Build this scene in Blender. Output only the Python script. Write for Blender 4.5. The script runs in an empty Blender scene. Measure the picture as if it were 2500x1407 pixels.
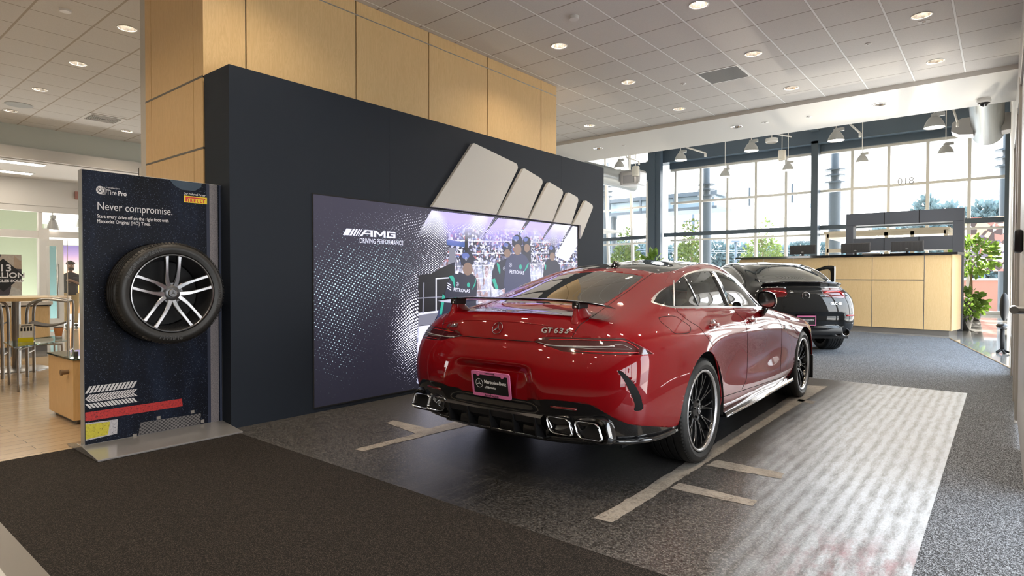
import bpy, bmesh, math, random
from mathutils import Vector, Matrix, Quaternion
from mathutils.bvhtree import BVHTree
PI = math.pi
sc = bpy.context.scene
COL = sc.collection
random.seed(7)

# ------------------------------------------------------------------ camera
CAM_H = 1.285
FPX = 1471.0
yaw, pitch, roll = math.radians(39.15), math.radians(-0.98), math.radians(0.06)
fwd = Vector((-math.sin(yaw)*math.cos(pitch), math.cos(yaw)*math.cos(pitch), math.sin(pitch)))
rt = Vector((math.cos(yaw), math.sin(yaw), 0))
up = rt.cross(fwd)
rt, up = rt*math.cos(roll)+up*math.sin(roll), -rt*math.sin(roll)+up*math.cos(roll)
cam_d = bpy.data.cameras.new('camera')
cam = bpy.data.objects.new('camera', cam_d)
COL.objects.link(cam)
cam_d.sensor_fit = 'HORIZONTAL'
cam_d.sensor_width = 36.0
cam_d.lens = 36.0*FPX/2500.0
cam_d.clip_start = 0.05
cam_d.clip_end = 600
m = Matrix((rt, up, -fwd)).transposed().to_4x4()
m.translation = Vector((0, 0, CAM_H))
cam.matrix_world = m
sc.camera = cam

# ------------------------------------------------------------------ sky, sun, exposure
wd = bpy.data.worlds.new('sky')
sc.world = wd
wd.use_nodes = True
wn = wd.node_tree
bgn = wn.nodes['Background']
tc = wn.nodes.new('ShaderNodeTexCoord')
sp = wn.nodes.new('ShaderNodeSeparateXYZ')
rp = wn.nodes.new('ShaderNodeValToRGB')
rp.color_ramp.elements[0].position = 0.0
rp.color_ramp.elements[0].color = (1.0, 0.98, 0.94, 1)
rp.color_ramp.elements[1].position = 0.7
rp.color_ramp.elements[1].color = (0.62, 0.80, 1.0, 1)
wn.links.new(tc.outputs['Generated'], sp.inputs[0])
wn.links.new(sp.outputs['Z'], rp.inputs[0])
wn.links.new(rp.outputs[0], bgn.inputs['Color'])
bgn.inputs['Strength'].default_value = 2.6
sun_d = bpy.data.lights.new('sun', 'SUN')
sun_d.energy = 9.0
sun_d.angle = math.radians(1.0)
sun_d.color = (1.0, 0.93, 0.82)
sun = bpy.data.objects.new('sun', sun_d)
COL.objects.link(sun)
sun.rotation_euler = Vector((0.10, -1.0, -0.66)).to_track_quat('-Z', 'Y').to_euler()
# daylight portals in the glazing guide the sky light indoors
def portal(loc, target_dir, sx, sy, name='window_daylight'):
    d = bpy.data.lights.new(name, 'AREA')
    d.shape = 'RECTANGLE'; d.size = sx; d.size_y = sy
    d.cycles.is_portal = True
    o = bpy.data.objects.new(name, d); COL.objects.link(o)
    o.location = loc
    o.rotation_euler = Vector(target_dir).to_track_quat('-Z', 'Y').to_euler()
portal((-6.0, 27.6, 3.3), (0, -1, 0), 12.6, 6.8)
portal((0.45, 13.0, 1.7), (-1, 0, 0), 6.8, 3.1)
# spot lamps added outside, standing in for sunlight reflected up onto the ceiling
for k, (loc, tgt, en, sz) in enumerate((((-4.5, 33.0, 0.9), (-0.9, 11.2, 4.3), 3800, 15), ((-9.5, 33.0, 0.9), (-6.8, 12.4, 4.25), 1800, 8))):
    d = bpy.data.lights.new('added_bounce_spot', 'SPOT'); d.energy = en; d.spot_size = math.radians(sz); d.spot_blend = 0.6
    d.shadow_soft_size = 0.05; d.color = (1.0, 0.90, 0.72)
    o = bpy.data.objects.new('added_bounce_spot', d); COL.objects.link(o); o.location = loc
    o.rotation_euler = (Vector(tgt)-Vector(loc)).to_track_quat('-Z', 'Y').to_euler()
sc.view_settings.view_transform = 'Standard'
sc.view_settings.look = 'None'
sc.view_settings.gamma = 1.0
sc.view_settings.exposure = 1.82
sc.view_settings.use_curve_mapping = False
sc.cycles.max_bounces = 7
sc.cycles.diffuse_bounces = 4
sc.cycles.glossy_bounces = 4
sc.cycles.transmission_bounces = 5
sc.cycles.transparent_max_bounces = 12
sc.cycles.caustics_reflective = False
sc.cycles.caustics_refractive = False
sc.cycles.sample_clamp_indirect = 6.0
sc.cycles.use_denoising = True

# ------------------------------------------------------------------ measuring helpers
C0 = Vector((0, 0, CAM_H))
def ray(px, py): return fwd + rt*((px-1250)/FPX) - up*((py-703.5)/FPX)
def onx(px, py, X):
    d = ray(px, py); return C0 + d*(X/d.x)
def ony(px, py, Y):
    d = ray(px, py); return C0 + d*(Y/d.y)
def onz(px, py, Z=0.0):
    d = ray(px, py); return C0 + d*((Z-CAM_H)/d.z)

# ------------------------------------------------------------------ build helpers
def link(o, parent=None):
    COL.objects.link(o)
    if parent is not None: o.parent = parent
    return o
def tag(o, label=None, cat=None, group=None, kind=None):
    if label: o['label'] = label
    if cat: o['category'] = cat
    if group: o['group'] = group
    if kind: o['kind'] = kind
    return o
def thing(name, label, cat, loc=(0, 0, 0), rz=0.0, group=None, rot=None):
    o = bpy.data.objects.new(name, None)
    o.empty_display_size = 0.1
    COL.objects.link(o)
    o.location = loc
    o.rotation_euler = rot if rot is not None else (0, 0, rz)
    return tag(o, label, cat, group)
def mesh_obj(name, verts, faces, mat, parent=None, smooth=False, label=None):
    me = bpy.data.meshes.new(name)
    me.from_pydata([tuple(v) for v in verts], [], faces)
    me.materials.append(mat)
    if smooth:
        me.polygons.foreach_set('use_smooth', [True]*len(me.polygons))
    o = bpy.data.objects.new(name, me)
    link(o, parent)
    if label: o['label'] = label
    return o
def bm_obj(name, bm, mat, parent=None, smooth=False, label=None, sharp=None):
    me = bpy.data.meshes.new(name)
    if sharp is not None:
        for e in bm.edges:
            if len(e.link_faces) == 2 and e.calc_face_angle(0) > sharp: e.smooth = False
    bm.to_mesh(me); bm.free()
    if isinstance(mat, (list, tuple)):
        for mm in mat: me.materials.append(mm)
    else: me.materials.append(mat)
    if smooth:
        me.polygons.foreach_set('use_smooth', [True]*len(me.polygons))
    o = bpy.data.objects.new(name, me)
    link(o, parent)
    if label: o['label'] = label
    return o
def copy_tree(o, parent=None):
    c = o.copy(); COL.objects.link(c)
    if parent is not None: c.parent = parent
    for ch in list(o.children): copy_tree(ch, c)
    return c

class B:
    """collects shapes into one mesh"""
    def __init__(s): s.bm = bmesh.new()
    def box(s, x0, x1, y0, y1, z0, z1, M=None, bevel=0.0):
        r = bmesh.ops.create_cube(s.bm, size=1.0)
        T = Matrix.Translation(((x0+x1)/2, (y0+y1)/2, (z0+z1)/2)) @ Matrix.Diagonal((abs(x1-x0), abs(y1-y0), abs(z1-z0), 1))
        if M is not None: T = M @ T
        bmesh.ops.transform(s.bm, matrix=T, verts=r['verts'])
        if bevel > 0:
            es = list({e for v in r['verts'] for e in v.link_edges})
            bmesh.ops.bevel(s.bm, geom=es, offset=bevel, segments=2, affect='EDGES', profile=0.5)
        return s
    def cyl(s, p0, p1, r0, r1=None, n=20, caps=True):
        p0, p1 = Vector(p0), Vector(p1)
        r1 = r0 if r1 is None else r1
        d = p1-p0
        q = d.to_track_quat('Z', 'Y').to_matrix().to_4x4()
        T = Matrix.Translation((p0+p1)/2) @ q
        bmesh.ops.create_cone(s.bm, cap_ends=caps, segments=n, radius1=r0, radius2=r1, depth=d.length, matrix=T)
        return s
    def sphere(s, c, r, n=16, m=10, scale=(1, 1, 1), M=None):
        T = Matrix.Translation(c) @ Matrix.Diagonal((scale[0], scale[1], scale[2], 1))
        if M is not None: T = M @ T
        bmesh.ops.create_uvsphere(s.bm, u_segments=n, v_segments=m, radius=r, matrix=T)
        return s
    def ico(s, c, r, sub=2, scale=(1, 1, 1)):
        T = Matrix.Translation(c) @ Matrix.Diagonal((scale[0], scale[1], scale[2], 1))
        bmesh.ops.create_icosphere(s.bm, subdivisions=sub, radius=r, matrix=T)
        return s
    def prism(s, pts, t, M=None):
        """pts in local xy extruded 0..t along local z; M places it"""
        lo = [s.bm.verts.new((p[0], p[1], 0)) for p in pts]
        hi = [s.bm.verts.new((p[0], p[1], t)) for p in pts]
        n = len(pts)
        s.bm.faces.new(hi); s.bm.faces.new(lo[::-1])
        for i in range(n):
            s.bm.faces.new((lo[i], lo[(i+1) % n], hi[(i+1) % n], hi[i]))
        if M is not None: bmesh.ops.transform(s.bm, matrix=M, verts=lo+hi)
        return s
    def lathe(s, prof, n=48, M=None, a0=0.0, a1=2*PI):
        """prof list of (r, h); revolves about local z"""
        full = abs((a1-a0)-2*PI) < 1e-6
        rows = []
        cnt = n if full else n+1
        for k in range(cnt):
            a = a0+(a1-a0)*k/n
            rows.append([s.bm.verts.new((r*math.cos(a), r*math.sin(a), h)) for r, h in prof])
        for k in range(n):
            A, Bq = rows[k], rows[(k+1) % cnt]
            for i in range(len(prof)-1):
                s.bm.faces.new((A[i], Bq[i], Bq[i+1], A[i+1]))
        if M is not None: bmesh.ops.transform(s.bm, matrix=M, verts=[v for r in rows for v in r])
        return s
    def tube(s, pts, r, n=8, closed=False, caps=True):
        pts = [Vector(p) for p in pts]
        rs = r if isinstance(r, (list, tuple)) else [r]*len(pts)
        rings = []; L = len(pts)
        ref = None
        for i, p in enumerate(pts):
            if closed: t = pts[(i+1) % L]-pts[i-1]
            else: t = pts[min(i+1, L-1)]-pts[max(i-1, 0)]
            if t.length < 1e-9: t = Vector((0, 0, 1))
            t.normalize()
            if ref is None:
                ref = t.orthogonal().normalized()
            ref = (ref-t*ref.dot(t))
            if ref.length < 1e-6: ref = t.orthogonal()
            ref.normalize()
            b = t.cross(ref)
            rings.append([s.bm.verts.new(p+(ref*math.cos(2*PI*k/n)+b*math.sin(2*PI*k/n))*rs[i]) for k in range(n)])
        for i in range(L if closed else L-1):
            A, Bq = rings[i], rings[(i+1) % L]
            for k in range(n): s.bm.faces.new((A[k], A[(k+1) % n], Bq[(k+1) % n], Bq[k]))
        if caps and not closed:
            s.bm.faces.new(rings[0][::-1]); s.bm.faces.new(rings[-1])
        return s
    def quad(s, a, b, c, d):
        s.bm.faces.new([s.bm.verts.new(p) for p in (a, b, c, d)]); return s
    def grid(s, rows, closed_u=False, closed_v=False):
        V = [[s.bm.verts.new(p) for p in r] for r in rows]
        n, mm = len(V), len(V[0])
        for i in range(n if closed_u else n-1):
            for j in range(mm if closed_v else mm-1):
                s.bm.faces.new((V[i][j], V[(i+1) % n][j], V[(i+1) % n][(j+1) % mm], V[i][(j+1) % mm]))
        return V
    def out(s, name, mat, parent=None, smooth=False, label=None, fix=True, sharp=None, bevel=0):
        if fix: bmesh.ops.recalc_face_normals(s.bm, faces=s.bm.faces)
        o = bm_obj(name, s.bm, mat, parent, smooth, label, sharp)
        if bevel:
            md = o.modifiers.new('bevel', 'BEVEL'); md.width = bevel; md.segments = 2; md.limit_method = 'ANGLE'
        return o

def struct(name, b, mat, smooth=False, sharp=None):
    o = b.out(name, mat, None, smooth, sharp=sharp)
    o['kind'] = 'structure'
    return o
def text_obj(name, s, size, mat, parent, M, extrude=0.0008, bold=0.0, shear=0.0, sx=1.0, align='LEFT', label=None, space=1.0):
    cu = bpy.data.curves.new(name, 'FONT')
    cu.body = s; cu.size = size; cu.extrude = extrude; cu.offset = bold; cu.shear = shear
    cu.align_x = align; cu.space_character = space; cu.resolution_u = 3
    t = bpy.data.objects.new(name, cu); COL.objects.link(t)
    dg = bpy.context.evaluated_depsgraph_get()
    me = bpy.data.meshes.new_from_object(t.evaluated_get(dg))
    bpy.data.objects.remove(t); bpy.data.curves.remove(cu)
    me.transform(M @ Matrix.Diagonal((sx, 1, 1, 1)))
    me.materials.clear(); me.materials.append(mat)
    me.name = name
    o = bpy.data.objects.new(name, me)
    link(o, parent)
    if label: o['label'] = label
    return o
def frame(o, x, y):
    """matrix with local x,y axes along x,y and origin o"""
    x = Vector(x).normalized(); y = Vector(y); z = x.cross(y).normalized(); y = z.cross(x)
    Mx = Matrix((x, y, z)).transposed().to_4x4(); Mx.translation = Vector(o)
    return Mx
def spline(vals, t):
    """catmull rom through vals (vectors), t in 0..len-1"""
    n = len(vals); i = min(int(t), n-2); u = t-i
    p1, p2 = Vector(vals[i]), Vector(vals[i+1])
    p0 = Vector(vals[i-1]) if i > 0 else p1*2-p2
    p3 = Vector(vals[i+2]) if i+2 < n else p2*2-p1
    return 0.5*((2*p1)+(p2-p0)*u+(2*p0-5*p1+4*p2-p3)*u*u+(3*p1-p0-3*p2+p3)*u*u*u)
def smooth_path(pts, k=6, closed=False):
    if closed:
        n = len(pts); o = []
        for i in range(n):
            seg = [pts[(i-1) % n], pts[i], pts[(i+1) % n], pts[(i+2) % n]]
            for j in range(k): o.append(spline(seg, 1+j/k))
        return o
    return [spline(pts, i/k) for i in range((len(pts)-1)*k+1)]

# ------------------------------------------------------------------ materials
def mat(name, col=(0.8, 0.8, 0.8), rough=0.5, metal=0.0, spec=0.5, coat=0.0, coat_rough=0.03, emit=None, estr=0.0, trans=0.0, ior=1.45, alpha=1.0, sheen=0.0):
    mm = bpy.data.materials.new(name); mm.use_nodes = True
    p = mm.node_tree.nodes['Principled BSDF']
    p.inputs['Base Color'].default_value = (*col, 1)
    p.inputs['Roughness'].default_value = rough
    p.inputs['Metallic'].default_value = metal
    p.inputs['Specular IOR Level'].default_value = spec
    p.inputs['Coat Weight'].default_value = coat
    p.inputs['Coat Roughness'].default_value = coat_rough
    p.inputs['IOR'].default_value = ior
    p.inputs['Transmission Weight'].default_value = trans
    p.inputs['Alpha'].default_value = alpha
    if emit:
        p.inputs['Emission Color'].default_value = (*emit, 1)
        p.inputs['Emission Strength'].default_value = estr
    return mm
class N:
    """tiny node helper on a material"""
    def __init__(s, mm):
        s.t = mm.node_tree; s.p = s.t.nodes['Principled BSDF']
    def n(s, ty, **kw):
        nd = s.t.nodes.new(ty)
        for k, v in kw.items():
            if k.startswith('i_'): nd.inputs[k[2:].replace('_', ' ')].default_value = v
            elif k.startswith('i') and k[1:].isdigit(): nd.inputs[int(k[1:])].default_value = v
            else: setattr(nd, k, v)
        return nd
    def l(s, a, b): s.t.links.new(a, b)
    def coord(s, kind='Object', scale=(1, 1, 1), rot=(0, 0, 0), loc=(0, 0, 0)):
        tcn = s.n('ShaderNodeTexCoord'); mp = s.n('ShaderNodeMapping')
        mp.inputs['Scale'].default_value = scale; mp.inputs['Rotation'].default_value = rot; mp.inputs['Location'].default_value = loc
        s.l(tcn.outputs[kind], mp.inputs[0]); return mp.outputs[0]
    def noise(s, co, scale, detail=3, rough=0.5, dist=0.0):
        nd = s.n('ShaderNodeTexNoise'); nd.inputs['Scale'].default_value = scale; nd.inputs['Detail'].default_value = detail
        nd.inputs['Roughness'].default_value = rough; nd.inputs['Distortion'].default_value = dist
        s.l(co, nd.inputs['Vector']); return nd.outputs['Fac']
    def ramp(s, fac, stops, interp='LINEAR'):
        nd = s.n('ShaderNodeValToRGB'); nd.color_ramp.interpolation = interp
        el = nd.color_ramp.elements
        while len(el) < len(stops): el.new(0.5)
        for e, (p, c) in zip(el, stops):
            e.position = p; e.color = (*c, 1) if len(c) == 3 else c
        s.l(fac, nd.inputs[0]); return nd.outputs[0]
    def math(s, op, a, b=None, c=None, clamp=False):
        nd = s.n('ShaderNodeMath', operation=op); nd.use_clamp = clamp
        for i, v in enumerate((a, b, c)):
            if v is None: continue
            if isinstance(v, (int, float)): nd.inputs[i].default_value = v
            else: s.l(v, nd.inputs[i])
        return nd.outputs[0]
    def mix(s, f, a, b, mode='MIX'):
        nd = s.n('ShaderNodeMix', data_type='RGBA', blend_type=mode)
        for i, v in ((0, f), (6, a), (7, b)):
            if isinstance(v, (int, float)): nd.inputs[i].default_value = v
            elif isinstance(v, tuple): nd.inputs[i].default_value = (*v, 1) if len(v) == 3 else v
            else: s.l(v, nd.inputs[i])
        return nd.outputs[2]
    def xyz(s, co):
        nd = s.n('ShaderNodeSeparateXYZ'); s.l(co, nd.inputs[0]); return nd.outputs
    def bump(s, h, strength=0.3, dist=0.01):
        nd = s.n('ShaderNodeBump'); nd.inputs['Strength'].default_value = strength; nd.inputs['Distance'].default_value = dist
        s.l(h, nd.inputs['Height']); s.l(nd.outputs[0], s.p.inputs['Normal'])
    def base(s, c): s.l(c, s.p.inputs['Base Color'])
    def rough(s, c): s.l(c, s.p.inputs['Roughness'])

def wood_mat(name, c1, c2, scale=(6, 6, 0.5), rough=0.38, rot=(0, 0, 0)):
    mm = mat(name, c1, rough, coat=0.15, coat_rough=0.15); n = N(mm)
    co = n.coord('Object', scale, rot)
    f1 = n.noise(co, 3.0, 4, 0.6, 1.2)
    co2 = n.coord('Object', (scale[0]*14, scale[1]*14, scale[2]*1.5), rot)
    f2 = n.noise(co2, 4.0, 2, 0.5)
    wv = n.math('FRACT', n.math('MULTIPLY', f1, 9.0))
    wv = n.math('ABSOLUTE', n.math('SUBTRACT', wv, 0.5))
    f = n.math('ADD', n.math('MULTIPLY', wv, 0.7), n.math('MULTIPLY', f2, 0.65))
    n.base(n.ramp(f, [(0.15, c2), (0.75, c1)]))
    return mm
M = {}
M['maple'] = wood_mat('maple_veneer', (0.84, 0.58, 0.29), (0.72, 0.475, 0.215))
M['maple_light'] = wood_mat('maple_light', (0.78, 0.56, 0.30), (0.68, 0.465, 0.22))
M['charcoal_wall'] = mat('charcoal_paint', (0.012, 0.0175, 0.028), 0.62, spec=0.3)
M['chw_side'] = M['charcoal_wall']
M['panel_grey'] = mat('panel_grey', (0.62, 0.61, 0.58), 0.55)
M['panel_edge'] = mat('panel_edge', (0.25, 0.20, 0.15), 0.6)
M['white_paint'] = mat('white_paint', (0.66, 0.63, 0.59), 0.65)
M['soffit'] = mat('soffit_white', (0.70, 0.68, 0.64), 0.7)
M['sage'] = mat('pale_green_paint', (0.60, 0.62, 0.56), 0.7)
M['white_gloss'] = mat('white_powder_coat', (0.72, 0.70, 0.66), 0.35)
M['mullion'] = mat('aluminium_frame', (0.50, 0.49, 0.46), 0.42, metal=0.2)
M['steel_blue'] = mat('blue_grey_steel', (0.050, 0.072, 0.098), 0.4)
M['steel_blue_l'] = mat('blue_grey_steel_light', (0.046, 0.062, 0.078), 0.45)
M['chrome'] = mat('chrome', (0.82, 0.82, 0.84), 0.09, metal=1.0)
M['satin'] = mat('satin_aluminium', (0.62, 0.62, 0.64), 0.28, metal=1.0)
M['brushed'] = mat('brushed_steel', (0.42, 0.41, 0.40), 0.32, metal=1.0)
M['silver_paint'] = mat('silver_paint', (0.40, 0.39, 0.39), 0.35, metal=0.6)
M['black_gloss'] = mat('black_gloss', (0.006, 0.006, 0.007), 0.08, coat=1.0)
M['black_satin'] = mat('black_satin', (0.010, 0.010, 0.011), 0.35)
M['black_matte'] = mat('black_matte', (0.008, 0.008, 0.009), 0.7)
M['rubber'] = mat('rubber', (0.013, 0.0125, 0.012), 0.52)
M['gap'] = mat('panel_gap', (0.004, 0.001, 0.001), 0.8)
M['white_ink'] = mat('white_ink', (0.80, 0.80, 0.80), 0.5)
M['off_white'] = mat('off_white', (0.70, 0.67, 0.60), 0.5)
M['yellow'] = mat('yellow', (0.75, 0.55, 0.02), 0.45)
M['red_ink'] = mat('red_ink', (0.55, 0.02, 0.02), 0.45)
M['pink'] = mat('pink_frame', (0.62, 0.17, 0.36), 0.4)
M['glass_green'] = mat('table_glass', (0.62, 0.85, 0.76), 0.02, trans=0.92, ior=1.45)
M['clear'] = mat('clear_glass', (1, 1, 1), 0.0, alpha=0.10, spec=0.5)
M['window_glass'] = mat('window_glass', (0.85, 0.93, 0.97), 0.0, alpha=0.06, spec=0.4)
M['orange'] = mat('orange_plastic', (0.75, 0.24, 0.02), 0.5)
M['grey_plastic'] = mat('grey_plastic', (0.20, 0.20, 0.21), 0.4)
M['leather'] = mat('grey_leather', (0.10, 0.09, 0.085), 0.5)
M['duct'] = mat('galvanised_duct', (0.36, 0.38, 0.39), 0.34, metal=0.7)
M['lamp_white'] = mat('lamp_warm_glow', (1, 0.9, 0.75), 0.5, emit=(1.0, 0.84, 0.64), estr=135.0)
M['lamp_bell'] = mat('pendant_shade', (0.40, 0.40, 0.39), 0.3)
M['lamp_dim'] = mat('pendant_glow', (1, 0.9, 0.8), 0.5, emit=(1.0, 0.88, 0.76), estr=5.0)
M['tube_glow'] = mat('tube_glow', (1, 1, 1), 0.5, emit=(1.0, 0.90, 0.76), estr=4.0)
M['can'] = mat('can_reflector', (0.72, 0.70, 0.68), 0.15, metal=1.0)
M['pot'] = mat('black_pot', (0.012, 0.012, 0.013), 0.15, coat=0.6)
M['soil'] = mat('soil', (0.05, 0.035, 0.02), 0.9)
M['bark'] = mat('bark', (0.22, 0.15, 0.09), 0.8)
M['skin'] = mat('skin_brown', (0.20, 0.105, 0.06), 0.5)
M['hair'] = mat('black_hair', (0.012, 0.010, 0.009), 0.7)
M['shirt'] = mat('black_shirt', (0.012, 0.012, 0.015), 0.75)
M['khaki'] = mat('khaki_cloth', (0.34, 0.24, 0.11), 0.8)
M['asphalt'] = mat('pale_concrete', (0.46, 0.46, 0.45), 0.85)
M['grass'] = mat('grass', (0.10, 0.16, 0.05), 0.9)
M['brick'] = mat('brick_red', (0.30, 0.13, 0.09), 0.8)

def leaf_mat(name, c1, c2, tr=0.35):
    mm = mat(name, c1, 0.5); n = N(mm)
    f = n.noise(n.coord('Object'), 7.0, 2)
    c = n.ramp(f, [(0.35, c2), (0.65, c1)]); n.base(c)
    td = n.n('ShaderNodeBsdfTranslucent'); n.l(c, td.inputs[0])
    mx = n.n('ShaderNodeMixShader'); mx.inputs[0].default_value = tr
    outn = [x for x in n.t.nodes if x.type == 'OUTPUT_MATERIAL'][0]
    n.l(n.p.outputs[0], mx.inputs[1]); n.l(td.outputs[0], mx.inputs[2]); n.l(mx.outputs[0], outn.inputs[0])
    return mm
M['leaf'] = leaf_mat('glossy_leaf', (0.20, 0.33, 0.055), (0.10, 0.18, 0.03), 0.45)
M['leaf_yellow'] = leaf_mat('yellow_green_leaf', (0.13, 0.17, 0.03), (0.07, 0.11, 0.02), 0.3)
M['leaf_far'] = leaf_mat('hazed_leaf', (0.095, 0.145, 0.150), (0.060, 0.105, 0.120), 0.1)  # air haze painted into the leaf colour of the far trees

# car paint
mm = mat('red_car_paint', (0.19, 0.0010, 0.0035), 0.5, metal=0.0, spec=0.05, coat=1.0, coat_rough=0.02)
M['red_paint'] = mm
M['black_paint'] = mat('black_car_paint', (0.005, 0.006, 0.007), 0.5, spec=0.05, coat=1.0, coat_rough=0.015)
M['car_glass'] = mat('tinted_car_glass', (0.018, 0.020, 0.020), 0.01, spec=1.0, coat=1.0, coat_rough=0.0)
M['side_glass'] = mat('side_car_glass', (0.010, 0.014, 0.014), 0.0, spec=1.0, coat=1.0, coat_rough=0.0, alpha=0.50)
M['lens_red'] = mat('red_lens', (0.10, 0.002, 0.004), 0.06, coat=1.0)
M['lens_dark'] = mat('smoked_red_lens', (0.050, 0.002, 0.003), 0.06, coat=1.0)
M['lens_bright'] = mat('bright_red_lens', (0.55, 0.010, 0.015), 0.08, coat=1.0)
M['lens_white'] = mat('clear_lens', (0.35, 0.33, 0.34), 0.1, coat=1.0)

# tyre rubber with tread bump is modelled; sidewall plain

# ceiling tile: main runners every 0.623 m along Y, painted paler as if lit, tegular gaps across
mm = mat('ceiling_tile', (0.60, 0.56, 0.51), 0.9); n = N(mm)
co = n.coord('Object'); X, Y, Z = n.xyz(co)
fx = n.math('FRACT', n.math('DIVIDE', n.math('ADD', X, 0.46+62.3), 0.623))
fy = n.math('FRACT', n.math('DIVIDE', n.math('ADD', Y, 62.3-8.72), 0.623))
dx = n.math('ABSOLUTE', n.math('SUBTRACT', fx, 0.5))
dy = n.math('ABSOLUTE', n.math('SUBTRACT', fy, 0.5))
lx = n.math('GREATER_THAN', dx, 0.4840)
ly = n.math('GREATER_THAN', dy, 0.4900)
spk = n.noise(n.coord('Object', (1, 1, 1)), 160, 3)
c = n.ramp(spk, [(0.3, (0.64, 0.61, 0.57)), (0.7, (0.72, 0.69, 0.65))])
LM = n.math('LESS_THAN', X, -6.3); RM = n.math('SUBTRACT', 1.0, LM)
ly2 = n.math('MULTIPLY', n.math('GREATER_THAN', dy, 0.481), LM)
c = n.mix(n.math('MULTIPLY', n.math('GREATER_THAN', dx, 0.491), LM), c, (0.30, 0.25, 0.20))
c = n.mix(ly2, c, (0.46, 0.40, 0.33))
ly = n.math('MULTIPLY', ly, RM); dx = n.math('MULTIPLY', dx, RM); lx = n.math('GREATER_THAN', dx, 0.4825)
c = n.mix(ly, c, (0.26, 0.22, 0.18))
c = n.mix(n.math('GREATER_THAN', dx, 0.478), c, (0.40, 0.36, 0.32))
c = n.mix(lx, c, (0.95, 0.95, 0.93))
n.base(c)
sh = n.math('GREATER_THAN', dx, 0.481)
n.bump(n.math('MULTIPLY', n.math('MAXIMUM', sh, ly), -1.0), 0.5, 0.006)
M['ceiling'] = mm

# black-brown entrance mat
mm = mat('carpet_dark', (0.03, 0.025, 0.022), 0.85, spec=0.25); n = N(mm)
v = n.n('ShaderNodeTexVoronoi'); v.inputs['Scale'].default_value = 330; n.l(n.coord('Object'), v.inputs['Vector'])
f = n.math('ADD', n.math('MULTIPLY', n.math('POWER', n.xyz(v.outputs['Color'])[0], 1.6), 0.55), n.math('MULTIPLY', n.noise(n.coord('Object'), 60, 3, 0.7), 0.35))
n.base(n.ramp(f, [(0.25, (0.005, 0.004, 0.0034)), (0.46, (0.016, 0.0128, 0.0105)), (0.72, (0.075, 0.060, 0.050))]))
n.bump(f, 0.8, 0.006)
M['carpet_dark'] = mm
# grey speckled carpet
mm = mat('carpet_grey', (0.1, 0.1, 0.1), 0.8, spec=0.4); n = N(mm)
v = n.n('ShaderNodeTexVoronoi'); v.inputs['Scale'].default_value = 260; n.l(n.coord('Object'), v.inputs['Vector'])
f = n.math('ADD', n.math('MULTIPLY', n.math('POWER', n.xyz(v.outputs['Color'])[0], 1.3), 0.6), n.math('MULTIPLY', n.noise(n.coord('Object'), 70, 3, 0.7), 0.3))
f2 = n.noise(n.coord('Object'), 1.1, 3)
cc = n.ramp(f, [(0.22, (0.012, 0.014, 0.018)), (0.42, (0.085, 0.098, 0.120)), (0.70, (0.55, 0.60, 0.68))])
n.base(n.mix(n.math('MULTIPLY', f2, 0.35), cc, (0.05, 0.045, 0.04)))
n.bump(f, 0.9, 0.008)
M['carpet_grey'] = mm
# wood-look floor tile
mm = mat('wood_tile', (0.5, 0.4, 0.3), 0.22, coat=0.3, coat_rough=0.12); n = N(mm)
co = n.coord('Object', (1, 1, 1), (0, 0, 0))
br = n.n('ShaderNodeTexBrick'); br.offset = 0.37; br.inputs['Scale'].default_value = 1.0
br.inputs['Mortar Size'].default_value = 0.0022; br.inputs['Brick Width'].default_value = 0.9; br.inputs['Row Height'].default_value = 0.13
br.inputs['Color1'].default_value = (0.52, 0.385, 0.25, 1); br.inputs['Color2'].default_value = (0.44, 0.315, 0.195, 1)
br.inputs['Mortar'].default_value = (0.05, 0.035, 0.025, 1)
co = n.coord('Object', (1, 1, 1), (0, 0, PI/2))
n.l(co, br.inputs['Vector'])
f = n.noise(n.coord('Object', (18, 2, 2)), 3, 3)
n.base(n.mix(n.math('MULTIPLY', f, 0.35), br.outputs[0], (0.62, 0.50, 0.36)))
M['wood_tile'] = mm
# polished stone tile
mm = mat('polished_tile', (0.62, 0.62, 0.60), 0.12, coat=0.8, coat_rough=0.03); n = N(mm)
br = n.n('ShaderNodeTexBrick'); br.offset = 0.0
br.inputs['Scale'].default_value = 1.0; br.inputs['Mortar Size'].default_value = 0.004; br.inputs['Brick Width'].default_value = 0.6; br.inputs['Row Height'].default_value = 0.6
br.inputs['Color1'].default_value = (0.60, 0.59, 0.57, 1); br.inputs['Color2'].default_value = (0.55, 0.55, 0.54, 1); br.inputs['Mortar'].default_value = (0.3, 0.3, 0.3, 1)
n.l(n.coord('Object'), br.inputs['Vector']); n.base(br.outputs[0])
M['polished'] = mm

# ------------------------------------------------------------------ floor
def flat(name, pts, m, z=0.0):
    b = B(); b.bm.faces.new([b.bm.verts.new((p[0], p[1], z)) for p in pts])
    if b.bm.faces[:][0].normal.z < 0: pass
    b.bm.normal_update()
    for f in b.bm.faces:
        if f.normal.z < 0: f.normal_flip()
    o = bm_obj(name, b.bm, m); o['kind'] = 'structure'; return o
XW = -5.05; YN = 2.42
flat('floor_wood', [(-19.4, -9), (-9.9, -9), (-5.4, -9), (-5.4, 2.42), (-9.9, 2.42), (-19.4, 2.42)], M['wood_tile'])
flat('floor_left_polished', [(-19.4, 2.42), (-9.9, 2.42), (-9.9, 27.3), (-19.4, 27.3)], M['polished'])
flat('floor_left_inner', [(-9.9, 2.42), (-5.4, 2.42), (-5.4, 8.6), (-9.9, 8.6)], M['wood_tile'])
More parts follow.
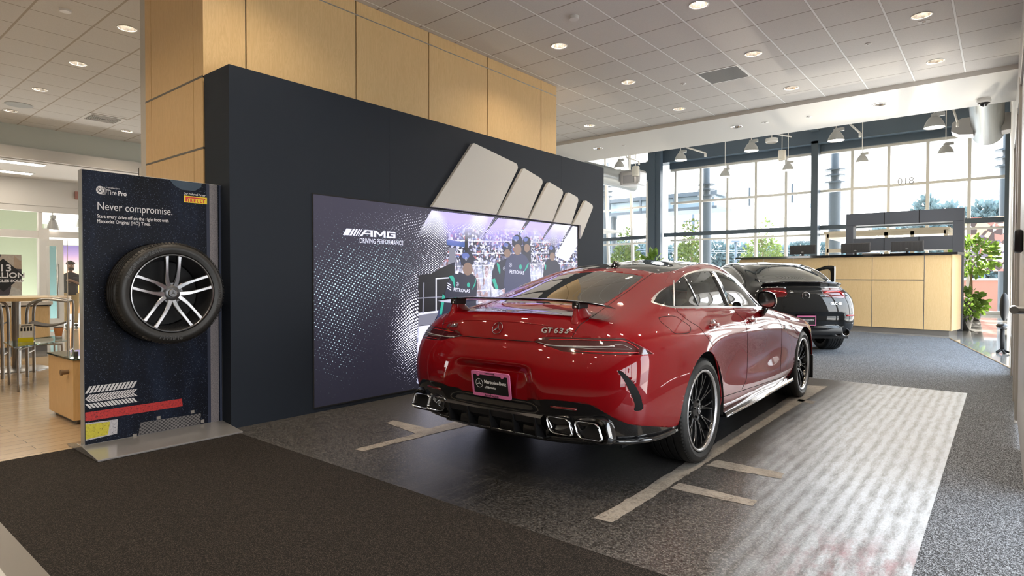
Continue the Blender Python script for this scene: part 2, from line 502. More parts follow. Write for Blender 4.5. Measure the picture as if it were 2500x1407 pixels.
# pale stone tile in front of the mat
flat('floor_front', [(-5.4, -9), (3.2, -9), (3.2, 0.62), (-5.4, 0.62)], M['polished'])
mm = mat('threshold_metal', (0.20, 0.18, 0.165), 0.35, metal=0.4)
flat('floor_threshold', [(-5.4, 0.62), (3.2, 0.62), (3.2, 0.74), (-5.4, 0.74)], mm)
flat('floor_mat', [(-5.4, 0.74), (3.2, 0.74), (3.2, YN), (-5.4, YN)], M['carpet_dark'])
flat('floor_carpet_right', [(-0.29, YN), (3.2, YN), (3.2, 4.72), (0.14, 4.72), (0.14, 11.0), (-0.87, 15.9), (-4.6, 16.9), (-9.9, 17.9), (-9.9, 8.6), (-5.4, 8.6), (-5.4, 8.42), (-0.29, 8.42)], M['carpet_grey'])
flat('floor_polished', [(0.14, 11.0), (0.14, 27.3), (-9.9, 27.3), (-9.9, 17.9), (-4.6, 16.9), (-0.87, 15.9)], M['polished'])
b = B(); b.tube([(0.125, 11.0, 0.003), (-0.87, 15.9, 0.003)], 0.012, 6); struct('trim_floor_strip', b, M['satin'])

# printed floor graphic: worn asphalt with kerb streaks and painted-in window glare, painted grid lines
mm = mat('printed_floor', (0.05, 0.05, 0.05), 0.40, spec=0.55); n = N(mm)
co = n.coord('Object'); X, Y, Z = n.xyz(co)
v = n.n('ShaderNodeTexVoronoi'); v.inputs['Scale'].default_value = 150; n.l(n.coord('Object'), v.inputs['Vector'])
fine = n.math('ADD', n.math('MULTIPLY', n.xyz(v.outputs['Color'])[0], .38), n.math('MULTIPLY', n.noise(n.coord('Object'), 50, 4, 0.8), 0.6))
streak = n.noise(n.coord('Object', (26, 1.3, 1)), 1.0, 4, 0.6)
big = n.noise(n.coord('Object', (1, 1, 1)), 0.9, 3)
ctop = n.ramp(fine, [(0.34, (0.020, 0.0185, 0.0175)), (0.52, (0.060, 0.056, 0.053)), (0.70, (0.17, 0.160, 0.152))])
# darker streaky band along the lane beneath the car
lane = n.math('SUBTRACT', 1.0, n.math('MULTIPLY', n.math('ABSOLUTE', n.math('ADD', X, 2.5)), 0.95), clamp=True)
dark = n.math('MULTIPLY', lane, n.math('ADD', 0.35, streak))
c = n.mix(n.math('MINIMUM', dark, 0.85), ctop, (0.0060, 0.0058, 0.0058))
# printed kerb streaks plus window glare painted white towards the right edge
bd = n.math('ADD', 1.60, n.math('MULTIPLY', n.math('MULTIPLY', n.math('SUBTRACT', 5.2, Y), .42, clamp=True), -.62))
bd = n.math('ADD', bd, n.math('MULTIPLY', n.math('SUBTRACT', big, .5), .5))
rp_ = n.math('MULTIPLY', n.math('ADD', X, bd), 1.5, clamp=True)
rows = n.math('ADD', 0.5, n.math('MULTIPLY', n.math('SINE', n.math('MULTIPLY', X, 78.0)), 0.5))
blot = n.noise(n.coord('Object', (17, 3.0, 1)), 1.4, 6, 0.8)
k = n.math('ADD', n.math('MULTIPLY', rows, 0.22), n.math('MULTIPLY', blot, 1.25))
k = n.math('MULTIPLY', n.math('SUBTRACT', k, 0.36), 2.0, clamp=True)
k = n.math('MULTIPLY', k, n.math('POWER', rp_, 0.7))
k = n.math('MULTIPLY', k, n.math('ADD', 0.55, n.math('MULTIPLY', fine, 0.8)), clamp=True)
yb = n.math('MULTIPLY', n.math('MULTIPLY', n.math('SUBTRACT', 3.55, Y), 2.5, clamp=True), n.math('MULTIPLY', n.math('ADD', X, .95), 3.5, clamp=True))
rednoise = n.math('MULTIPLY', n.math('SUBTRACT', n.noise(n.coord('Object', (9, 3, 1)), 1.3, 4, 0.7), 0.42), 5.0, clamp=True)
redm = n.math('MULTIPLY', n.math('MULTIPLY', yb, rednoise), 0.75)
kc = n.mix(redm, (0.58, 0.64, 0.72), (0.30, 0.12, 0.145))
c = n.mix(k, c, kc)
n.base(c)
n.bump(fine, 0.35, 0.004)
n.rough(n.ramp(fine, [(0.3, (0.28, 0.28, 0.28)), (0.8, (0.46, 0.46, 0.46))]))
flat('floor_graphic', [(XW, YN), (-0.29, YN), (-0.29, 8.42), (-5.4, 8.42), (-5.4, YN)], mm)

# painted grid box lines (worn paint with ragged ends)
mm = mat('worn_line_paint', (0.48, 0.43, 0.37), 0.55); n = N(mm)
f = n.noise(n.coord('Object'), 60, 4, 0.8); f2 = n.noise(n.coord('Object'), 9, 4, 0.8)
n.base(n.ramp(n.math('ADD', n.math('MULTIPLY', f, 0.5), n.math('MULTIPLY', f2, 0.5)), [(0.38, (0.16, 0.14, 0.122)), (0.50, (0.30, 0.27, 0.235)), (0.66, (0.36, 0.33, 0.295))]))
n.bump(f, 0.3, 0.004)
M['line'] = mm
def ragged(pts_px, name='floor_line', amp=0.006):
    ps = [onz(*p) for p in pts_px]
    out = []
    L = len(ps)
    for i in range(L):
        a, c = ps[i], ps[(i+1) % L]
        d = (c-a); k = max(2, int(d.length/0.05)); nrm = Vector((-d.y, d.x, 0)).normalized()
        for j in range(k):
            out.append(a+d*(j/k)+nrm*random.uniform(-amp, amp)*(0.25 if j == 0 else 1))
    b = B(); b.bm.faces.new([b.bm.verts.new((p.x, p.y, 0.0022)) for p in out])
    b.bm.normal_update()
    for f_ in b.bm.faces:
        if f_.normal.z < 0: f_.normal_flip()
    bmesh.ops.triangulate(b.bm, faces=b.bm.faces[:])
    o = bm_obj(name, b.bm, M['line']); o['kind'] = 'structure'
    return o
ragged([(1450, 1266), (1494, 1277), (1640, 1185), (1760, 1108), (2020, 944), (1972, 942), (1700, 1112), (1560, 1203)])
ragged([(1752, 1124), (1915, 1157), (1907, 1170), (1722, 1137)], amp=0.006)
ragged([(1658, 1180), (1849, 1224), (1837, 1237), (1636, 1193)], amp=0.006)
ragged([(1950, 975), (1992, 981), (1986, 987), (1946, 980)], amp=0.005)
ragged([(960, 1027), (1048, 1047), (1150, 1020), (1180, 1030), (885, 1103), (866, 1098), (1015, 1060), (944, 1033)], amp=0.006)

# ------------------------------------------------------------------ ceilings
ZC = 4.316; ZS = 4.245
can_x = [-0.76, -2.65, -4.53, -6.41]
cans = []
for yy in (6.53, 8.41, 10.3):
    for xx in can_x: cans.append((xx, yy))
cans = [c for c in cans if not (c[0] < -6 and c[1] < 8)]
cans += [(-8.3, 2.77), (-10.2, 2.78), (-12.08, 2.77), (-14.03, 2.78), (-14.1, 4.68)]
behind = [(x, y) for y in (2.7, 0.8, -1.2, -3.2, -5.2) for x in (-0.76, -2.65, -4.53)] + [(-6.41, 0.8), (-8.3, 0.8), (-6.41, -1.2), (-2.65, 4.62), (-0.76, 4.62)]
holes = cans + behind
HR = 0.098
def holed_plane(x0, x1, y0, y1, z, hs, s=0.13, skip=None):
    xs = sorted({x0, x1, *[h[0]-s for h in hs], *[h[0]+s for h in hs]})
    ys = sorted({y0, y1, *[h[1]-s for h in hs], *[h[1]+s for h in hs]})
    b = B()
    for i in range(len(xs)-1):
        for j in range(len(ys)-1):
            cx, cy = (xs[i]+xs[i+1])/2, (ys[j]+ys[j+1])/2
            if any(abs(cx-h[0]) < s and abs(cy-h[1]) < s for h in hs): continue
            b.quad((xs[i], ys[j], z), (xs[i], ys[j+1], z), (xs[i+1], ys[j+1], z), (xs[i+1], ys[j], z))
    for h in hs:
        K = 32
        for k in range(K):
            P = []
            for a in (2*PI*k/K, 2*PI*(k+1)/K):
                ca, sa = math.cos(a), math.sin(a); q = s/max(abs(ca), abs(sa))
                P.append(((h[0]+ca*HR, h[1]+sa*HR, z), (h[0]+ca*q, h[1]+sa*q, z)))
            b.quad(P[0][0], P[0][1], P[1][1], P[1][0])
    b.bm.normal_update()
    for f in b.bm.faces:
        if f.normal.z > 0: f.normal_flip()
    return b
o = struct('ceiling', holed_plane(-15.23, 3.2, -9, 11.15, ZC, holes), M['ceiling'])
soff = [(-1.66, 11.95), (-4.07, 11.95), (-7.2, 11.95)]
b = holed_plane(-15.23, 0.14, 11.15, 13.12, ZS, soff)
b.quad((-15.23, 11.15, ZS), (0.14, 11.15, ZS), (0.14, 11.15, ZC+.3), (-15.23, 11.15, ZC+.3))
b.quad((-15.23, 13.12, ZS), (0.14, 13.12, ZS), (0.14, 13.12, 7.7), (-15.23, 13.12, 7.7))
struct('ceiling_soffit', b, M['soffit'])
b = B(); b.box(-15.23, 3.2, -9, 11.1, ZC+0.28, ZC+0.34); struct('ceiling_slab', b, M['white_paint'])
# deck over the glazed hall: ribbed white metal
b = B()
for k in range(84):
    y = 13.12+k*0.17
    b.box(-20.5, 0.14, y, y+0.10, 7.62, 7.66)
b.box(-20.5, 0.14, 13.12, 27.6, 7.66, 7.75)
struct('ceiling_deck', b, M['soffit'])
# downlights
def downlight(x, y, z, label, lit=True, grp='recessed ceiling downlights'):
    t = thing('recessed_downlight', label, 'ceiling light', (x, y, z), group=grp)
    return t
def make_can(lit):
    p = []
    b = B(); b.lathe([(0.112, -0.0005), (0.112, -0.006), (0.100, -0.007), (0.094, 0.0)], 40); p.append(('trim_ring', b, M['white_gloss'] if lit else M['can']))
    b = B(); b.lathe([(0.094, 0.0), (0.086, 0.035), (0.074, 0.066)], 40); p.append(('reflector', b, M['can']))
    b = B(); b.lathe([(0.074, 0.064), (0.0001, 0.064)], 32); p.append(('lamp', b, M['lamp_white'] if lit else M['lamp_dim']))
    return p
protos = {}
def add_can(x, y, z, label, lit=True, grp=None):
    t = thing('recessed_downlight', label, 'ceiling light', (x, y, z), group=grp)
    if lit not in protos:
        protos[lit] = []
        for nm, b, mt in make_can(lit):
            ob = b.out(nm, mt, t, True, fix=(nm != 'lamp')); protos[lit].append(ob)
    else:
        for ob in protos[lit]:
            c = ob.copy(); COL.objects.link(c); c.parent = t
    return t
rowname = {6.53: 'nearest row above the red car', 8.41: 'middle row above the red car', 10.3: 'row beside the white soffit'}
colname = {-0.76: 'rightmost', -2.65: 'second from the right', -4.53: 'third from the right', -6.41: 'leftmost'}
for x, y in cans:
    if x > -7:
        add_can(x, y, ZC, 'lit round recessed downlight, %s in the %s' % (colname[x], rowname[y]), True, 'recessed downlights over the cars')
for (x, y), lb in zip(cans[-5:], ['nearest the wood column at top left', 'second from the wood column at left', 'third from the wood column at left', 'beside the round speaker at far left', 'just left of the white pillar, beyond the air grille']):
    add_can(x, y, ZC, 'lit round recessed downlight %s' % lb, True, 'recessed downlights in the left ceiling')
for x, y in behind:
    add_can(x, y, ZC, 'lit recessed downlight in the ceiling behind the viewer', True, 'recessed downlights behind the viewer')
for (x, y), lb in zip(soff, ['right', 'middle', 'left']):
    add_can(x, y, ZS, 'unlit round recessed downlight in white soffit, %s of the three' % lb, False, 'recessed downlights in the soffit')

def small(name, label, cat, b, m, loc, sm=True, group=None):
    o = b.out(name, m, None, sm, sharp=0.6); o.location = loc; tag(o, label, cat, group); return o
b = B(); b.cyl((0, 0, -0.035), (0, 0, 0), 0.055, 0.06, 24)
small('smoke_detector', 'round white smoke detector on grey ceiling above the wood column', 'smoke detector', b, M['white_gloss'], (-3.89, 5.91, ZC))
b = B(); b.cyl((0, 0, -0.02), (0, 0, 0), 0.055, 0.06, 24)
p = onz(461, 25, ZC) if False else onz(160, 25, ZC)
small('smoke_detector', 'round white smoke detector on far left ceiling near top', 'smoke detector', b, M['white_gloss'], (p.x, p.y, ZC))
for (px, py, z, lb) in ((2120, 106, ZC, 'right of the square air vent'), (1668, 204, ZC, 'left of the square air vent'), (2256, 52, ZC, 'beside the top right downlight'), (1975, 285, ZS, 'on the white soffit right'), (1868, 299, ZS, 'on the white soffit middle'), (1523, 355, ZS, 'on the white soffit left')):
    b = B()
    if py in (52, 299): b.box(-0.06, 0.06, -0.035, 0.035, -0.006, 0)
    else: b.cyl((0, 0, -0.012), (0, 0, 0), 0.035, 0.045, 20)
    b.cyl((0, 0, -0.02), (0, 0, -0.006), 0.014, 0.018, 12)
    p = onz(px, py, z)
    small('ceiling_sprinkler', 'small white recessed sprinkler cap %s' % lb, 'sprinkler', b, M['white_gloss'], (p.x, p.y, z), group='sprinkler caps')
b = B(); b.cyl((0, 0, -0.008), (0, 0, 0), 0.20, 0.20, 40)
small('ceiling_speaker', 'round grey grille speaker in far left ceiling', 'speaker', b, M['brushed'], (-13.44, 2.78, ZC))
# return air vent (perforated square)
t = thing('air_vent', 'dark perforated square return vent in ceiling above red car', 'vent', (-3.265, 9.01, ZC))
b = B(); 
for a in ((-.31, .31, -.31, -.285), (-.31, .31, .285, .31), (-.31, -.285, -.285, .285), (.285, .31, -.285, .285)): b.box(a[0], a[1], a[2], a[3], -0.006, -0.0005)
b.out('frame', M['white_gloss'], t)
mm = mat('perforated_grille', (0.09, 0.085, 0.08), 0.6); n = N(mm)
v = n.n('ShaderNodeTexVoronoi'); v.inputs['Scale'].default_value = 70; v.inputs['Randomness'].default_value = 0.0; n.l(n.coord('Object'), v.inputs['Vector'])
n.base(n.ramp(v.outputs['Distance'], [(0.3, (0.008, 0.008, 0.008)), (0.42, (0.17, 0.16, 0.15))]))
b = B(); b.box(-.285, .285, -.285, .285, -0.004, -0.0005); b.out('grille', mm, t)
t = thing('air_diffuser', 'white slatted ceiling diffuser near far left wall', 'vent', (-13.36, 4.04, ZC))
b = B()
for a in ((-.31, .31, -.31, -.25), (-.31, .31, .25, .31), (-.31, -.25, -.25, .25), (.25, .31, -.25, .25)): b.box(a[0], a[1], a[2], a[3], -0.008, -0.0005)
b.out('frame', M['white_paint'], t)
b = B()
for k in range(8):
    s = 0.24-k*0.028
    for sg in (-1, 1):
        b.box(-s, s, sg*s-0.004, sg*s+0.004, -0.014, -0.004); b.box(sg*s-0.004, sg*s+0.004, -s, s, -0.014, -0.004)
b.out('louvre', M['white_paint'], t)
b = B(); b.box(-.25, .25, -.25, .25, -0.003, -0.0005); b.out('backing', M['black_matte'], t)
# diffuser in soffit left near column
t = thing('air_diffuser', 'square white diffuser in soffit beside wood column corner', 'vent', (-8.6, 12.35, ZS))
b = B()
for k in range(5):
    s = 0.28-k*0.05
    for sg in (-1, 1):
        b.box(-s, s, sg*s-0.012, sg*s+0.012, -0.012, -0.001); b.box(sg*s-0.012, sg*s+0.012, -s, s, -0.012, -0.001)
b.out('louvre', M['white_paint'], t)
b = B(); b.box(-.28, .28, -.28, .28, -0.002, -0.0005); b.out('backing', M['grey_plastic'], t)

# ------------------------------------------------------------------ wood clad column
XC = -5.52; Y0 = 2.44; YE = 7.89
core = B(); core.box(-6.83, XC-0.014, Y0+0.014, YE-0.014, 0, ZC+.2)
col = struct('wall_wood_column', core, mat('groove_shadow', (0.14, 0.095, 0.05), 0.8))
ys = [Y0, 2.83, 4.07, 5.15, 6.24, 7.48, YE]
zs_front = [0.0, 3.07, 4.163, ZC]
G = 0.007
def colpart(b, nm='wood_panel', m=None):
    o = b.out(nm, m or M['maple'], col); o['kind'] = 'structure'; return o
for i in range(len(ys)-1):
    for j in range(1, 3):
        z0, z1 = zs_front[j], zs_front[j+1]
        b = B(); b.box(XC-0.013, XC, ys[i]+(G if i else 0), ys[i+1]-(G if i < 5 else 0), z0+0.004, z1-0.004); colpart(b)
b = B(); b.box(XC-0.013, XC+0.002, Y0, YE, 4.157, 4.169); colpart(b, 'reveal_strip', M['satin'])
xs = [-6.83, -6.68, -5.72, XC-0.0135]
zs = [0, 1.2, 1.81, 2.44, 3.075, ZC]
for i in range(3):
    for j in range(5):
        b = B(); b.box(xs[i]+(G/2 if i else 0), xs[i+1]-(G/2 if i < 2 else 0), Y0, Y0+0.013, zs[j]+0.008, zs[j+1]-0.008); colpart(b)
for z in (2.44, 3.075):
    b = B(); b.box(-6.83, XC-0.01, Y0-0.002, Y0+0.01, z-0.009, z+0.009); colpart(b, 'reveal_strip', mat('bronze_reveal', (0.20, 0.18, 0.16), 0.4, metal=0.4))
b = B(); b.box(XC-0.013, -6.83, YE-0.013, YE, 3.0, ZC-.002); colpart(b)
b = B(); b.box(-7.13, -6.832, Y0+0.06, 7.9, 0, ZC+.2); struct('wall_pillar', b, M['white_paint'])
# ------------------------------------------------------------------ charcoal partition
b = B(); b.box(-5.5, XW, 2.44, 8.56, 0, 3.075); o = struct('wall_charcoal', b, M['charcoal_wall'])
for yy in (4.15, 5.95, 7.35):
    b = B(); b.box(XW-0.001, XW+0.0008, yy-0.0015, yy+0.0015, 2.10, 3.07); s_ = b.out('seam', M['chw_side'], o)
    s_['kind'] = 'structure'

# ------------------------------------------------------------------ right wall, rear walls
WR = 0.14
b = B(); b.box(WR, WR+0.2, 7.6, 9.6, 0, 7.7); b.box(WR, WR+0.2, 16.4, 27.3, 0, 7.7); b.box(WR, WR+0.2, 9.6, 16.4, 3.2, 7.7); b.box(WR, WR+0.2, 8.0, 16.4, 0, .12)
for k in range(6): b.box(WR+.05, WR+.15, 9.6+k*1.36-.05, 9.6+k*1.36+.05, 0, 3.2)
b.box(WR+.05, WR+.15, 8.0, 16.4, 2.3, 2.38)
b.box(WR, WR+0.2, 4.72, 7.6, 3.1, 7.7)
b.box(WR, 3.2, 4.72, 4.86, 2.6, 7.7)
b.box(WR, WR+0.2, 4.72, 5.9, 0, 3.1)
struct('wall_right', b, M['white_paint'])
b = B(); b.box(3.2, 3.35, 4.0, 4.86, 0, 5); b.box(3.2, 3.35, -9, 0.0, 0, 5); b.box(3.2, 3.35, 0.0, 4.0, 2.6, 5)
b.box(3.2, 3.35, 0, 4.0, 0, 0.25)
for k in range(4): b.box(3.2, 3.35, k*1.32, k*1.32+.08, 0.25, 2.6)
struct('wall_near_right', b, mat('dark_near_wall', (.06, .055, .05), .7))
portal((3.3, -1.25, 1.8), (-1, 0, 0), 10.5, 3.1) if False else None
_d = bpy.data.lights.new('window_daylight', 'AREA'); _d.shape = 'RECTANGLE'; _d.size = 2.5; _d.size_y = 4.1; _d.cycles.is_portal = True
_o = bpy.data.objects.new('window_daylight', _d); COL.objects.link(_o); _o.location = (3.36, 2.0, 1.4); _o.rotation_euler = (0, PI/2, 0)
b = B(); b.box(-19.6, 3.35, -9.15, -9, 0, 5); struct('wall_rear', b, mat('dark_rear_wall', (.05, .045, .04), .7))
b = B(); b.box(-21.7, -21.5, -9, 28, 0, 5); struct('wall_left', b, M['white_paint'])
b = B(); b.box(-21.5, -15.2, -9.1, 28, 3.62, 3.70); struct('ceiling_left', b, M['white_paint'])
b = B(); b.box(-15.26, -15.20, -9, 13, 3.87, 4.6); struct('wall_bulkhead', b, M['sage'])
b = B(); b.box(-15.26, -15.10, -9, 13, 3.64, 3.87); struct('trim_bulkhead', b, M['white_paint'])
b = B(); b.box(-20.5, -19.4, 13.12, 27.5, 0, 7.7); b.box(-20.5, -15.2, 13.0, 13.12, 3.6, 7.7); struct('wall_far_left', b, M['white_paint'])

# ------------------------------------------------------------------ car body surfaces
import numpy as np
def nat_spline(P, sub):
    """C2 interpolation of P (n,...) along axis 0"""
    P = np.asarray(P, float); n = len(P)
    A = np.zeros((n, n)); r = np.zeros_like(P)
    A[0, 0] = 1; A[-1, -1] = 1
    for i in range(1, n-1):
        A[i, i-1] = 1; A[i, i] = 4; A[i, i+1] = 1
        r[i] = 6*(P[i+1]-2*P[i]+P[i-1])
    m2 = np.linalg.solve(A, r.reshape(n, -1)).reshape(P.shape)
    out = []
    for i in range(n-1):
        for j in range(sub):
            u = j/sub; a = 1-u
            out.append(a*P[i]+u*P[i+1]+((a**3-a)*m2[i]+(u**3-u)*m2[i+1])/6)
    out.append(P[-1])
    return np.array(out)
def shell(table, su=9, sv=7, relax=2):
    T = np.array(table, float)           # columns, rings, xyz
    # mirror ghost columns keep the centre line flat
    g0 = T[1].copy(); g0[:, 0] *= -1; g1 = T[-2].copy(); g1[:, 0] *= -1
    Tx = np.concatenate([g0[None], T, g1[None]])
    G = nat_spline(Tx, su)[su:-su]
    G = np.swapaxes(G, 0, 1)
    G = nat_spline(G, sv)
    G = np.swapaxes(G, 0, 1)            # u, v, xyz
    for _ in range(relax):
        H = G.copy()
        H[1:-1, 1:-1] = G[1:-1, 1:-1]*0.5+0.125*(G[:-2, 1:-1]+G[2:, 1:-1]+G[1:-1, :-2]+G[1:-1, 2:])
        G = H
    G[0, :, 0] = 0; G[-1, :, 0] = 0; G[:, -1, 0] = 0
    G[:, :, 0] = np.maximum(G[:, :, 0], 0)
    return G
def shell_bm(G):
    bm = bmesh.new()
    U, V = G.shape[:2]
    vs = [[bm.verts.new(G[i, j]) for j in range(V)] for i in range(U)]
    for i in range(U-1):
        for j in range(V-1):
            try: bm.faces.new((vs[i][j], vs[i+1][j], vs[i+1][j+1], vs[i][j+1]))
            except ValueError: pass
    bmesh.ops.remove_doubles(bm, verts=bm.verts, dist=1e-5)
    bmesh.ops.dissolve_degenerate(bm, edges=bm.edges, dist=1e-6)
    return bm
def inside(poly, x, y):
    c = False; n = len(poly); j = n-1
    for i in range(n):
        xi, yi = poly[i]; xj, yj = poly[j]
        if (yi > y) != (yj > y) and x < (xj-xi)*(y-yi)/(yj-yi)+xi: c = not c
        j = i
    return c
def knife(bm, lay, poly, a, b, pid, flt=lambda c: True, only=0):
    """cut the outline poly (in the a,b plane) through the shell; faces inside get pid"""
    a = Vector(a).normalized(); b = Vector(b).normalized()
    us = [p[0] for p in poly]; vs = [p[1] for p in poly]
    u0, u1, v0, v1 = min(us)-.01, max(us)+.01, min(vs)-.01, max(vs)+.01
    def uvb(f):
        U = [v.co.dot(a) for v in f.verts]; V = [v.co.dot(b) for v in f.verts]
        return min(U), max(U), min(V), max(V)
    cand = {}
    for f in bm.faces:
        if not flt(f.calc_center_median()): continue
        q = uvb(f)
        if q[1] < u0 or q[0] > u1 or q[3] < v0 or q[2] > v1: continue
        cand[f] = q
    n = len(poly)
    for i in range(n):
        p, q2 = poly[i], poly[(i+1) % n]
        d = (q2[0]-p[0], q2[1]-p[1])
        L = math.hypot(*d)
        if L < 1e-6: continue
        no = a*(-d[1]/L)+b*(d[0]/L)
        co = a*p[0]+b*p[1]
        e = 0.0008
        su0, su1, sv0, sv1 = min(p[0], q2[0])-e, max(p[0], q2[0])+e, min(p[1], q2[1])-e, max(p[1], q2[1])+e
        fs = [f for f, q in cand.items() if f.is_valid and not (q[1] < su0 or q[0] > su1 or q[3] < sv0 or q[2] > sv1)]
        if not fs: continue
        es = list({x for f in fs for x in f.edges}); vs_ = list({x for f in fs for x in f.verts})
        r = bmesh.ops.bisect_plane(bm, geom=fs+es+vs_, dist=1e-6, plane_co=co, plane_no=no)
        for g in r['geom']:
            if isinstance(g, bmesh.types.BMFace): cand[g] = uvb(g)
        for f in fs:
            if f.is_valid: cand[f] = uvb(f)
        for g in r['geom_cut']:
            for f in g.link_faces:
                if f not in cand: cand[f] = uvb(f)
        cand = {f: q for f, q in cand.items() if f.is_valid}
    cnt = 0
    for f in cand:
        if not f.is_valid: continue
        c = f.calc_center_median()
        if not flt(c): continue
        if f[lay] in (only if isinstance(only, (tuple, list)) else (only,)) and inside(poly, c.dot(a), c.dot(b)):
            f[lay] = pid; cnt += 1
    return cnt
def extract(bm, lay, pid, name, m, parent, sides='both', thick=0.0, label=None):
    """both halves of one region as a mesh object"""
    out = bmesh.new(); vm = {}
    def V(co, k):
        if k not in vm: vm[k] = out.verts.new(co)
        return vm[k]
    for f in bm.faces:
        if f[lay] != pid: continue
        if sides in ('both', 'right'):
            try: out.faces.new([V(v.co, (v.index, 1)) for v in f.verts])
            except ValueError: pass
        if sides in ('both', 'left'):
            try: out.faces.new([V((-v.co.x, v.co.y, v.co.z), (v.index, -1)) for v in reversed(f.verts)])
            except ValueError: pass
    if sides == 'both': bmesh.ops.remove_doubles(out, verts=out.verts, dist=2e-5)
    o = bm_obj(name, out, m, parent, True, label)
    if thick:
        md = o.modifiers.new('thickness', 'SOLIDIFY'); md.thickness = thick; md.offset = 1.0 if thick < 0 else -1.0
        md.thickness = abs(thick)
    return o
class Car:
    def __init__(s, root, G):
        s.root = root; s.G = G
        s.bm = shell_bm(G)
        s.bm.verts.index_update(); s.bm.verts.ensure_lookup_table()
        # outward normals
        s.bm.normal_update()
        if sum(1 if f.normal.dot(f.calc_center_median()-Vector((0, 1.3, 0.6))) > 0 else -1 for f in s.bm.faces) < 0:
            for f in s.bm.faces: f.normal_flip()
        s.lay = s.bm.faces.layers.int.new('pid')
        full = s.bm.copy()
        s.bvh = BVHTree.FromBMesh(full)
        full.free()
        s.M = Matrix.Translation(root.location) @ root.rotation_euler.to_matrix().to_4x4()
        s.Mi = s.M.inverted()
    def px(s, x, y, off=0.0):
        """point of the car's surface seen at photo pixel x,y (right half; left half mirrored)"""
        o = s.Mi @ C0; d = (s.Mi.to_3x3() @ ray(x, y)).normalized()
        h = s.bvh.ray_cast(o, d)
        g = s.bvh.ray_cast(Vector((-o.x, o.y, o.z)), Vector((-d.x, d.y, d.z)))
        best = None
        if h[0] is not None: best = (h[3], h[0], h[1])
        if g[0] is not None and (best is None or g[3] < best[0]-1e-4):
            q = g[0]; nn = g[1]; best = (g[3], Vector((-q.x, q.y, q.z)), Vector((-nn.x, nn.y, nn.z)))
        if best is None: return None
        return best[1]+best[2]*off, best[2]
    def hit(s, o, d, off=0.0):
        h = s.bvh.ray_cast(Vector(o), Vector(d).normalized())
        if h[0] is None: return None
        return h[0]+h[1]*off, h[1]
    def line(s, pts, k=6, off=0.0006):
        """smooth polyline given in pixels laid on the surface"""
        P = smooth_path([Vector((p[0], p[1], 0)) for p in pts], k)
        out = []
        for p in P:
            h = s.px(p.x, p.y, off)
            if h: out.append(h[0])
        return out
def both(b, pts, r, n=6):
    b.tube(pts, r, n); b.tube([Vector((-p.x, p.y, p.z)) for p in pts], r, n)

# ------------------------------------------------------------------ wheels
def tyre_bm(b, R, r, w, M4, tread=True):
    """R outer radius, r bead radius, w width; axis local z, outer face at z=0 going to -w"""
    prof = [(r+0.001, -0.012), (r+0.008, -0.002), (r+0.03, 0.004), (R-0.045, 0.006), (R-0.022, 0.0), (R-0.008, -0.013), (R-0.001, -0.03)]
    ng = 4
    for k in range(ng):
        z = -0.03-(w-0.06)*(k+1)/(ng+1)
        prof += [(R, z+0.012), (R, z+0.006), (R-0.008, z+0.004), (R-0.008, z-0.004), (R, z-0.006), (R, z-0.012)]
    prof += [(R-0.001, -w+0.03), (R-0.008, -w+0.013), (R-0.022, -w), (R-0.045, -w-0.006), (r+0.03, -w-0.004), (r+0.008, -w+0.002)]
    b.lathe(prof, 96, M4)
def sipes(b, R, w, M4, n=84, depth=0.004):
    """shoulder blocks cut across the tread edge, as raised lugs"""
    for k in range(n):
        a = 2*PI*k/n
        for z0, z1 in ((-0.034, -0.004), (-w+0.034, -w+0.004)):
            Rm = Matrix.Rotation(a, 4, 'Z')
            q = R+0.0035
            v = [(q, -0.008, z0), (q, 0.008, z0), (q-0.001, 0.008, (z0+z1)/2), (R-0.010, 0.008, z1), (R-0.010, -0.008, z1), (q-0.001, -0.008, (z0+z1)/2)]
            pts = [M4 @ (Rm @ Vector(p)) for p in v]
            vs = [b.bm.verts.new(p) for p in pts]
            b.bm.faces.new((vs[0], vs[1], vs[2], vs[5])); b.bm.faces.new((vs[5], vs[2], vs[3], vs[4]))
def star(b, r, M4, t=0.004, ring=True, n=40, rw=0.07):
    """three pointed star with ring, lying in local xy"""
    for k in range(3):
        a = PI/2+k*2*PI/3
        tip = (r*0.95*math.cos(a), r*0.95*math.sin(a))
        bl = (r*0.13*math.cos(a+PI/3*1.0), r*0.13*math.sin(a+PI/3)); br = (r*0.13*math.cos(a-PI/3), r*0.13*math.sin(a-PI/3))
        vs = [b.bm.verts.new(M4 @ Vector(p)) for p in ((0, 0, 0), (bl[0], bl[1], 0), (tip[0], tip[1], 0), (br[0], br[1], 0), (0, 0, t*1.6))]
        for f in ((4, 1, 2), (4, 2, 3), (0, 2, 1), (0, 3, 2)): b.bm.faces.new([vs[i] for i in f])
    if ring:
        pr = [(r*(1-rw), 0), (r*(1-rw), t*0.7), (r*(1-rw/2), t), (r, t*0.7), (r, 0)]
        b.lathe(pr, n, M4)
def spoke_bm(b, pts, wd, depth, M4):
    """tapered spoke along pts [(x,y,z)], widths wd, with bevelled top; local z outward"""
    rows = []
    for i, p in enumerate(pts):
        p = Vector(p); q = Vector(pts[min(i+1, len(pts)-1)])-Vector(pts[max(i-1, 0)]); q.z = 0; q.normalize()
        nrm = Vector((-q.y, q.x, 0)); w2 = wd[i]/2
        rows.append([M4 @ v for v in (p-nrm*w2-Vector((0, 0, depth)), p-nrm*w2*1.0-Vector((0, 0, 0.006)), p-nrm*w2*0.7, p+nrm*w2*0.7, p+nrm*w2-Vector((0, 0, 0.006)), p+nrm*w2-Vector((0, 0, depth)))])
    V = b.grid(rows, False, True)
    b.bm.faces.new([v for v in V[0]]); b.bm.faces.new([v for v in V[-1]][::-1])
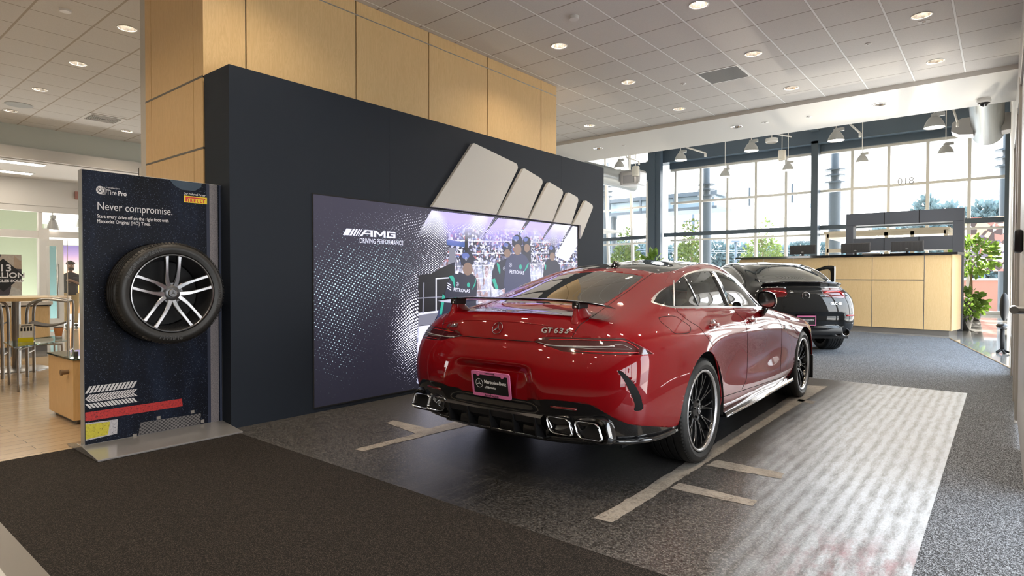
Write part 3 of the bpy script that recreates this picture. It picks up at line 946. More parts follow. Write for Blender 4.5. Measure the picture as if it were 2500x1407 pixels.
def car_wheel(parent, cx, cy, cz, R, rr, w, side, spin=0.0, nspoke=10, rimlip=True):
    """side +1: outer face towards +x"""
    M4 = Matrix.Translation((cx, cy, cz)) @ Matrix.Rotation(PI/2*side, 4, 'Y') @ Matrix.Rotation(spin, 4, 'Z')
    b = B()
    # barrel
    b.lathe([(rr-0.002, -0.004), (rr-0.014, -0.002), (rr-0.02, -0.012), (rr-0.024, -0.03), (rr-0.035, -0.09), (rr-0.04, -w+0.03), (rr-0.01, -w+0.01)], 64, M4)
    # twin spokes
    for k in range(nspoke):
        a = 2*PI*k/nspoke
        for sg in (-1, 1):
            pts = []
            for t in (0, .25, .5, .75, 1.0):
                r_ = 0.055+(rr-0.030-0.055)*t
                aa = a+sg*(0.02+0.11*t**1.3)
                pts.append((r_*math.cos(aa), r_*math.sin(aa), -0.050+0.028*math.sin(t*PI*0.5)-0.004))
            spoke_bm(b, pts, [0.016, 0.013, 0.011, 0.010, 0.013], 0.018, M4)
    b.lathe([(0.0, -0.035), (0.04, -0.036), (0.075, -0.045), (0.085, -0.062), (0.085, -0.09)], 40, M4)
    o = b.out('wheel', M['rim_black'], parent, True, sharp=0.7, label=None)
    b = B(); tyre_bm(b, R, rr, w, M4); sipes(b, R, w, M4)
    b.out('tyre', M['rubber'], o, True, sharp=0.6)
    b = B(); b.lathe([(rr-0.0205, -0.0125), (rr-0.0145, -0.0005), (rr-0.003, 0.0005), (rr+0.001, -0.002), (rr+0.001, -0.008), (rr-0.018, -0.016)], 96, M4)
    b.out('rim_lip', M['satin'], o, True, label='polished silver rim edge')
    b = B(); b.lathe([(0.0, -0.030), (0.030, -0.030), (0.034, -0.036)], 32, M4)
    for k in range(5):
        a = 2*PI*k/5+.3; c = M4 @ Vector((0.056*math.cos(a), 0.056*math.sin(a), -0.030)); c2 = M4 @ Vector((0.056*math.cos(a), 0.056*math.sin(a), -0.046))
        b.cyl(c2, c, 0.009, 0.008, 6)
    b.out('centre_cap', M['black_gloss'], o, True, sharp=0.5)
    b = B(); star(b, 0.027, M4 @ Matrix.Translation((0, 0, -0.0295)), 0.002); b.out('cap_emblem', M['chrome'], o)
    b = B(); b.lathe([(0.09, -0.12), (rr-0.06, -0.12), (rr-0.06, -0.145), (0.09, -0.145)], 48, M4)
    b.out('brake_disc', M['brushed'], o, True, sharp=0.5)
    b = B()
    b.box(rr-0.12, rr-0.052, -0.10, 0.10, -0.16, -0.10, M=M4 @ Matrix.Rotation(0.4-spin, 4, 'Z'), bevel=0.01)
    b.out('brake_caliper', mat('caliper_dark', (0.03, 0.03, 0.03), 0.4), o, True, sharp=0.5)
    return o
M['rim_black'] = mat('satin_black_alloy', (0.009, 0.009, 0.010), 0.25, metal=0.2, coat=0.6)

# ------------------------------------------------------------------ red sports saloon
ang = math.radians(1.05)
crv = Vector((math.cos(ang), math.sin(ang), 0))
_p = onz(1711.8, 1002.5, 0.36)
RO = _p-0.94*crv; RO.z = 0
red = thing('red_sports_car', 'glossy red fastback sports saloon with rear wing, nearest car beside the charcoal wall', 'car', RO, ang)
TAB = [
 [(0,-1.05,.27),(0,-1.12,.36),(0,-1.17,.48),(0,-1.185,.62),(0,-1.165,.76),(0,-1.125,.875),(0,-1.085,.965),(0,-1.035,1.035),(0,-.93,1.058),(0,-.68,1.085),(0,-.25,1.205),(0,.25,1.34),(0,.6,1.405),(0,.95,1.45)],
 [(.36,-1.04,.27),(.37,-1.11,.36),(.38,-1.155,.48),(.38,-1.172,.62),(.375,-1.15,.76),(.37,-1.107,.875),(.365,-1.065,.965),(.355,-1.015,1.033),(.345,-.91,1.054),(.33,-.66,1.083),(.30,-.23,1.198),(.27,.27,1.334),(.20,.62,1.402),(0,1.0,1.452)],
 [(.66,-.97,.28),(.68,-1.04,.36),(.70,-1.085,.48),(.705,-1.10,.62),(.70,-1.08,.76),(.69,-1.035,.87),(.67,-.99,.955),(.635,-.94,1.015),(.605,-.85,1.038),(.565,-.6,1.078),(.50,-.18,1.18),(.445,.3,1.315),(.33,.65,1.388),(0,1.05,1.454)],
 [(.84,-.85,.29),(.865,-.915,.38),(.885,-.945,.48),(.895,-.955,.62),(.89,-.94,.76),(.872,-.90,.86),(.835,-.85,.935),(.78,-.78,.99),(.74,-.68,1.025),(.68,-.45,1.085),(.605,-.08,1.185),(.53,.38,1.31),(.40,.7,1.38),(0,1.1,1.455)],
 [(.91,-.68,.30),(.935,-.71,.40),(.95,-.72,.50),(.957,-.725,.63),(.955,-.72,.76),(.938,-.69,.86),(.897,-.635,.935),(.84,-.56,.99),(.79,-.48,1.035),(.735,-.28,1.11),(.665,.04,1.21),(.575,.48,1.33),(.43,.8,1.39),(0,1.14,1.455)],
 [(.94,-.42,.31),(.96,-.42,.40),(.97,-.42,.50),(.976,-.42,.63),(.975,-.42,.76),(.957,-.40,.87),(.91,-.36,.945),(.855,-.3,1.0),(.805,-.24,1.05),(.745,-.06,1.15),(.68,.24,1.26),(.59,.62,1.36),(.44,.88,1.405),(0,1.18,1.455)],
 [(.94,0,.31),(.965,0,.40),(.973,0,.50),(.978,0,.63),(.977,0,.77),(.958,0,.88),(.91,.02,.95),(.858,.05,1.01),(.81,.08,1.06),(.75,.2,1.18),(.685,.43,1.29),(.60,.74,1.372),(.45,.96,1.412),(0,1.21,1.455)],
 [(.90,.5,.27),(.935,.5,.35),(.93,.5,.50),(.928,.5,.64),(.940,.5,.78),(.942,.5,.88),(.905,.5,.955),(.86,.5,1.01),(.82,.5,1.06),(.76,.54,1.19),(.69,.66,1.31),(.605,.88,1.387),(.45,1.06,1.42),(0,1.25,1.455)],
 [(.90,1.15,.26),(.93,1.15,.34),(.915,1.15,.50),(.910,1.15,.64),(.925,1.15,.78),(.928,1.15,.87),(.90,1.15,.94),(.865,1.15,.995),(.825,1.15,1.045),(.768,1.14,1.18),(.695,1.13,1.31),(.61,1.14,1.39),(.45,1.2,1.425),(0,1.3,1.452)],
 [(.90,1.75,.26),(.93,1.75,.34),(.915,1.75,.50),(.912,1.75,.64),(.928,1.75,.77),(.932,1.75,.85),(.905,1.75,.92),(.868,1.75,.975),(.828,1.72,1.02),(.77,1.62,1.14),(.70,1.50,1.27),(.61,1.42,1.362),(.45,1.4,1.41),(0,1.35,1.447)],
 [(.92,2.3,.27),(.948,2.3,.36),(.945,2.3,.5),(.945,2.3,.64),(.955,2.3,.765),(.95,2.3,.835),(.915,2.3,.895),(.855,2.3,.94),(.79,2.25,.975),(.73,2.05,1.04),(.67,1.80,1.17),(.58,1.62,1.30),(.42,1.55,1.37),(0,1.4,1.44)],
 [(.93,2.95,.30),(.958,2.95,.4),(.966,2.95,.5),(.97,2.95,.62),(.968,2.95,.735),(.948,2.95,.80),(.90,2.95,.85),(.82,2.95,.885),(.72,2.85,.92),(.62,2.5,.98),(.56,2.05,1.09),(.48,1.78,1.25),(.35,1.65,1.35),(0,1.45,1.435)],
 [(.92,3.4,.25),(.94,3.4,.35),(.945,3.4,.5),(.94,3.4,.6),(.93,3.4,.69),(.91,3.4,.74),(.86,3.4,.78),(.77,3.4,.81),(.66,3.3,.85),(.5,2.8,.94),(.42,2.25,1.05),(.36,1.9,1.2),(.25,1.72,1.32),(0,1.5,1.43)],
 [(.6,3.68,.2),(.63,3.72,.3),(.64,3.75,.42),(.64,3.75,.52),(.63,3.72,.61),(.6,3.68,.67),(.56,3.6,.72),(.5,3.45,.77),(.4,3.2,.84),(.3,2.8,.94),(.25,2.38,1.03),(.2,2.0,1.17),(.13,1.78,1.3),(0,1.53,1.425)],
 [(0,3.78,.2),(0,3.84,.3),(0,3.87,.42),(0,3.87,.53),(0,3.84,.63),(0,3.8,.69),(0,3.7,.74),(0,3.5,.79),(0,3.2,.86),(0,2.8,.945),(0,2.42,1.02),(0,2.05,1.16),(0,1.8,1.3),(0,1.55,1.42)],
]
G = shell(TAB, 10, 8, 3)
# plate recess in the bumper and black lower valance pushed out a little
def sstep(a, b, x):
    t = np.clip((x-a)/(b-a), 0, 1); return t*t*(3-2*t)
X_, Y_, Z_ = G[..., 0], G[..., 1], G[..., 2]
rear = (Y_ < -0.9)
rec = (1-sstep(.24+.35*np.clip(.72-Z_, 0, .3), .33+.35*np.clip(.72-Z_, 0, .3), X_))*sstep(.45, .52, Z_)*(1-sstep(.70, .755, Z_))*rear
G[..., 1] += 0.035*rec
# shoulder line pinch under the light strip
pin = np.exp(-((Z_-.872)/.012)**2)*rear*(1-sstep(.3, .5, X_))
G[..., 1] += 0.006*pin
car = Car(red, G)
bm, lay = car.bm, car.lay
right = lambda c: c.x > 0.45
def yz(pts, k=1):
    out = []
    for p in pts:
        h = car.px(*p)
        if h: out.append((h[0].y, h[0].z))
        else: print('miss', p)
    return out
def cl(poly, k=4):
    P = smooth_path([Vector((p[0], p[1], 0)) for p in poly], k, True)
    return [(p.x, p.y) for p in P]
M['vent_black'] = mat('vent_black', (.003, .003, .003), .5, spec=.15)
RED, TRIM, GLASS, REARW, ROOF, LAMP, LOW, HOLE, VENT, LAMP2 = 0, 1, 2, 3, 4, 5, 6, 9, 7, 8
def inset(poly, d):
    n_ = len(poly); out = []
    ar = sum(poly[i][0]*poly[(i+1) % n_][1]-poly[(i+1) % n_][0]*poly[i][1] for i in range(n_))
    for i in range(n_):
        a_, c_ = poly[i-1], poly[(i+1) % n_]
        dx_, dy_ = c_[0]-a_[0], c_[1]-a_[1]; L_ = math.hypot(dx_, dy_) or 1
        sg_ = 1 if ar > 0 else -1
        out.append((poly[i][0]-sg_*dy_/L_*d, poly[i][1]+sg_*dx_/L_*d))
    return out
outer = cl([(-.249, 1.094), (-.295, 1.113), (-.223, 1.139), (-.091, 1.1765), (.149, 1.240), (.333, 1.289), (.484, 1.3235), (.71, 1.352), (.91, 1.364), (1.126, 1.353), (1.313, 1.314), (1.50, 1.242), (1.70, 1.122), (1.85, 1.020), (1.84, 1.006), (1.5, 1.015), (1.0, 1.035), (.55, 1.050), (.262, 1.060), (-.082, 1.073)], 4)
inner = cl([(-.235, 1.103), (-.272, 1.118), (-.223, 1.1355), (-.104, 1.171), (.084, 1.223), (.247, 1.267), (.395, 1.301), (.597, 1.330), (.832, 1.345), (1.078, 1.335), (1.262, 1.297), (1.47, 1.222), (1.68, 1.102), (1.81, 1.022), (1.5, 1.029), (1.029, 1.049), (.6, 1.065), (.283, 1.076), (-.113, 1.088)], 4)
knife(bm, lay, outer, (0, 1, 0), (0, 0, 1), TRIM, right)
knife(bm, lay, inner, (0, 1, 0), (0, 0, 1), GLASS, right, only=TRIM)
# rear window (top view)
def xy(pts):
    return [(h[0].x, h[0].y) for h in (car.px(*p) for p in pts) if h]
rw = xy([(1492,665),(1530,668.5),(1560,673),(1569,676),(1562,683),(1530,706),(1500,726),(1478,740),(1462,747)])
topy = rw[0][1]+0.02
rwp = [(-.02, topy+0.03)] + rw + [(rw[-1][0]*0.6, rw[-1][1]-.03), (-.02, rw[-1][1]-.04)]
print('rear window', [(round(a, 2), round(b_, 2)) for a, b_ in rwp])
knife(bm, lay, rwp, (1, 0, 0), (0, 1, 0), REARW, lambda c: c.z > 1.0)
rfp = [(-.02, .385), (.12, .375), (.24, .36), (.34, .345), (.43, .33), (.455, .345), (.48, .42), (.515, .6), (.535, .8), (.545, 1.0), (.545, 1.2), (.53, 1.4), (.49, 1.6), (.42, 1.8), (.3, 2.0), (-.02, 2.1)]
print('roof', [(round(a, 2), round(b_, 2)) for a, b_ in rfp])
knife(bm, lay, rfp, (1, 0, 0), (0, 1, 0), ROOF, lambda c: c.z > 1.05)
# tail lamp and vents, seen from the rear corner
s2 = 1/math.sqrt(2)
def dz(pts):
    return [((h[0].x+h[0].y)*s2, h[0].z) for h in (car.px(*p) for p in pts) if h]
DG = (s2, s2, 0)
rearq = lambda c: c.y < -0.35 and c.x > 0.1
lampo = dz([(1301.7,835.3),(1316.7,826.3),(1328.6,823.3),(1390,823.8),(1448,825.4),(1522.7,826.3),(1555.5,841.2),(1594.3,864.5),(1522.7,866.6),(1477.9,865.7),(1420,863),(1373.4,858.6),(1328.6,842.7)])
knife(bm, lay, lampo, DG, (0, 0, 1), LAMP, rearq)
vento = cl(dz([(1507.8,906.9),(1519.7,908.4),(1537,925),(1549.6,939.8),(1558,954),(1564.5,969.6),(1569.9,996.5),(1561.5,1003),(1548,1002.5),(1549.6,987.5),(1537.6,957.7),(1522.7,927.8)]), 3)
knife(bm, lay, vento, DG, (0, 0, 1), VENT, rearq)
low = dz([(1248,972),(1287,978.6),(1307.7,976.2),(1328.6,975.6),(1385,980),(1442,989),(1472,1005.5),(1507.8,1026.4),(1537.6,1036.8),(1585,1041),(1640,1044)])
low = [(-.9, low[0][1])] + low + [(.60, .335), (.60, .1), (-.9, .1)]
knife(bm, lay, low, DG, (0, 0, 1), LOW, lambda c: c.y < -0.25)
# wheel arches
def arc(cy, cz, r, k=44):
    p = [(cy+r*math.cos(PI*i/k), cz+r*math.sin(PI*i/k)) for i in range(k+1)]
    return p+[(cy-r, .05), (cy+r, .05)]
for cy, cz, r in ((0.0, .362, .412), (2.951, .362, .400)):
    knife(bm, lay, arc(cy, cz, r), (0, 1, 0), (0, 0, 1), HOLE, lambda c: c.x > 0.6, only=(0, LOW))
SIDE_LO = 10
bm.verts.index_update()
body = extract(bm, lay, RED, 'body_shell', M['red_paint'], red, label='glossy red painted bodywork')
body.modifiers.new('thickness', 'SOLIDIFY').thickness = 0.012
body.modifiers['thickness'].offset = -1
extract(bm, lay, TRIM, 'window_trim', M['satin'], red, 'right', label='silver window surround')
extract(bm, lay, TRIM, 'window_trim', M['satin'], red, 'left')
sw = extract(bm, lay, GLASS, 'side_window', M['side_glass'] if 'side_glass' in M else M['car_glass'], red, 'right')
sw2 = extract(bm, lay, GLASS, 'side_window', M['side_glass'], red, 'left')
rwo = extract(bm, lay, REARW, 'rear_window', M['car_glass'], red)
extract(bm, lay, ROOF, 'roof_panel', M['black_paint'], red, label='black glass roof')
for sd in ('right', 'left'):
    tl = extract(bm, lay, LAMP, 'tail_light', M['lens_dark'], red, sd, label='slim smoked red tail light')
    if sd == 'right': tlr = tl
    else: tll = tl
    extract(bm, lay, VENT, 'bumper_vent', M['vent_black'], red, sd, label='black curved bumper vent')
lowo = extract(bm, lay, LOW, 'rear_diffuser', M['black_gloss'], red)
# lamp light guides
def lampstrip(name, pts, r, m, flat_=0.5):
    L = car.line(pts, 6, 0.0015)
    for sg, par in ((1, tlr), (-1, tll)):
        b = B(); b.tube([Vector((sg*p.x, p.y, p.z)) for p in L], r, 8); b.out(name, m, par, True)
lampstrip('light_guide', [(1312,836),(1345,843),(1400,849),(1460,852),(1535,853),(1537,850),(1520,843),(1500,842)], 0.0016, M['lens_white'])
lampstrip('light_guide', [(1330,842),(1365,845.5),(1420,847),(1470,847.5),(1500,846)], 0.0045, M['lens_white'])
lampstrip('red_element', [(1340,829),(1400,830),(1460,831.5),(1520,833),(1545,843),(1560,853)], 0.0022, M['lens_bright'])
lampstrip('red_element', [(1400,857),(1450,860),(1500,861),(1560,861.5)], 0.0022, M['lens_bright'])
M['red_chrome'] = mat('red_handle_grip', (.16, .001, .004), .15, coat=1.0)
# panel gaps
b = B()
gaps = [
 [(1594,667),(1568,685),(1540.6,705.7),(1512,726),(1481.7,748),(1460,763.5),(1437.6,779.3),(1418,792),(1407,806),(1397,823)],
 [(1652,753),(1655.5,761.6),(1679.4,782),(1706.7,799.1),(1722,818),(1740.8,842)],
 [(1790.3,752),(1797,763.3),(1812.5,778.6),(1821,795.7),(1824.8,818),(1824.8,858.8),(1824,900),(1822,926),(1811,951)],
 [(1880.7,758),(1894,773.5),(1906,792),(1908.9,812.8),(1908,845.7),(1905,907)],
 [(1757,972),(1800,958),(1850,941.5),(1890,928),(1921,917.5)],
 [(1608.6,777),(1619.7,773.5),(1647,772.7),(1665.8,783.8),(1684.5,797.4),(1685.4,807.7),(1677.7,813.6),(1648.7,814.5),(1631.6,800.8),(1614.6,787.2),(1608.6,777)],
]
for g in gaps:
    L = car.line(g, 6, -0.0006)
    if len(L) > 2: both(b, L, 0.0028, 6)
# lid to bumper gap between lamps, across the car
Lc = []
for i in range(33):
    x = -0.33+0.66*i/32
    h = car.hit((abs(x), -2, 0.889+0.002*abs(x)), (0, 1, 0), -0.0004)
    if h: Lc.append(Vector((x, h[0].y, h[0].z)))
b.tube(Lc, 0.0028, 6)
b.out('panel_gaps', M['gap'], red, True)
# soft spoiler ridge above the badge
b = B()
Lc = []
for i in range(41):
    x = -0.56+1.12*i/40
    h = car.hit((abs(x), -2, 1.0-0.05*(abs(x)/.56)**3), (0, 1, 0), 0.0)
    if h: Lc.append(Vector((x, h[0].y+.004, h[0].z)))
b.tube(Lc, 0.0065, 10); b.out('lid_ridge', M['red_paint'], red, True)
# glass dividers, B pillar
def strip(pts_a, pts_b, m, name, off=0.0025, k=8):
    A = car.line(pts_a, k, off); Bq = car.line(pts_b, k, off)
    L = min(len(A), len(Bq))
    for sg in (1, -1):
        b = B(); rows = [[Vector((sg*A[i].x, A[i].y, A[i].z)), Vector((sg*Bq[i].x, Bq[i].y, Bq[i].z))] for i in range(L)]
        b.grid(rows); o = b.out(name, m, red, True)
        o.modifiers.new('t', 'SOLIDIFY').thickness = 0.003
strip([(1643.8,685.5),(1644,715),(1644.3,747.4)], [(1646.5,684),(1646.6,715),(1646.8,747.4)], M['satin'], 'window_divider')
strip([(1667.5,674.5),(1686,708),(1703,746.8)], [(1671.2,672.5),(1690,708),(1707.2,746.8)], M['black_gloss'], 'window_divider')
strip([(1731.0,662.2),(1752,703),(1769.5,746.8)], [(1744.5,664),(1767,703),(1787.5,746.8)], M['black_gloss'], 'door_pillar')
# door handles
for (hx, hy) in ((1741.7, 799.5), (1837.2, 788.5)):
    h = car.px(hx, hy); c, nn = h
    for sg in (1, -1):
        c2 = Vector((c.x*sg, c.y, c.z)); n2 = Vector((nn.x*sg, nn.y, nn.z))
        Fm = frame(c2, Vector((0, 1, 0))-n2*n2.y, Vector((0, 0, 1)))
        if (Fm.to_3x3() @ Vector((0, 0, 1))).dot(n2) < 0: Fm = frame(c2, -(Vector((0, 1, 0))-n2*n2.y), Vector((0, 0, 1)))
        b = B(); b.sphere((0, 0, -0.004), 1, 24, 12, (0.085, 0.058, 0.0075), Fm)
        ho = b.out('door_handle', mat('handle_bowl', (0.10, 0.002, 0.004), 0.2, coat=1.0), red, True)
        b = B()
        b.tube([Fm @ Vector((0.088*math.cos(t), 0.058*math.sin(t), 0.001)) for t in [2*PI*i/36 for i in range(36)]], 0.0025, 6, True)
        b.tube([Fm @ Vector((x, 0.018+0.004*math.sin((x+.09)*17), 0.008+0.012*(1-(x/.095)**2))) for x in [-0.095+0.019*i for i in range(11)]], [0.008]+[0.0125]*9+[0.008], 10)
        b.out('grip', M['red_chrome'] if 'red_chrome' in M else M['chrome'], ho, True)
# side fender vent badge
h = car.px(1922, 797)
if h:
    c, nn = h
    for sg in (1, -1):
        b = B()
        for z in (0.018, 0.0, -0.018):
            b.box(c.x*sg-.006, c.x*sg+.006, c.y-.10, c.y+.10, c.z+z-.005, c.z+z+.005, bevel=0.003)
        b.out('fender_vent', M['satin'], red, True, sharp=.5)
# sills: red blade and bright silver edge
for sg in (1, -1):
    b = B()
    rows = []
    for i in range(13):
        y = 0.46+(2.50-0.46)*i/12
        xx = 0.905+0.035*math.sin(PI*i/12)*0+0.012
        rows.append([Vector((sg*(xx-.03), y, .285)), Vector((sg*(xx+.035), y, .265)), Vector((sg*(xx+.045), y, .235)), Vector((sg*(xx-.05), y, .215)), Vector((sg*(xx-.08), y, .25))])
    V = b.grid(rows, False, True); b.bm.faces.new(V[0]); b.bm.faces.new(V[-1][::-1])
    b.out('side_sill', M['black_gloss'], red, False)
    b = B(); b.tube([(sg*(.957), 0.48, .233), (sg*(.965), 1.3, .236), (sg*.957, 2.48, .24)], 0.010, 8); b.out('sill_trim', M['chrome'], red, True)
# wheel wells and underside
b = B()
for cy in (0.0, 2.951):
    for sg in (1, -1):
        k = 20
        for i in range(k):
            a0, a1 = -0.25+(PI+.5)*i/k, -0.25+(PI+.5)*(i+1)/k
            q = [(cy+.418*math.cos(a), max(.15, .362+.418*math.sin(a))) for a in (a0, a1)]
            b.quad((sg*.955, *q[0]), (sg*.955, *q[1]), (sg*.55, *q[1]), (sg*.55, *q[0]))
        b.box(sg*.55, sg*.53, cy-.42, cy+.42, .12, .80)
b.box(-.66, .66, -.60, 3.4, .22, .26)
b.out('underbody', M['black_matte'], red, fix=False)
# wheels
car_wheel(red, .957, 0.0, .362, .362, .283, .315, 1, spin=0.3)
car_wheel(red, -.957, 0.0, .362, .362, .283, .315, -1, spin=0.9)
car_wheel(red, .952, 2.951, .358, .358, .280, .275, 1, spin=0.1)
car_wheel(red, -.952, 2.951, .358, .358, .280, .275, -1, spin=0.6)
# front wheel mud flap seen past the tyre
b = B(); b.box(.90, .975, 3.30, 3.34, .16, .42, bevel=.006); b.out('air_deflector', M['black_satin'], red)
# exhaust tips and housings
def rrect(w, h, r, k=5, skew=0.0):
    pts = []
    for cx, cy, a0 in ((w/2-r, h/2-r, 0), (-w/2+r, h/2-r, PI/2), (-w/2+r, -h/2+r, PI), (w/2-r, -h/2+r, 3*PI/2)):
        for i in range(k+1):
            a = a0+PI/2*i/k; x, y = cx+r*math.cos(a), cy+r*math.sin(a)
            pts.append((x-skew*y, y))
    return pts
def loop_rows(b, pr, sizes, M4, skew):
    rows = []
    for (w, h, r, z) in sizes:
        rows.append([M4 @ Vector((x, y, z)) for x, y in rrect(w, h, r, 5, skew)])
    b.grid(rows, False, True)
for sg in (1, -1):
    b = B()
    Mh = frame((sg*.605, -1.035, .402), (1, 0, 0), (0, 0, 1))   # local z = -y (towards the viewer)
    loop_rows(b, None, [(.42, .17, .05, -.02), (.42, .165, .05, .03), (.40, .145, .05, .055), (.385, .13, .045, .05)], Mh, sg*0.25)
    V = [b.bm.verts.new(Mh @ Vector((x, y, .035))) for x, y in rrect(.385, .13, .045, 5, sg*.25)]; b.bm.faces.new(V)
    b.out('exhaust_surround', M['black_gloss'], red, True, sharp=0.8)
    for cx in (.513, .695):
        b = B()
        Me = frame((sg*cx, -1.128-(.0 if cx < .6 else -.026), .402+(0.006 if cx < .6 else -.002)), (1, 0, 0), (0, 0, 1))
        loop_rows(b, None, [(.158, .098, .028, -.16), (.168, .104, .03, .0), (.168, .104, .03, .014), (.160, .096, .027, .020), (.150, .087, .025, .014), (.148, .085, .024, -.05)], Me, sg*0.35)
        eo = b.out('exhaust_tip', M['chrome'], red, True, sharp=0.8)
        b = B(); V = [b.bm.verts.new(Me @ Vector((x, y, -.03))) for x, y in rrect(.15, .086, .024, 5, sg*.35)]; b.bm.faces.new(V)
        b.out('bore', M['black_matte'], eo)
# diffuser centre with fins, lower lip
b = B()
rows = []
for i in range(21):
    x = -.40+.8*i/20
    rows.append([Vector((x, -1.15, .455)), Vector((x, -1.175, .44)), Vector((x, -1.165, .40)), Vector((x, -1.06, .325)), Vector((x, -.7, .25))])
b.grid(rows)
for x in (-.36, -.19, 0.0, .19, .36):
    b.prism([(-1.185, .44), (-1.16, .315), (-.8, .25), (-.8, .30), (-1.08, .42)], .012, Matrix(((0, 0, 1, x-.006), (1, 0, 0, 0), (0, 1, 0, 0), (0, 0, 0, 1))))
b.out('diffuser_fins', M['black_satin'], red, label='black finned diffuser centre')
b = B()
for sg in (1, -1):
    P = [Vector((sg*x, y, z)) for x, y, z in ((.40, -1.10, .315), (.60, -1.07, .325), (.80, -.95, .32), (.90, -.80, .315), (.935, -.62, .31), (.95, -.46, .315))]
    b.tube(smooth_path(P, 5), 0.016, 8)
b.tube([(-.4, -1.15, .318), (.4, -1.15, .318)], .008, 8)
b.out('bumper_lip', M['black_gloss'], red, True)
for sg in (1, -1):
    h = [car.hit((x, -2, .515), (0, 1, 0), .0) for x in (.46, .50, .54, .58, .62)]
    b = B(); b.tube([Vector((sg*q[0].x, q[0].y, q[0].z)) for q in h], .0075, 8); b.out('reflector', M['lens_red'], red, True)
# cabin
cab = B()
for sx in (-.38, .38):
    for y0 in (.62, 1.50):
        rows = []
        for (z, hw, dy) in ((.45, .23, .08), (.80, .22, .0), (1.02, .19, -.07), (1.06, .12, -.08), (1.10, .12, -.085), (1.24, .10, -.10)):
            rows.append([Vector((sx+hw*math.cos(a), y0+dy+.055*math.sin(a), z)) for a in [2*PI*i/16 for i in range(16)]])
        V = cab.grid(rows, False, True); cab.bm.faces.new(V[-1])
cab.out('seat_backs', mat('cabin_leather', (.035, .033, .032), .5), red, True, sharp=.9)
cab = B(); cab.box(-.80, .80, -.2, 2.3, .40, .46); cab.box(-.78, .78, 1.95, 2.25, .70, .98, bevel=.04); cab.box(-.6, .6, -.55, .1, .95, 1.0)
cab.out('dashboard_and_floor', M['black_matte'], red)
cab = B(); cab.tube([Vector((-.38+.18*math.cos(a), 1.80, .93+.17*math.sin(a))) for a in [2*PI*i/24 for i in range(24)]], .014, 8, True); cab.out('steering_wheel', M['black_satin'], red, True)
# rear wing
def wingsec(x):
    t = abs(x)/.70
    ch = .245*(1-.42*t**5); th = .018*(1-.5*t**6); y0 = -.995+.055*t**2.5; z0 = 1.138-.030*t**3.2
    up_, lo_ = [], []
    for i in range(9):
        u = i/8; c = 4*u*(1-u)
        y = y0+ch*u
        z = z0-.020*u+0.006
        hh = th*(math.sqrt(u)*1.3*(1-u)+.10) if u < 1 else .001
        up_.append(Vector((x, y, z+hh*.9+.006*(1-u)))); lo_.append(Vector((x, y, z-hh*.6)))
    return up_+lo_[::-1]
b = B(); rows = [wingsec(-.70+1.40*i/48) for i in range(49)]
V = b.grid(rows, False, True); b.bm.faces.new(V[0]); b.bm.faces.new(V[-1][::-1])
wing = b.out('rear_wing', mat('wing_carbon', (0.010, 0.003, 0.003), 0.16, coat=1.0), red, True, sharp=0.9, label='gloss dark rear wing on two stanchions')
for sg in (1, -1):
    x = sg*.515
    b = B()
    # red pod flaring into the lid
    rows = []
    for (z, hw, y0, y1) in ((1.005, .055, -1.01, -.70), (1.03, .040, -1.00, -.74), (1.055, .030, -.985, -.80), (1.085, .026, -.975, -.845), (1.098, .025, -.97, -.855)):
        rows.append([Vector((x+hw*math.copysign(abs(math.cos(a))**.7, math.cos(a)), (y0+y1)/2+(y1-y0)/2*math.copysign(abs(math.sin(a))**.8, math.sin(a)), z)) for a in [2*PI*i/24 for i in range(24)]])
    V = b.grid(rows, False, True); b.bm.faces.new(V[-1])
    pod = b.out('wing_stanchion', M['red_paint'], red, True, sharp=.9)
    b = B(); b.box(x-.026, x+.026, -.97, -.86, 1.093, 1.137, bevel=.006); bk = b.out('wing_bracket', M['black_satin'], pod)
    b = B(); b.cyl((x, -.975, 1.106), (x, -.968, 1.106), .008, n=12); b.cyl((x+.012, -.975, 1.122), (x+.012, -.968, 1.122), .005, n=12); b.out('bolt', M['satin'], pod, True, sharp=.5)
# badges
def plane_at(px_, py_, off=0.002, roll_=0.0):
    c, nn = car.px(px_, py_, off)
    xax = Vector((1, 0, 0))-nn*nn.x
    yax = nn.cross(xax.normalized())
    return frame(c, xax, yax)
b = B(); Ms = plane_at(1216, 802, .002); Ms = frame((0, Ms.translation.y-.001, Ms.translation.z), (1, 0, 0), Ms.to_3x3() @ Vector((0, 1, 0)))
star(b, .042, Ms, .006, True, 48, .09); b.out('star_emblem', M['chrome'], red, True, sharp=.4)
bmj = bmesh.new()
for ch, lx_, sh, s0 in (('G', 1321, 0, .048), ('T', 1335.5, 0, .048), ('6', 1352, 0, .048), ('3', 1364.5, 0, .048), ('S', 1378, .35, .042)):
    t_ = text_obj('tmp', ch, s0, M['chrome'], None, plane_at(lx_, 812.5+(lx_-1321)*.03, .004), .003, .0014, sh, 1.2)
    bmj.from_mesh(t_.data); bpy.data.objects.remove(t_)
bm_obj('model_lettering', bmj, M['chrome'], red)
text_obj('side_lettering', '/// AMG', .036, M['chrome'], red, plane_at(1091, 800, .003), .003, .001, .3, 1.0)
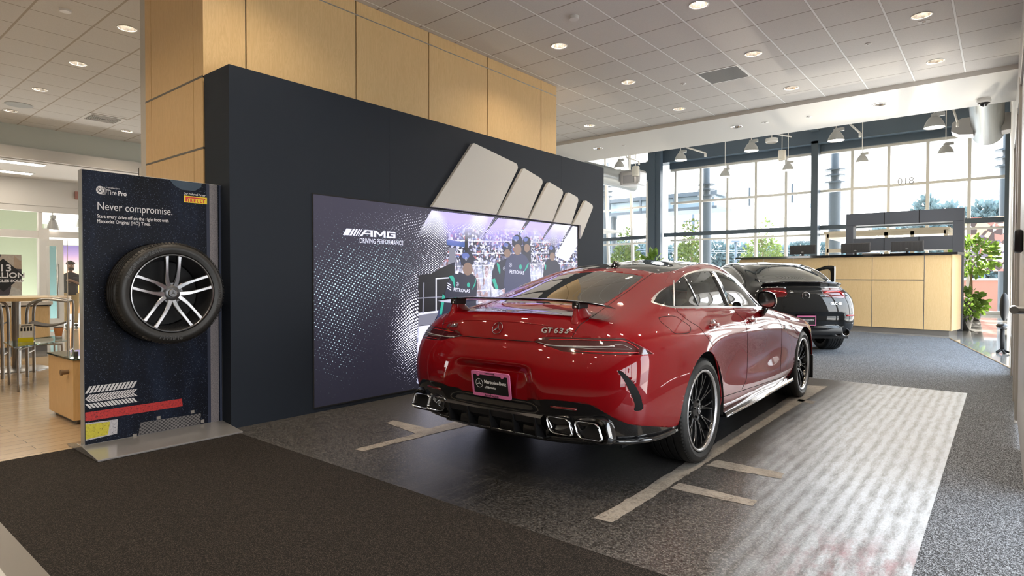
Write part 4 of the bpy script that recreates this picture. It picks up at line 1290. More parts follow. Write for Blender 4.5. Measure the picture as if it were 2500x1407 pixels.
# licence plate with pink frame
pc = car.hit((0.0001, -2, .60), (0, 1, 0))[0]
tilt = math.radians(8)
Mp = Matrix.Translation((.018, pc.y-.028, .603)) @ Matrix.Rotation(PI/2-tilt*-1, 4, 'X')
b = B(); b.box(-.150, .150, -.076, .076, 0, .003, M=Mp); lp = b.out('licence_plate', M['black_satin'], red, label='black plate with white lettering')
b = B()
outl = rrect(.316, .166, .012, 4); inn = rrect(.284, .122, .006, 4)
for z0 in (0,):
    lo = [b.bm.verts.new(Mp @ Vector((p[0], p[1], .007))) for p in outl]; li = [b.bm.verts.new(Mp @ Vector((p[0], p[1], .007))) for p in inn]
    lb = [b.bm.verts.new(Mp @ Vector((p[0], p[1], -.002))) for p in outl]
    K = len(lo)
    for i in range(K):
        j = (i+1) % K
        b.bm.faces.new((lo[i], lo[j], li[j], li[i])); b.bm.faces.new((lb[i], lb[j], lo[j], lo[i]))
for x in (-.10, .10): b.cyl(Mp @ Vector((x, .062, .004)), Mp @ Vector((x, .062, .009)), .012, n=16)
b.out('plate_frame', M['pink'], lp, label='pink plate frame')
b = B(); star(b, .030, Mp @ Matrix.Translation((-.098, .002, .0035)), .0005, True, 32, .08); b.out('plate_emblem', M['white_ink'], lp)
text_obj('plate_text', 'Mercedes-Benz', .033, M['white_ink'], lp, Mp @ Matrix.Translation((-.056, .004, .0035)), .0003, .0004, 0, .88)
text_obj('plate_text', 'of Marietta', .022, M['white_ink'], lp, Mp @ Matrix.Translation((-.056, -.028, .0035)), .0003, .0002, 0, .95)
text_obj('plate_text', 'DRIVE PINK', .015, M['black_matte'], lp, Mp @ Matrix.Translation((0, .066, .0075)), .0003, .0003, 0, 1.1, 'CENTER')
text_obj('plate_text', 'AutoNation', .022, M['black_matte'], lp, Mp @ Matrix.Translation((0, -.080, .0075)), .0003, .0003, 0, 1.1, 'CENTER')
# mirrors
for sg in (1, -1):
    b = B()
    rows = []
    for i in range(15):
        u = i/14; y = 1.50+.13*u
        k = math.sqrt(max(0.0, 1-(1-u*1.0)**0*(u)**2.6))
        w2, h2 = .076*k+.004, .070*k+.004
        cx = sg*(.962)
        rows.append([Vector((cx+w2*math.copysign(abs(math.cos(a))**.75, math.cos(a)), y+.02*math.cos(a)*sg*0, 1.092+h2*math.copysign(abs(math.sin(a))**.8, math.sin(a))+.012*math.cos(a)*-sg)) for a in [2*PI*j/28 for j in range(28)]])
    V = b.grid(rows, False, True); b.bm.faces.new(V[0]); b.bm.faces.new(V[-1][::-1])
    mo = b.out('door_mirror', M['black_gloss'], red, True, sharp=.9)
    b = B(); b.tube([(sg*.89, 1.60, .965), (sg*.92, 1.575, .985), (sg*.945, 1.56, 1.035)], [.035, .026, .03], 12); b.out('mirror_stalk', M['black_gloss'], mo, True)
    b = B(); V = [b.bm.verts.new((sg*.962+.066*math.copysign(abs(math.cos(a))**.75, math.cos(a)), 1.4985, 1.092+.060*math.copysign(abs(math.sin(a))**.8, math.sin(a))-.012*math.cos(a)*sg)) for a in [2*PI*j/28 for j in range(28)]]
    b.bm.faces.new(V); b.out('mirror_glass', M['chrome'], mo)
# roof antenna fin
b = B()
rows = []
for (z, hw, y0, y1) in ((0, .034, .43, .60), (.012, .030, .44, .585), (.03, .016, .455, .54), (.045, .006, .47, .51)):
    rows.append([Vector((hw*math.cos(a), (y0+y1)/2+(y1-y0)/2*math.sin(a), z)) for a in [2*PI*i/20 for i in range(20)]])
zb = car.hit((0.0001, .52, 3), (0, 0, -1))[0].z-.008
for r_ in rows:
    for v in r_: v.z += zb
V = b.grid(rows, False, True); b.bm.faces.new(V[-1]); b.out('antenna_fin', M['black_gloss'], red, True, sharp=.9)
red_bm_G = G

# ------------------------------------------------------------------ video wall on the charcoal partition
def wallM(y, z, off): return frame((XW+off, y, z), (0, 1, 0), (0, 0, 1))
def emis(name, col, s=1.0, rough=0.5):
    return mat(name, (0.02, 0.02, 0.02), 0.35, emit=col, estr=s*.36, spec=0.3)
SY0, SY1, SZ0, SZ1 = 3.23, 7.785, 0.05, 2.07
vw = thing('video_wall', 'large lit screen flush in charcoal wall showing a pit crew and dotted pattern', 'screen', (0, 0, 0))
b = B(); b.box(XW, XW+.008, SY0-.012, SY1+.012, SZ0-.012, SZ0); b.box(XW, XW+.008, SY0-.012, SY1+.012, SZ1, SZ1+.012)
b.box(XW, XW+.008, SY0-.012, SY0, SZ0, SZ1); b.box(XW, XW+.008, SY1, SY1+.012, SZ0, SZ1)
b.out('frame', M['black_matte'], vw)
E0 = 0.62
mm = emis('screen_halftone', (0, 0, 0), E0); n = N(mm)
co = n.coord('Object'); X, Y, Z = n.xyz(co)
def gauss(cy, cz, sy, sz, amp=1.0):
    a = n.math('DIVIDE', n.math('SUBTRACT', Y, cy), sy); b_ = n.math('DIVIDE', n.math('SUBTRACT', Z, cz), sz)
    r2 = n.math('ADD', n.math('MULTIPLY', a, a), n.math('MULTIPLY', b_, b_))
    return n.math('MULTIPLY', n.math('POWER', 2.718, n.math('MULTIPLY', r2, -1.0)), amp)
# two dot lattices, the right one swept up to the right
def lattice(rot, sc_, wob):
    nz = n.n('ShaderNodeTexNoise'); nz.inputs['Scale'].default_value = 1.3; nz.inputs['Detail'].default_value = 1.0
    n.l(n.coord('Object'), nz.inputs['Vector'])
    vm = n.n('ShaderNodeVectorMath', operation='SCALE'); n.l(nz.outputs['Color'], vm.inputs[0]); vm.inputs['Scale'].default_value = wob
    va = n.n('ShaderNodeVectorMath', operation='ADD'); n.l(co, va.inputs[0]); n.l(vm.outputs[0], va.inputs[1])
    mp = n.n('ShaderNodeMapping'); mp.inputs['Scale'].default_value = (0.0, sc_, sc_*1.35); mp.inputs['Rotation'].default_value = (rot, 0, 0)
    mp.vector_type = 'TEXTURE' if False else 'POINT'
    n.l(va.outputs[0], mp.inputs[0])
    v = n.n('ShaderNodeTexVoronoi'); v.voronoi_dimensions = '3D'; v.inputs['Randomness'].default_value = 0.17; v.inputs['Scale'].default_value = 1.0
    n.l(mp.outputs[0], v.inputs['Vector']); return v.outputs['Distance']
dA = lattice(0.55, 27.0, 0.10)
dB = lattice(-0.75, 33.0, 0.35)
fA = n.math('ADD', gauss(3.45, 1.15, 0.62, 0.48, .75), gauss(4.2, 1.35, .55, .35, .6))
fA = n.math('ADD', fA, gauss(3.5, .55, .35, .4, .35)); fA = n.math('ADD', fA, gauss(4.0, 1.75, .8, .25, .22))
fB = n.math('ADD', gauss(4.85, 1.35, .38, .38, .8), gauss(4.45, .70, .28, .48, 1.15))
fB = n.math('ADD', fB, gauss(5.7, 1.85, 1.6, .20, .9)); fB = n.math('ADD', fB, gauss(7.5, 1.5, .4, .5, .8))
vs_ = n.noise(n.coord('Object', (1, 9, 6)), 3.0, 4, .7)
fA = n.math('MULTIPLY', fA, n.math('ADD', .18, n.math('MULTIPLY', vs_, .75))); fB = n.math('MULTIPLY', fB, n.math('ADD', .30, n.math('MULTIPLY', vs_, .8)))
mA = n.math('MULTIPLY', n.math('SUBTRACT', n.math('MULTIPLY', fA, .55), n.math('SUBTRACT', dA, .02)), 9.0, clamp=True)
mB = n.math('MULTIPLY', n.math('SUBTRACT', n.math('MULTIPLY', fB, .55), n.math('SUBTRACT', dB, .02)), 9.0, clamp=True)
ext = n.noise(n.coord('Object', (1, 1, 1)), 60, 2, .6)
bgc = n.mix(n.math('MULTIPLY', Z, .48, clamp=True), (0.010, 0.010, 0.020), (0.040, 0.037, 0.062))
c = n.mix(n.math('MULTIPLY', mA, n.math('ADD', .35, n.math('MULTIPLY', ext, .7)), clamp=True), bgc, (.85, 1.2, 1.35))
c = n.mix(n.math('MULTIPLY', mB, .95), c, (1.5, 1.5, 1.85))
n.l(c, n.p.inputs['Emission Color']); n.p.inputs['Emission Strength'].default_value = 0.36
b = B(); b.box(XW, XW+.005, SY0, SY1, SZ0, SZ1)
b.out('halftone_picture', mm, vw)
def sp_(pts, m, name, layer, k=0, parent=None, closed=True, px=True):
    P = []
    for p in pts:
        if px: w_ = onx(p[0], p[1], XW+.005); P.append((w_.y, w_.z))
        else: P.append(p)
    if k: P = [(q.x, q.y) for q in smooth_path([Vector((p[0], p[1], 0)) for p in P], k, True)]
    P = [(min(max(p[0], SY0), SY1), min(max(p[1], SZ0), SZ1)) for p in P]
    b = B(); f = b.bm.faces.new([b.bm.verts.new((XW+.0052+.0006*layer, p[0], p[1])) for p in P])
    b.bm.normal_update()
    if f.normal.x < 0: f.normal_flip()
    bmesh.ops.triangulate(b.bm, faces=[f])
    return bm_obj(name, b.bm, m, parent or vw)
EW = emis('screen_white', (.80, .80, 1.0), .95)
EN = emis('screen_navy', (.012, .014, .040), 1.0)
ENL = emis('screen_navy_light', (.035, .040, .11), 1.0)
ET = emis('screen_teal', (.02, .42, .32), .9)
ETAN = emis('screen_tan', (.24, .15, .12), 1.0)
EBLK = emis('screen_black', (.006, .006, .012), 1.0)
EGR = emis('screen_grey', (.20, .20, .26), 1.0)
EBL = emis('screen_blue', (.04, .10, .34), 1.0)
# crowd scene
mm = emis('screen_crowd', (0, 0, 0), 1.0); n = N(mm)
co = n.coord('Object', (1, 1.0, 1)); X, Y, Z = n.xyz(co)
v = n.n('ShaderNodeTexVoronoi'); v.inputs['Scale'].default_value = 34; n.l(n.coord('Object', (0, 1, 1.2)), v.inputs['Vector'])
hs = n.xyz(v.outputs['Color'])
c1 = n.ramp(hs[0], [(0.0, (.02, .02, .05)), (.35, (.10, .10, .20)), (.5, (.50, .50, .70)), (.68, (.75, .75, .95)), (.80, (.45, .14, .16)), (.86, (.12, .18, .45)), (.93, (.70, .70, .80))], 'CONSTANT')
v2 = n.n('ShaderNodeTexVoronoi'); v2.inputs['Scale'].default_value = 7; n.l(n.coord('Object', (0, 1.6, .8)), v2.inputs['Vector'])
h2 = n.xyz(v2.outputs['Color'])
c2 = n.ramp(h2[1], [(0, (.62, .64, .85)), (.3, (.45, .48, .66)), (.5, (.80, .80, 1.0)), (.7, (.52, .34, .36)), (.8, (.16, .18, .34)), (.9, (.70, .76, .9))], 'CONSTANT')
lowm = n.math('MULTIPLY', n.math('SUBTRACT', 1.52, Z), 6.0, clamp=True)
c = n.mix(n.math('MULTIPLY', lowm, .72), c1, c2)
ro = n.math('FRACT', n.math('MULTIPLY', n.math('SUBTRACT', Z, n.math('MULTIPLY', Y, .035)), 6.5))
c = n.mix(n.math('LESS_THAN', ro, .10), c, (.70, .70, .92))
st = n.noise(n.coord('Object', (1, 26, 2)), 1.5, 3)
c = n.mix(n.math('MULTIPLY', n.math('GREATER_THAN', st, .62), .8), c, (.03, .03, .07))
n.l(c, n.p.inputs['Emission Color'])
sp_([(1092, 574), (1097, 600), (1088, 630), (1072, 655), (1052, 668), (1024, 690), (1022, 760), (1018, 850), (1022, 900), (1034, 945), (1180, 920), (1409, 880), (1409, 615), (1392, 596), (1375, 585), (1352, 600), (1330, 580), (1300, 560), (1270, 556), (1230, 560), (1190, 575), (1165, 560), (1130, 558)], mm, 'grandstand_picture', 1, 3)
# dark pit wall, railing, white nose
sp_([(1021, 672), (1052, 668), (1075, 655), (1110, 640), (1110, 700), (1135, 700), (1135, 790), (1021, 800)], EBLK, 'pit_wall_shadow', 2)
sp_([(1090, 585), (1135, 592), (1135, 604), (1091, 598)], EBL, 'pit_banner', 2)
sp_([(1095, 604), (1112, 606), (1112, 650), (1097, 645)], EGR, 'pit_banner', 2)
sp_([(1135, 560), (1142, 560), (1142, 640), (1134, 640)], EBLK, 'pit_post', 3)
sp_([(1021, 764), (1085, 757), (1085, 762), (1021, 770)], EW, 'railing_picture', 3)
sp_([(1021, 727), (1090, 723), (1090, 726), (1021, 730)], EGR, 'railing_picture', 3)
sp_([(1063, 679), (1096, 677), (1096, 680), (1066, 682), (1066, 762), (1063, 762)], EW, 'railing_picture', 3)
sp_([(1033, 690), (1036, 690), (1034, 766), (1031, 766)], EGR, 'railing_picture', 3)
sp_([(1021, 770), (1075, 762), (1070, 790), (1022, 796)], EGR, 'kerb_picture', 3)
sp_([(1022, 797), (1085, 790), (1100, 860), (1100, 950), (1040, 946), (1024, 905), (1019, 860)], EW, 'white_nose_picture', 4)
sp_([(1024, 882), (1034, 880), (1036, 905), (1026, 908)], EGR, 'nose_detail', 5, 3)
# light bars continuing the grey panels
mm = emis('screen_light_bar', (.80, .76, 1.0), 1.05); n = N(mm)
X, Y, Z = n.xyz(n.coord('Object'))
tr = n.n('ShaderNodeBsdfTransparent'); mx = n.n('ShaderNodeMixShader')
nz = n.noise(n.coord('Object', (1, 1, 1)), 1.6, 2)
f = n.math('MULTIPLY', n.math('SUBTRACT', n.math('ADD', Z, n.math('MULTIPLY', nz, .35)), 1.86), 3.3, clamp=True)
n.l(n.ramp(nz, [(.40, (.80, .80, .95)), (.56, (.50, .42, .95))]), n.p.inputs['Emission Color'])
n.l(f, mx.inputs[0]); n.l(tr.outputs[0], mx.inputs[1]); n.l(n.p.outputs[0], mx.inputs[2])
n.l(mx.outputs[0], [x for x in n.t.nodes if x.type == 'OUTPUT_MATERIAL'][0].inputs[0])
M['light_bar'] = mm
sp_([(1053, 514), (1206, 531), (1130, 660), (1010, 590)], mm, 'light_bar', 4)
sp_([(1216, 533), (1284, 540), (1235, 625), (1160, 600)], mm, 'light_bar', 4)
sp_([(1293, 541), (1345, 546), (1300, 620), (1245, 610)], mm, 'light_bar', 4)
sp_([(1352, 547), (1393, 551), (1352, 620), (1308, 610)], mm, 'light_bar', 4)
sp_([(1398, 552), (1409, 554), (1409, 600), (1385, 640), (1355, 625)], EW, 'light_bar', 4)
# pit crew
def helmet(cx, cy, rx, ry, face=True):
    sp_([(cx+rx*math.cos(2*PI*i/20), cy+ry*math.sin(2*PI*i/20)) for i in range(20)], EN, 'helmet_picture', 8)
    sp_([(cx-rx*.25+rx*.55*math.cos(2*PI*i/14), cy-ry*.45+ry*.38*math.sin(2*PI*i/14)) for i in range(14)], emis('screen_helmet_shine', (.10, .14, .42), 1.0), 'helmet_shine', 9)
    if face: sp_([(cx+rx*.06+rx*.72*math.cos(2*PI*i/16), cy+ry*1.15+ry*.80*math.sin(2*PI*i/16)) for i in range(16)], ETAN, 'visor_picture', 9.2)
def small_star(cx, cy, r, m=None, layer=10):
    w_ = onx(cx, cy, XW+.005); w2 = onx(cx, cy+r, XW+.005)
    b = B(); star(b, abs(w_.z-w2.z), wallM(w_.y, w_.z, .0052+.0006*layer), .0002, True, 24, .14); b.out('star_picture', m or EW, vw)
def wtext(s, px, py, size, m, shear=0, sx=1, bold=0, rot=0, layer=10, nm='screen_lettering', space=1.0):
    w_ = onx(px, py, XW+.005)
    text_obj(nm, s, size, m, vw, wallM(w_.y, w_.z, .0052+.0006*layer) @ Matrix.Rotation(rot, 4, 'Z'), .0001, bold, shear, sx, space=space)
sp_([(1100, 676), (1118, 664), (1130, 668), (1150, 668), (1162, 680), (1164, 700), (1162, 740), (1160, 800), (1064, 800), (1072, 760), (1082, 730), (1090, 700)], EN, 'crew_suit', 6, 2)
sp_([(1062, 800), (1070, 755), (1078, 765), (1076, 800)], ENL, 'crew_arm', 7)
sp_([(1096, 676), (1104, 673), (1110, 685), (1109, 706), (1105, 690)], ET, 'crew_stripe', 8, 2)
sp_([(1161, 680), (1160, 695), (1151, 709), (1157, 694)], ET, 'crew_stripe', 8, 2)
sp_([(1080, 718), (1086, 724), (1078, 768), (1072, 768)], ET, 'crew_stripe', 8)
sp_([(1112, 662), (1120, 660), (1118, 669), (1111, 669)], EW, 'crew_collar', 9); sp_([(1150, 661), (1157, 668), (1152, 670), (1147, 666)], EW, 'crew_collar', 9)
helmet(1140, 634, 17, 20)
small_star(1137, 632.5, 3.6); small_star(1116, 694, 5); wtext('PETRONAS', 1106, 711, .060, EW, 0, .95, .001, -.10)
sp_([(1143+4*math.cos(i/2), 696+6*math.sin(i/2)) for i in range(12)], ET, 'crew_badge', 9)
for yy in (690, 696, 702): sp_([(1092, yy), (1101, yy+6), (1100, yy+8), (1091, yy+2)], EW, 'sleeve_mark', 9)
# group at the right
sp_([(1206, 648), (1216, 640), (1232, 634), (1246, 640), (1240, 700), (1205, 705), (1200, 680)], EN, 'crew_suit', 5.5, 2)
sp_([(1200, 682), (1208, 680), (1216, 704), (1210, 708)], ET, 'crew_stripe', 7)
sp_([(1212, 644), (1218, 646), (1221, 660), (1219, 670)], ET, 'crew_stripe', 7, 2)
helmet(1237, 604, 11, 13, True); small_star(1237, 603, 3); small_star(1230, 656, 4.5)
helmet(1285, 591, 10, 13, True)
sp_([(1272, 600), (1296, 600), (1296, 640), (1272, 640)], EN, 'crew_suit', 5)
sp_([(1236, 632), (1250, 622), (1275, 620), (1290, 636), (1293, 660), (1292, 720), (1234, 720), (1233, 660)], ENL, 'crew_suit', 7, 2)
sp_([(1290, 642), (1288, 652), (1279, 664), (1284, 650)], ET, 'crew_stripe', 8, 2)
helmet(1262, 590, 13, 17); small_star(1258, 588, 3.2)
small_star(1245.5, 647, 5.5); wtext('PETRONAS', 1243, 667, .066, EW, 0, .95, .0012, -.06)
sp_([(1270+3.5*math.cos(i/2), 652+6*math.sin(i/2)) for i in range(12)], ET, 'crew_badge', 9)
sp_([(1328, 650), (1336, 636), (1352, 634), (1366, 648), (1366, 690), (1328, 690)], EN, 'crew_suit', 7, 2)
helmet(1347, 612, 9, 13, True); sp_([(1329, 645), (1333, 648), (1332, 660), (1330, 656)], ET, 'crew_stripe', 8)
# logo
def lw(px, py): w_ = onx(px, py, XW+.005); return w_.y, w_.z
LX0, LZ0 = lw(836.5, 574.0); LX1, _z = lw(965, 583); LZT = lw(847, 558)[1]
Lh = LZT-LZ0; Wd = LX1-LX0
def lp(x0, x1, nm='logo_bar'):
    s_ = Lh*.62
    sp_([(x0, LZ0), (x1, LZ0), (x1+s_, LZT), (x0+s_, LZT)], EW, nm, 6, px=False)
lp(LX0, LX0+Wd*.100); lp(LX0+Wd*.115, LX0+Wd*.155); lp(LX0+Wd*.172, LX0+Wd*.207); lp(LX0+Wd*.224, LX0+Wd*.250); lp(LX0+Wd*.267, LX0+Wd*.285)
def lpoly(pts, nm='logo_letter'):
    sp_([(LX0+Wd*p[0], LZ0+Lh*p[1]) for p in pts], EW, nm, 6, px=False)
t = .20
lpoly([(.305, 0), (.345, 0), (.370, .28), (.505, .28), (.505, 0), (.548, 0), (.548, 1), (.395, 1)]) if False else None
lpoly([(.302, 0), (.346, 0), (.378, .34), (.505, .34), (.505, .52), (.400, .52), (.430, .80), (.505, .80), (.505, 0), (.550, 0), (.550, 1), (.398, 1)])
lpoly([(.570, 0), (.614, 0), (.614, .66), (.680, .22), (.720, .22), (.760, .66), (.760, 0), (.800, 0), (.800, 1), (.752, 1), (.692, .46), (.620, 1), (.570, 1)])
lpoly([(.825, 0), (1.0, 0), (1.0, .62), (.905, .62), (.905, .45), (.955, .45), (.955, .22), (.868, .22), (.868, .78), (1.0, .78), (1.0, 1), (.825, 1)])
y_, z_ = lw(877, 593)
text_obj('screen_lettering', 'DRIVING PERFORMANCE', .069, EW, vw, wallM(y_, z_, .0095), .0001, .0004, 0, .74)
# slanted grey panels mounted above the screen
def round_poly(pts, radii, k=5):
    out = []; n_ = len(pts)
    for i, p in enumerate(pts):
        r = radii[i]
        if r <= 0: out.append(p); continue
        p = Vector((*p, 0)); a = (Vector((*pts[i-1], 0))-p).normalized(); c = (Vector((*pts[(i+1) % n_], 0))-p).normalized()
        ha = math.acos(max(-1, min(1, a.dot(c))))/2; d = r/math.tan(ha)
        s_, e_ = p+a*d, p+c*d
        ce = p+(a+c).normalized()*(r/math.sin(ha))
        v0, v1 = s_-ce, e_-ce
        for j in range(k+1):
            v = v0.lerp(v1, j/k).normalized()*r; out.append(((ce+v).x, (ce+v).y))
    return out
pans = [([(4.715, 2.086), (5.40, 2.925), (6.30, 2.785), (5.825, 2.086)], [0, .05, .05, 0], 'widest grey slanted panel at left of the row above screen'),
        ([(5.865, 2.086), (6.39, 2.76), (6.85, 2.655), (6.475, 2.086)], [0, .05, .05, 0], 'second widest grey slanted panel above screen, right of the widest'),
        ([(6.515, 2.086), (6.975, 2.645), (7.355, 2.56), (7.05, 2.086)], [0, .05, .05, 0], 'middle grey slanted panel of the five above screen'),
        ([(7.09, 2.086), (7.46, 2.555), (7.76, 2.495), (7.545, 2.086)], [0, .05, .05, 0], 'fourth grey slanted panel above screen, next to the narrowest'),
        ([(7.60, 2.086), (7.94, 2.48), (8.18, 2.42), (7.805, 1.88), (7.805, 2.086)], [0, .04, .04, 0, 0], 'narrowest grey slanted panel, at right corner of the screen')]
for pts, rr_, lb in pans:
    b = B(); b.prism(round_poly(pts, rr_), .045, wallM(0, 0, .004))
    o = b.out('wall_panel', M['panel_grey'], None, bevel=.002); tag(o, lb, 'wall panel', 'grey slanted wall panels')

# ------------------------------------------------------------------ tyre display stand
PX = -5.2; PY0, PY1 = 1.43, 2.44
st_ = thing('tyre_display_stand', 'silver framed display board with dark road print and mounted wheel on floor', 'display stand', (0, 0, 0))
b = B(); b.box(PX-.085, PX-.001, PY0, PY1, .035, 2.075, bevel=.004); b.out('board_frame', M['silver_paint'], st_)
b = B()
prof = [(-5.53, 0.0), (-5.53, .012), (PX-.10, .052), (PX, .052), (-4.85, .014), (-4.85, 0.0)]
rows = [[Vector((p[0], y, p[1]+.001)) for p in prof] for y in (PY0-.02, PY1)]
V = b.grid(rows, False, True); b.bm.faces.new(V[0]); b.bm.faces.new(V[1][::-1])
b.out('base_plate', mat('silver_base', (0.36, .35, .35), .22, metal=.5, coat=.5), st_, bevel=.003)
def pM(y, z, off): return frame((PX+off, y, z), (0, 1, 0), (0, 0, 1))
def pflat(pts, m, name, layer, k=0):
    if k: pts = [(q.x, q.y) for q in smooth_path([Vector((*p, 0)) for p in pts], k, True)]
    b = B(); f = b.bm.faces.new([b.bm.verts.new((PX+.0004+.0004*layer, p[0], p[1])) for p in pts])
    b.bm.normal_update()
    if f.normal.x < 0: f.normal_flip()
    bmesh.ops.triangulate(b.bm, faces=[f])
    return bm_obj(name, b.bm, m, st_)
mm = mat('print_asphalt', (.01, .015, .03), .45, spec=.15); n = N(mm)
v = n.n('ShaderNodeTexVoronoi'); v.inputs['Scale'].default_value = 150; n.l(n.coord('Object'), v.inputs['Vector'])
h = n.xyz(v.outputs['Color'])[0]
spk = n.math('MULTIPLY', n.math('LESS_THAN', v.outputs['Distance'], .30), n.math('MULTIPLY', n.math('POWER', h, 9.0), .8))
big = n.noise(n.coord('Object', (1, 2.2, .7)), 1.8, 3, .6)
f = n.noise(n.coord('Object'), 55, 3, .7)
bc = n.ramp(n.math('ADD', n.math('MULTIPLY', big, .7), n.math('MULTIPLY', f, .35)), [(.38, (.0016, .002, .0045)), (.55, (.0042, .0065, .016)), (.72, (.011, .018, .040))])
n.base(n.mix(spk, bc, (.15, .18, .26)))
M['asph'] = mm
b = B(); b.box(PX-.001, PX+.0004, PY0+.004, PY1-.004, .054, 2.071); b.out('road_print', mm, st_)
mm = mat('print_kerb', (.3, .29, .3), .5); n = N(mm)
n.base(n.ramp(n.noise(n.coord('Object'), 140, 3, .8), [(.35, (.10, .09, .10)), (.6, (.22, .20, .21))]))
pflat([(2.340, .054), (2.408, .054), (2.408, 2.071), (2.340, 2.071)], mm, 'kerb_print', 1)
pflat([(2.418, .054), (2.434, .054), (2.434, 2.071), (2.418, 2.071)], mat('print_edge', (.035, .045, .085), .5), 'kerb_print', 1)
pflat([(2.315, .054), (2.340, .054), (2.340, 2.071), (2.315, 2.071)], mat('print_edge2', (.012, .018, .045), .5), 'kerb_print', 1)
pflat([(2.03, 2.068), (2.28, 2.068), (2.27, 2.035), (2.22, 2.00), (2.12, 2.00), (2.06, 2.03)], mat('print_patch', (.028, .052, .085), .5), 'road_patch_print', 1, 0)
WI = mat('print_white', (.62, .60, .62), .5)
def ptext(s, y, z, size, m=WI, sx=1.0, bold=0.0, layer=3, shear=0, al='LEFT', nm='board_lettering'):
    text_obj(nm, s, size, m, st_, pM(y, z, .0004+.0004*layer), .00005, bold, shear, sx, al)
ptext('Never compromise.', 1.523, 1.787, .083, WI, .78, .0)
ptext('Start every drive off on the right foot with', 1.523, 1.727, .036, WI, .80, .0006)
ptext('Mercedes Original (MO) Tires.', 1.523, 1.690, .036, WI, .80, .0006)
ptext('Tire', 1.585, 1.905, .052, WI, .78, 0); ptext('Pro', 1.661, 1.905, .048, WI, .85, .0016)
ptext('Mercedes-Benz', 1.587, 1.951, .016, WI, .85, 0)
b = B(); b.lathe([(.0, 0), (.009, 0)], 20, pM(1.545, 1.932, .002)); 
for (ro, ri) in ((.030, .022), (.0195, .016)): b.lathe([(ri, 0), (ro, 0)], 32, pM(1.545, 1.932, .002) @ Matrix.Diagonal((.85, 1, 1, 1)))
for k in range(5):
    a = 2*PI*k/5+.3; b.prism([(.008*math.cos(a)-.002, .008*math.sin(a)), (.008*math.cos(a)+.002, .008*math.sin(a)), (.021*math.cos(a)*.85+.0025, .021*math.sin(a)), (.021*math.cos(a)*.85-.0025, .021*math.sin(a))], .0001, pM(1.545, 1.932, .002))
for k in range(3): b.lathe([(.029, 0), (.0305, 0)], 20, pM(1.552+.005*k, 1.930-.001*k, .002) @ Matrix.Diagonal((.85, 1, 1, 1)), -PI/2, PI/2)
b.out('wheel_logo', WI, st_)
pflat([(2.135, 1.955), (2.320, 1.955), (2.320, 1.900), (2.135, 1.900)], M['yellow'], 'yellow_label', 2)
ptext('I R E L L I', 2.166, 1.907, .033, M['red_ink'], .98, .0014, 4)
pflat([(2.148, 1.908), (2.160, 1.908), (2.160, 1.930), (2.172, 1.937), (2.290, 1.937), (2.306, 1.934), (2.306, 1.943), (2.290, 1.947), (2.148, 1.948)], M['red_ink'], 'logo_letter', 4)
ptext('Our Preferred Partner', 2.135, 1.963, .026, WI, .72, .0003)
# white tyre track print
def band(y0, y1, z0, z1, dirn, kk):
    for k in range(kk):
        a = y0+(y1-y0)*k/kk; w_ = (y1-y0)/kk*.66; s_ = dirn*.030
        pflat([(a, z0), (a+w_, z0), (min(a+w_+s_, y1+.02), z1), (a+s_, z1)] if dirn > 0 else [(a, z1), (a+w_, z1), (a+w_-s_, z0), (a-s_, z0)], WI, 'tyre_track_print', 2)
def track(z0, z1, dirn, kk, y0=1.437, y1=1.76):
    bq = B()
    for k in range(kk):
        a = y0+(y1-y0)*k/kk; w_ = (y1-y0)/kk*.70; s_ = .028
        q = [(a, z0), (a+w_, z0), (a+w_+s_, z1), (a+s_, z1)] if dirn > 0 else [(a+s_, z0), (a+w_+s_, z0), (a+w_, z1), (a, z1)]
        q = [(max(p[0], y0), p[1]) for p in q]
        bq.quad(*[(PX+.0012, p[0], p[1]) for p in q])
    bq.out('tyre_track_print', WI, st_, fix=False)
track(.432, .482, 1, 13); track(.392, .420, 1, 17); track(.364, .390, -1, 17); track(.318, .354, -1, 14)
mm = mat('print_red', (.5, .02, .02), .5); n = N(mm)
n.base(n.ramp(n.noise(n.coord('Object'), 70, 4, .85), [(.36, (.05, .008, .010)), (.46, (.42, .018, .018)), (.7, (.58, .035, .03))]))
pflat([(1.437, .228), (2.113, .229), (2.107, .292), (1.437, .293)], mm, 'red_stripe_print', 2)
mm = mat('print_wornwhite', (.5, .5, .5), .5); n = N(mm)
n.base(n.ramp(n.noise(n.coord('Object'), 45, 4, .85), [(.36, (.02, .025, .05)), (.44, (.42, .41, .45)), (.7, (.55, .54, .58))]))
pflat([(1.437, .085), (1.640, .098), (1.645, .207), (1.437, .214)], mm, 'white_patch_print', 2)
mm = mat('print_yellow', (.5, .5, .05), .5); n = N(mm)
n.base(n.ramp(n.noise(n.coord('Object'), 50, 4, .85), [(.33, (.05, .045, .02)), (.42, (.50, .44, .03)), (.7, (.62, .56, .05))]))
pflat([(1.437, .095), (1.580, .103), (1.594, .198), (1.437, .204)], mm, 'yellow_patch_print', 3)
mm = mat('print_grate', (.2, .2, .2), .5); n = N(mm)
ck = n.n('ShaderNodeTexVoronoi'); ck.inputs['Scale'].default_value = 46; ck.inputs['Randomness'].default_value = 0; n.l(n.coord('Object', (0, 1, 1.2), (PI/4, 0, 0)), ck.inputs['Vector'])
n.base(n.mix(n.math('MULTIPLY', n.noise(n.coord('Object'), 9, 3), .8), n.ramp(ck.outputs['Distance'], [(.30, (.010, .010, .012)), (.44, (.24, .22, .22))]), (.04, .04, .045)))
pflat([(1.785, .056), (2.245, .056), (2.258, .145), (1.800, .152)], mm, 'grate_print', 2)
